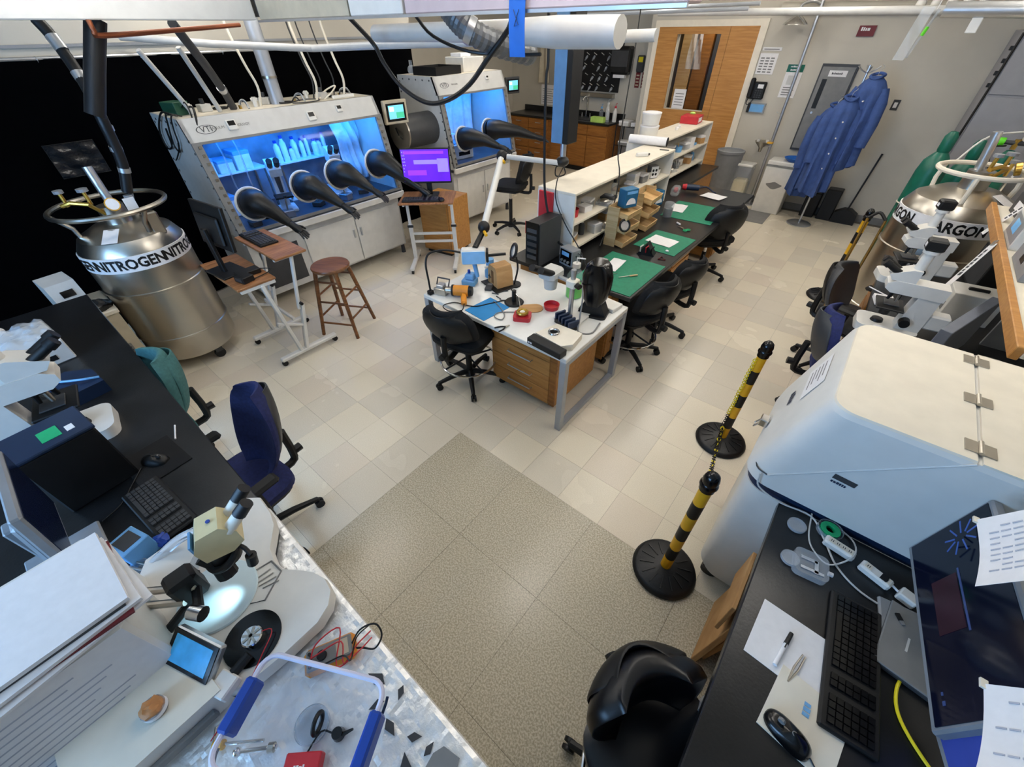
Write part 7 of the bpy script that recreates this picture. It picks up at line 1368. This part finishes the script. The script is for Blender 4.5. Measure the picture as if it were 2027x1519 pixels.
# clutter on glovebox tops
rg = random.Random(9)
for k in range(12):
    y = 1.5+k*.145; x = -5.0+rg.uniform(-.12, .08); kind = k % 4; lab = ('white fitting', 'grey valve block', 'coil of dark cable', 'clear connector')[kind]+' on the long glovebox top, %s from the tank side' % words[k]
    t = thing(('pipe_fitting', 'valve_block', 'cable_bundle', 'hose_connector')[kind], lab, ('fitting', 'valve', 'cable', 'connector')[kind], (x, y, 1.7905), rg.uniform(0, 2), group='fittings on the glovebox top')
    if kind == 0: MB().cyl((0, 0, 0), (0, 0, .08), .02, n=12).build('stub', 'white', t); MB().cyl((-.03, 0, .06), (.03, 0, .06), .014, n=10).build('cross', 'white', t)
    elif kind == 1: MB().bb(-.05, .05, -.04, .04, 0, .06, ch=.005).build('block', 'offwhite_metal', t); MB().cyl((0, 0, .06), (0, 0, .10), .018, n=10).build('knob', 'dark_grey', t)
    elif kind == 2: MB().torus((0, 0, .012), .06, .008, 24, 6).build('coil', 'black', t); MB().tube([(.06, 0, .012), (.1, .03, .05), (.14, .0, .02)], .007, 6, k=3).build('tail', 'black', t)
    else: MB().tube([(-.06, 0, .01), (-.03, 0, .06), (.04, 0, .07), (.08, 0, .01)], .010, 8, k=4).build('loop', 'clear_plastic', t); MB().cyl((-.06, 0, 0), (-.06, 0, .03), .014, n=8).build('nut', 'brass', t)
o = thing('circuit_board', 'green circuit box with cables at the glovebox corner', 'electronics', (-5.1, 1.42, 1.7905), .3); MB().bb(-.09, .09, -.07, .07, 0, .10, ch=.004).build('box', 'pcb_green', o); MB().tube([(.09, 0, .06), (.2, -.03, .1), (.28, -.08, .0), (.22, -.12, -.25), (.16, -.13, -.42), (.12, -.13, -.3)], .006, 6, k=5).build('cable', 'black', o); MB().tube([(.09, .03, .05), (.26, -.02, .06), (.31, -.10, -.1), (.27, -.13, -.3), (.22, -.13, -.35)], .009, 6, k=5).build('cable', 'black', o)
strip('white outlet strip on the long glovebox top', (-4.90, 2.86, 1.7905), (-4.90, 3.12, 1.7905), 5)
o = thing('black_tray', 'shallow black tray on the small glovebox top', 'tray', (-5.05, 4.55, 1.9005), .1); MB().bb(-.2, .2, -.25, .25, 0, .015).build('bottom', 'black', o)
for (a, b, c, d_) in ((-.2, .2, -.25, -.235), (-.2, .2, .235, .25), (-.2, -.185, -.235, .235), (.185, .2, -.235, .235)): B(a, b, c, d_, .015, .09).build('wall_strip', 'black', o)
o = thing('white_controller', 'white box and flasks on the small glovebox top', 'controller', (-5.15, 5.1, 1.9005), 0); MB().bb(-.15, .2, -.16, .25, 0, .16, ch=.006).build('box', 'white', o); MB().bb(-.1, .1, -.1, .1, .16, .2, ch=.004).build('lid', 'paper', o)
o = thing('glass_flask', 'clear round flask at the rear corner of the small glovebox top', 'flask', (-5.3, 4.32, 1.9005)); MB().sph((0, 0, .05), .05, 16, 10).build('bulb', 'bag', o); MB().cyl((0, 0, .09), (0, 0, .15), .02, n=12).build('neck', 'clear_plastic', o)
# suspended service column and boom arm
sc = thing('service_column', 'service column over the island, one face black, one with blue daylight painted in', 'column', (-2.22, 3.38, 1.60)); MB().bb(-.085, .03, -.075, .075, 0, 1.7, ch=.004).build('daylit_face', 'column_daylit', sc); MB().bb(.03, .085, -.075, .075, 0, 1.7, ch=.004).build('black_face', 'black', sc); MB().cyl((0, 0, -.12), (0, 0, 0), .026, n=14).build('shaft', 'alu', sc); MB().sph((0, 0, -.15), (.06, .06, .045), 14, 8).build('swivel', 'black', sc)  # bluish face: window daylight put into its colour
MB().tube([(0, 0, -.16), (.05, -.02, -.24), (-.02, -.06, -.26), (-.06, .0, -.2), (.0, .05, -.2)], .006, 6, k=5).build('cable_loop', 'black', sc)
bm = thing('articulated_boom', 'white boom arm with black joints holding a pale blue display head', 'boom arm', (-2.22, 3.36, 1.44))
o0 = V((-2.22, 3.36, 1.44)); e1 = V((-2.66, 3.06, 1.49))-o0; e2 = V((-2.30, 2.40, 1.13))-o0; hd_ = V((-2.24, 2.20, .97))-o0
MB().cyl((0, 0, 0), e1, .022, n=12).build('upper_tube', 'offwhite_metal', bm); MB().cyl(e1, e2, .028, n=14).build('lower_tube', 'white', bm)
for p in (e1, e2): MB().sph(p, (.05, .05, .05), 14, 8).build('joint', 'black', bm); MB().cyl(p+V((.03, -.03, -.02)), p+V((.08, -.06, -.03)), .012, n=10).build('joint_knob', 'yellow', bm)
MB().cyl(e2+V((0, 0, -.02)), hd_+V((0, .02, .06)), .022, n=12).build('wrist', 'black', bm); 
hm_ = TR(*hd_) @ RZ(.75) @ RX(.0); xf(MB().bb(-.10, .10, -.04, .05, -.06, .06, ch=.012), hm_).build('head_case', 'white', bm); xf(MB().bb(-.092, .092, -.044, -.04, -.05, .052), hm_).build('head_panel', 'head_blue', bm); xf(MB().bb(.10, .12, -.04, .05, -.05, .05, ch=.01), hm_).build('head_cap', 'black', bm); xf(MB().cyl((.12, .0, .0), (.26, .02, .0), .012, n=8), hm_).build('handle', 'black', bm); xf(MB().cyl((0, 0, -.06), (.02, 0, -.18), .02, .016, 12), hm_).build('nozzle', 'sky_blue', bm)
# hanging cables
for k, (pts, r, lab) in enumerate(((((-2.14, 2.9, 3.28), (-2.15, 3.0, 2.26), (-2.16, 3.0, 2.06), (-2.15, 3.0, 1.6), (-2.12, 3.0, 1.25), (-2.01, 3.0, .95), (-1.86, 2.97, .88)), .010, 'black cable dropping past the red folder to the bench meter'), (((-2.2, 3.36, 1.40), (-2.08, 3.1, 1.36), (-2.04, 3.05, 1.22), (-1.92, 3.04, 1.05), (-1.75, 3.02, .89), (-1.6, 2.95, .76)), .005, 'thin black cable from the column swivel to the bench'), (((-2.35, 4.7, 3.28), (-2.31, 4.66, 2.32), (-2.24, 4.5, 1.9), (-2.05, 4.1, 1.45), (-1.88, 3.85, 1.32), (-1.83, 3.75, 1.15), (-1.80, 3.6, .9), (-1.75, 3.4, .78)), .006, 'thin black cable draped over the near shelf top'))): tag(MB().tube(pts, r, 6, k=6).build('hanging_cable', 'black', None), lab, 'cable')
# ceiling-level pipes at the far side
pipe('header_pipe', 'long pale pipe crossing in front of the far wall', 'pipe', [(-3.2, 7.0, 2.485), (-1.0, 7.0, 2.455), (1.7, 7.0, 2.42)], .035, 'offwhite_metal', 0, 16)
pipe('wall_conduit', 'wide pale duct below the header pipe on the far wall', 'duct', [(-2.0, 8.38, 2.52), (1.7, 8.38, 2.46)], .06, 'wall', 0, 12)
for k, (z, y) in enumerate(((2.52, 6.6), (2.60, 6.4), (2.47, 6.2))): pipe('ceiling_conduit', 'grey conduit running above the door side, %s of three' % ('middle', 'highest', 'lowest')[k], 'conduit', [(-4.6+.3*k, y, z), (-1.9, y+.3, z+.02)], .02+.006*(k % 2), 'grey_metal_l', 0, 10)
o = thing('bulb_row', 'row of round white globes above the header pipe', 'light', (-.13, 7.25, 2.44))
B(-.5, .5, -.06, .06, .12, .2).build('rail', 'mid_grey', o)
for k in range(5): MB().sph((-.26+.125*k, 0, .06), (.045, .04, .06), 14, 8).build('globe', 'white', o)
pipe('right_rail', 'bright metal rail overhead at the right edge', 'rail', [(-.12, 5.0, 2.418), (.5, 5.0, 2.405), (1.7, 5.0, 2.39)], .045, 'alu', 0, 14)
o = thing('plastic_sleeve', 'clear plastic sleeves with a green tag hanging above the coats', 'sleeve', (-.34, 6.9, 2.05)); MB().grid(lambda u, v: (-.05+u*.10+.05*v, .02*math.sin(v*8+u*4), v*.42), 5, 10, (0, .003, 0)).build('film', 'bag', o); MB().cyl((.06, 0, .02), (.14, 0, .4), .012, n=8).build('tube', 'clear_plastic', o); MB().cyl((.10, 0, .2), (.115, 0, .27), .016, n=10).build('tag', 'green', o); MB().cyl((.12, 0, .4), (.13, .0, .62), .004, n=6).build('string', 'paper', o)
o = thing('hanging_bracket', 'short white bracket hanging from the bright overhead rail', 'bracket', (.09, 5.0, 2.29)); MB().bb(-.03, .03, -.02, .02, 0, .085, ch=.004).build('plate', 'white', o); MB().cyl((0, 0, .08), (0, 0, .12), .008, n=8).build('bolt', 'alu', o)
for k, p in enumerate(([(-4.95, 1.36, 1.80), (-4.85, 1.285, 1.83), (-5.05, 1.275, 1.82), (-5.35, 1.275, 1.66), (-5.38, 1.275, 1.52), (-5.2, 1.275, 1.55), (-5.12, 1.275, 1.70)], [(-4.9, 1.38, 1.80), (-4.82, 1.285, 1.82), (-4.90, 1.275, 1.72), (-4.98, 1.275, 1.58), (-5.2, 1.275, 1.46), (-5.3, 1.275, 1.42)], [(-5.0, 1.36, 1.80), (-4.93, 1.28, 1.82), (-5.0, 1.275, 1.74), (-5.12, 1.275, 1.58), (-5.05, 1.275, 1.52), (-4.97, 1.275, 1.6)])): tag(MB().tube(p, (.008, .006, .007)[k], 6, k=6).build('draped_cable', 'black', None), 'black cable draped down the bolted glovebox side panel, %s loop' % ('widest', 'lowest', 'inner')[k], 'cable', 'cables on the glovebox side')
tag(MB().tube([(-4.9, 2.4, 1.797), (-4.84, 2.5, 1.797), (-4.86, 2.65, 1.797), (-4.95, 2.72, 1.80), (-5.05, 2.62, 1.80), (-5.0, 2.45, 1.797)], .006, 6, k=6).build('loose_cable', 'dark_grey', None), 'loose dark cable curled on the long glovebox top beside the vent pipe', 'cable')
tag(MB().tube([(-4.88, 2.75, 1.80), (-4.86, 2.85, 1.86), (-4.95, 2.95, 1.9), (-5.0, 2.85, 1.86), (-4.98, 2.75, 1.80)], .007, 6, k=6).build('loose_cable', 'cream', None), 'pale cable loop standing up beside the outlet strip', 'cable')
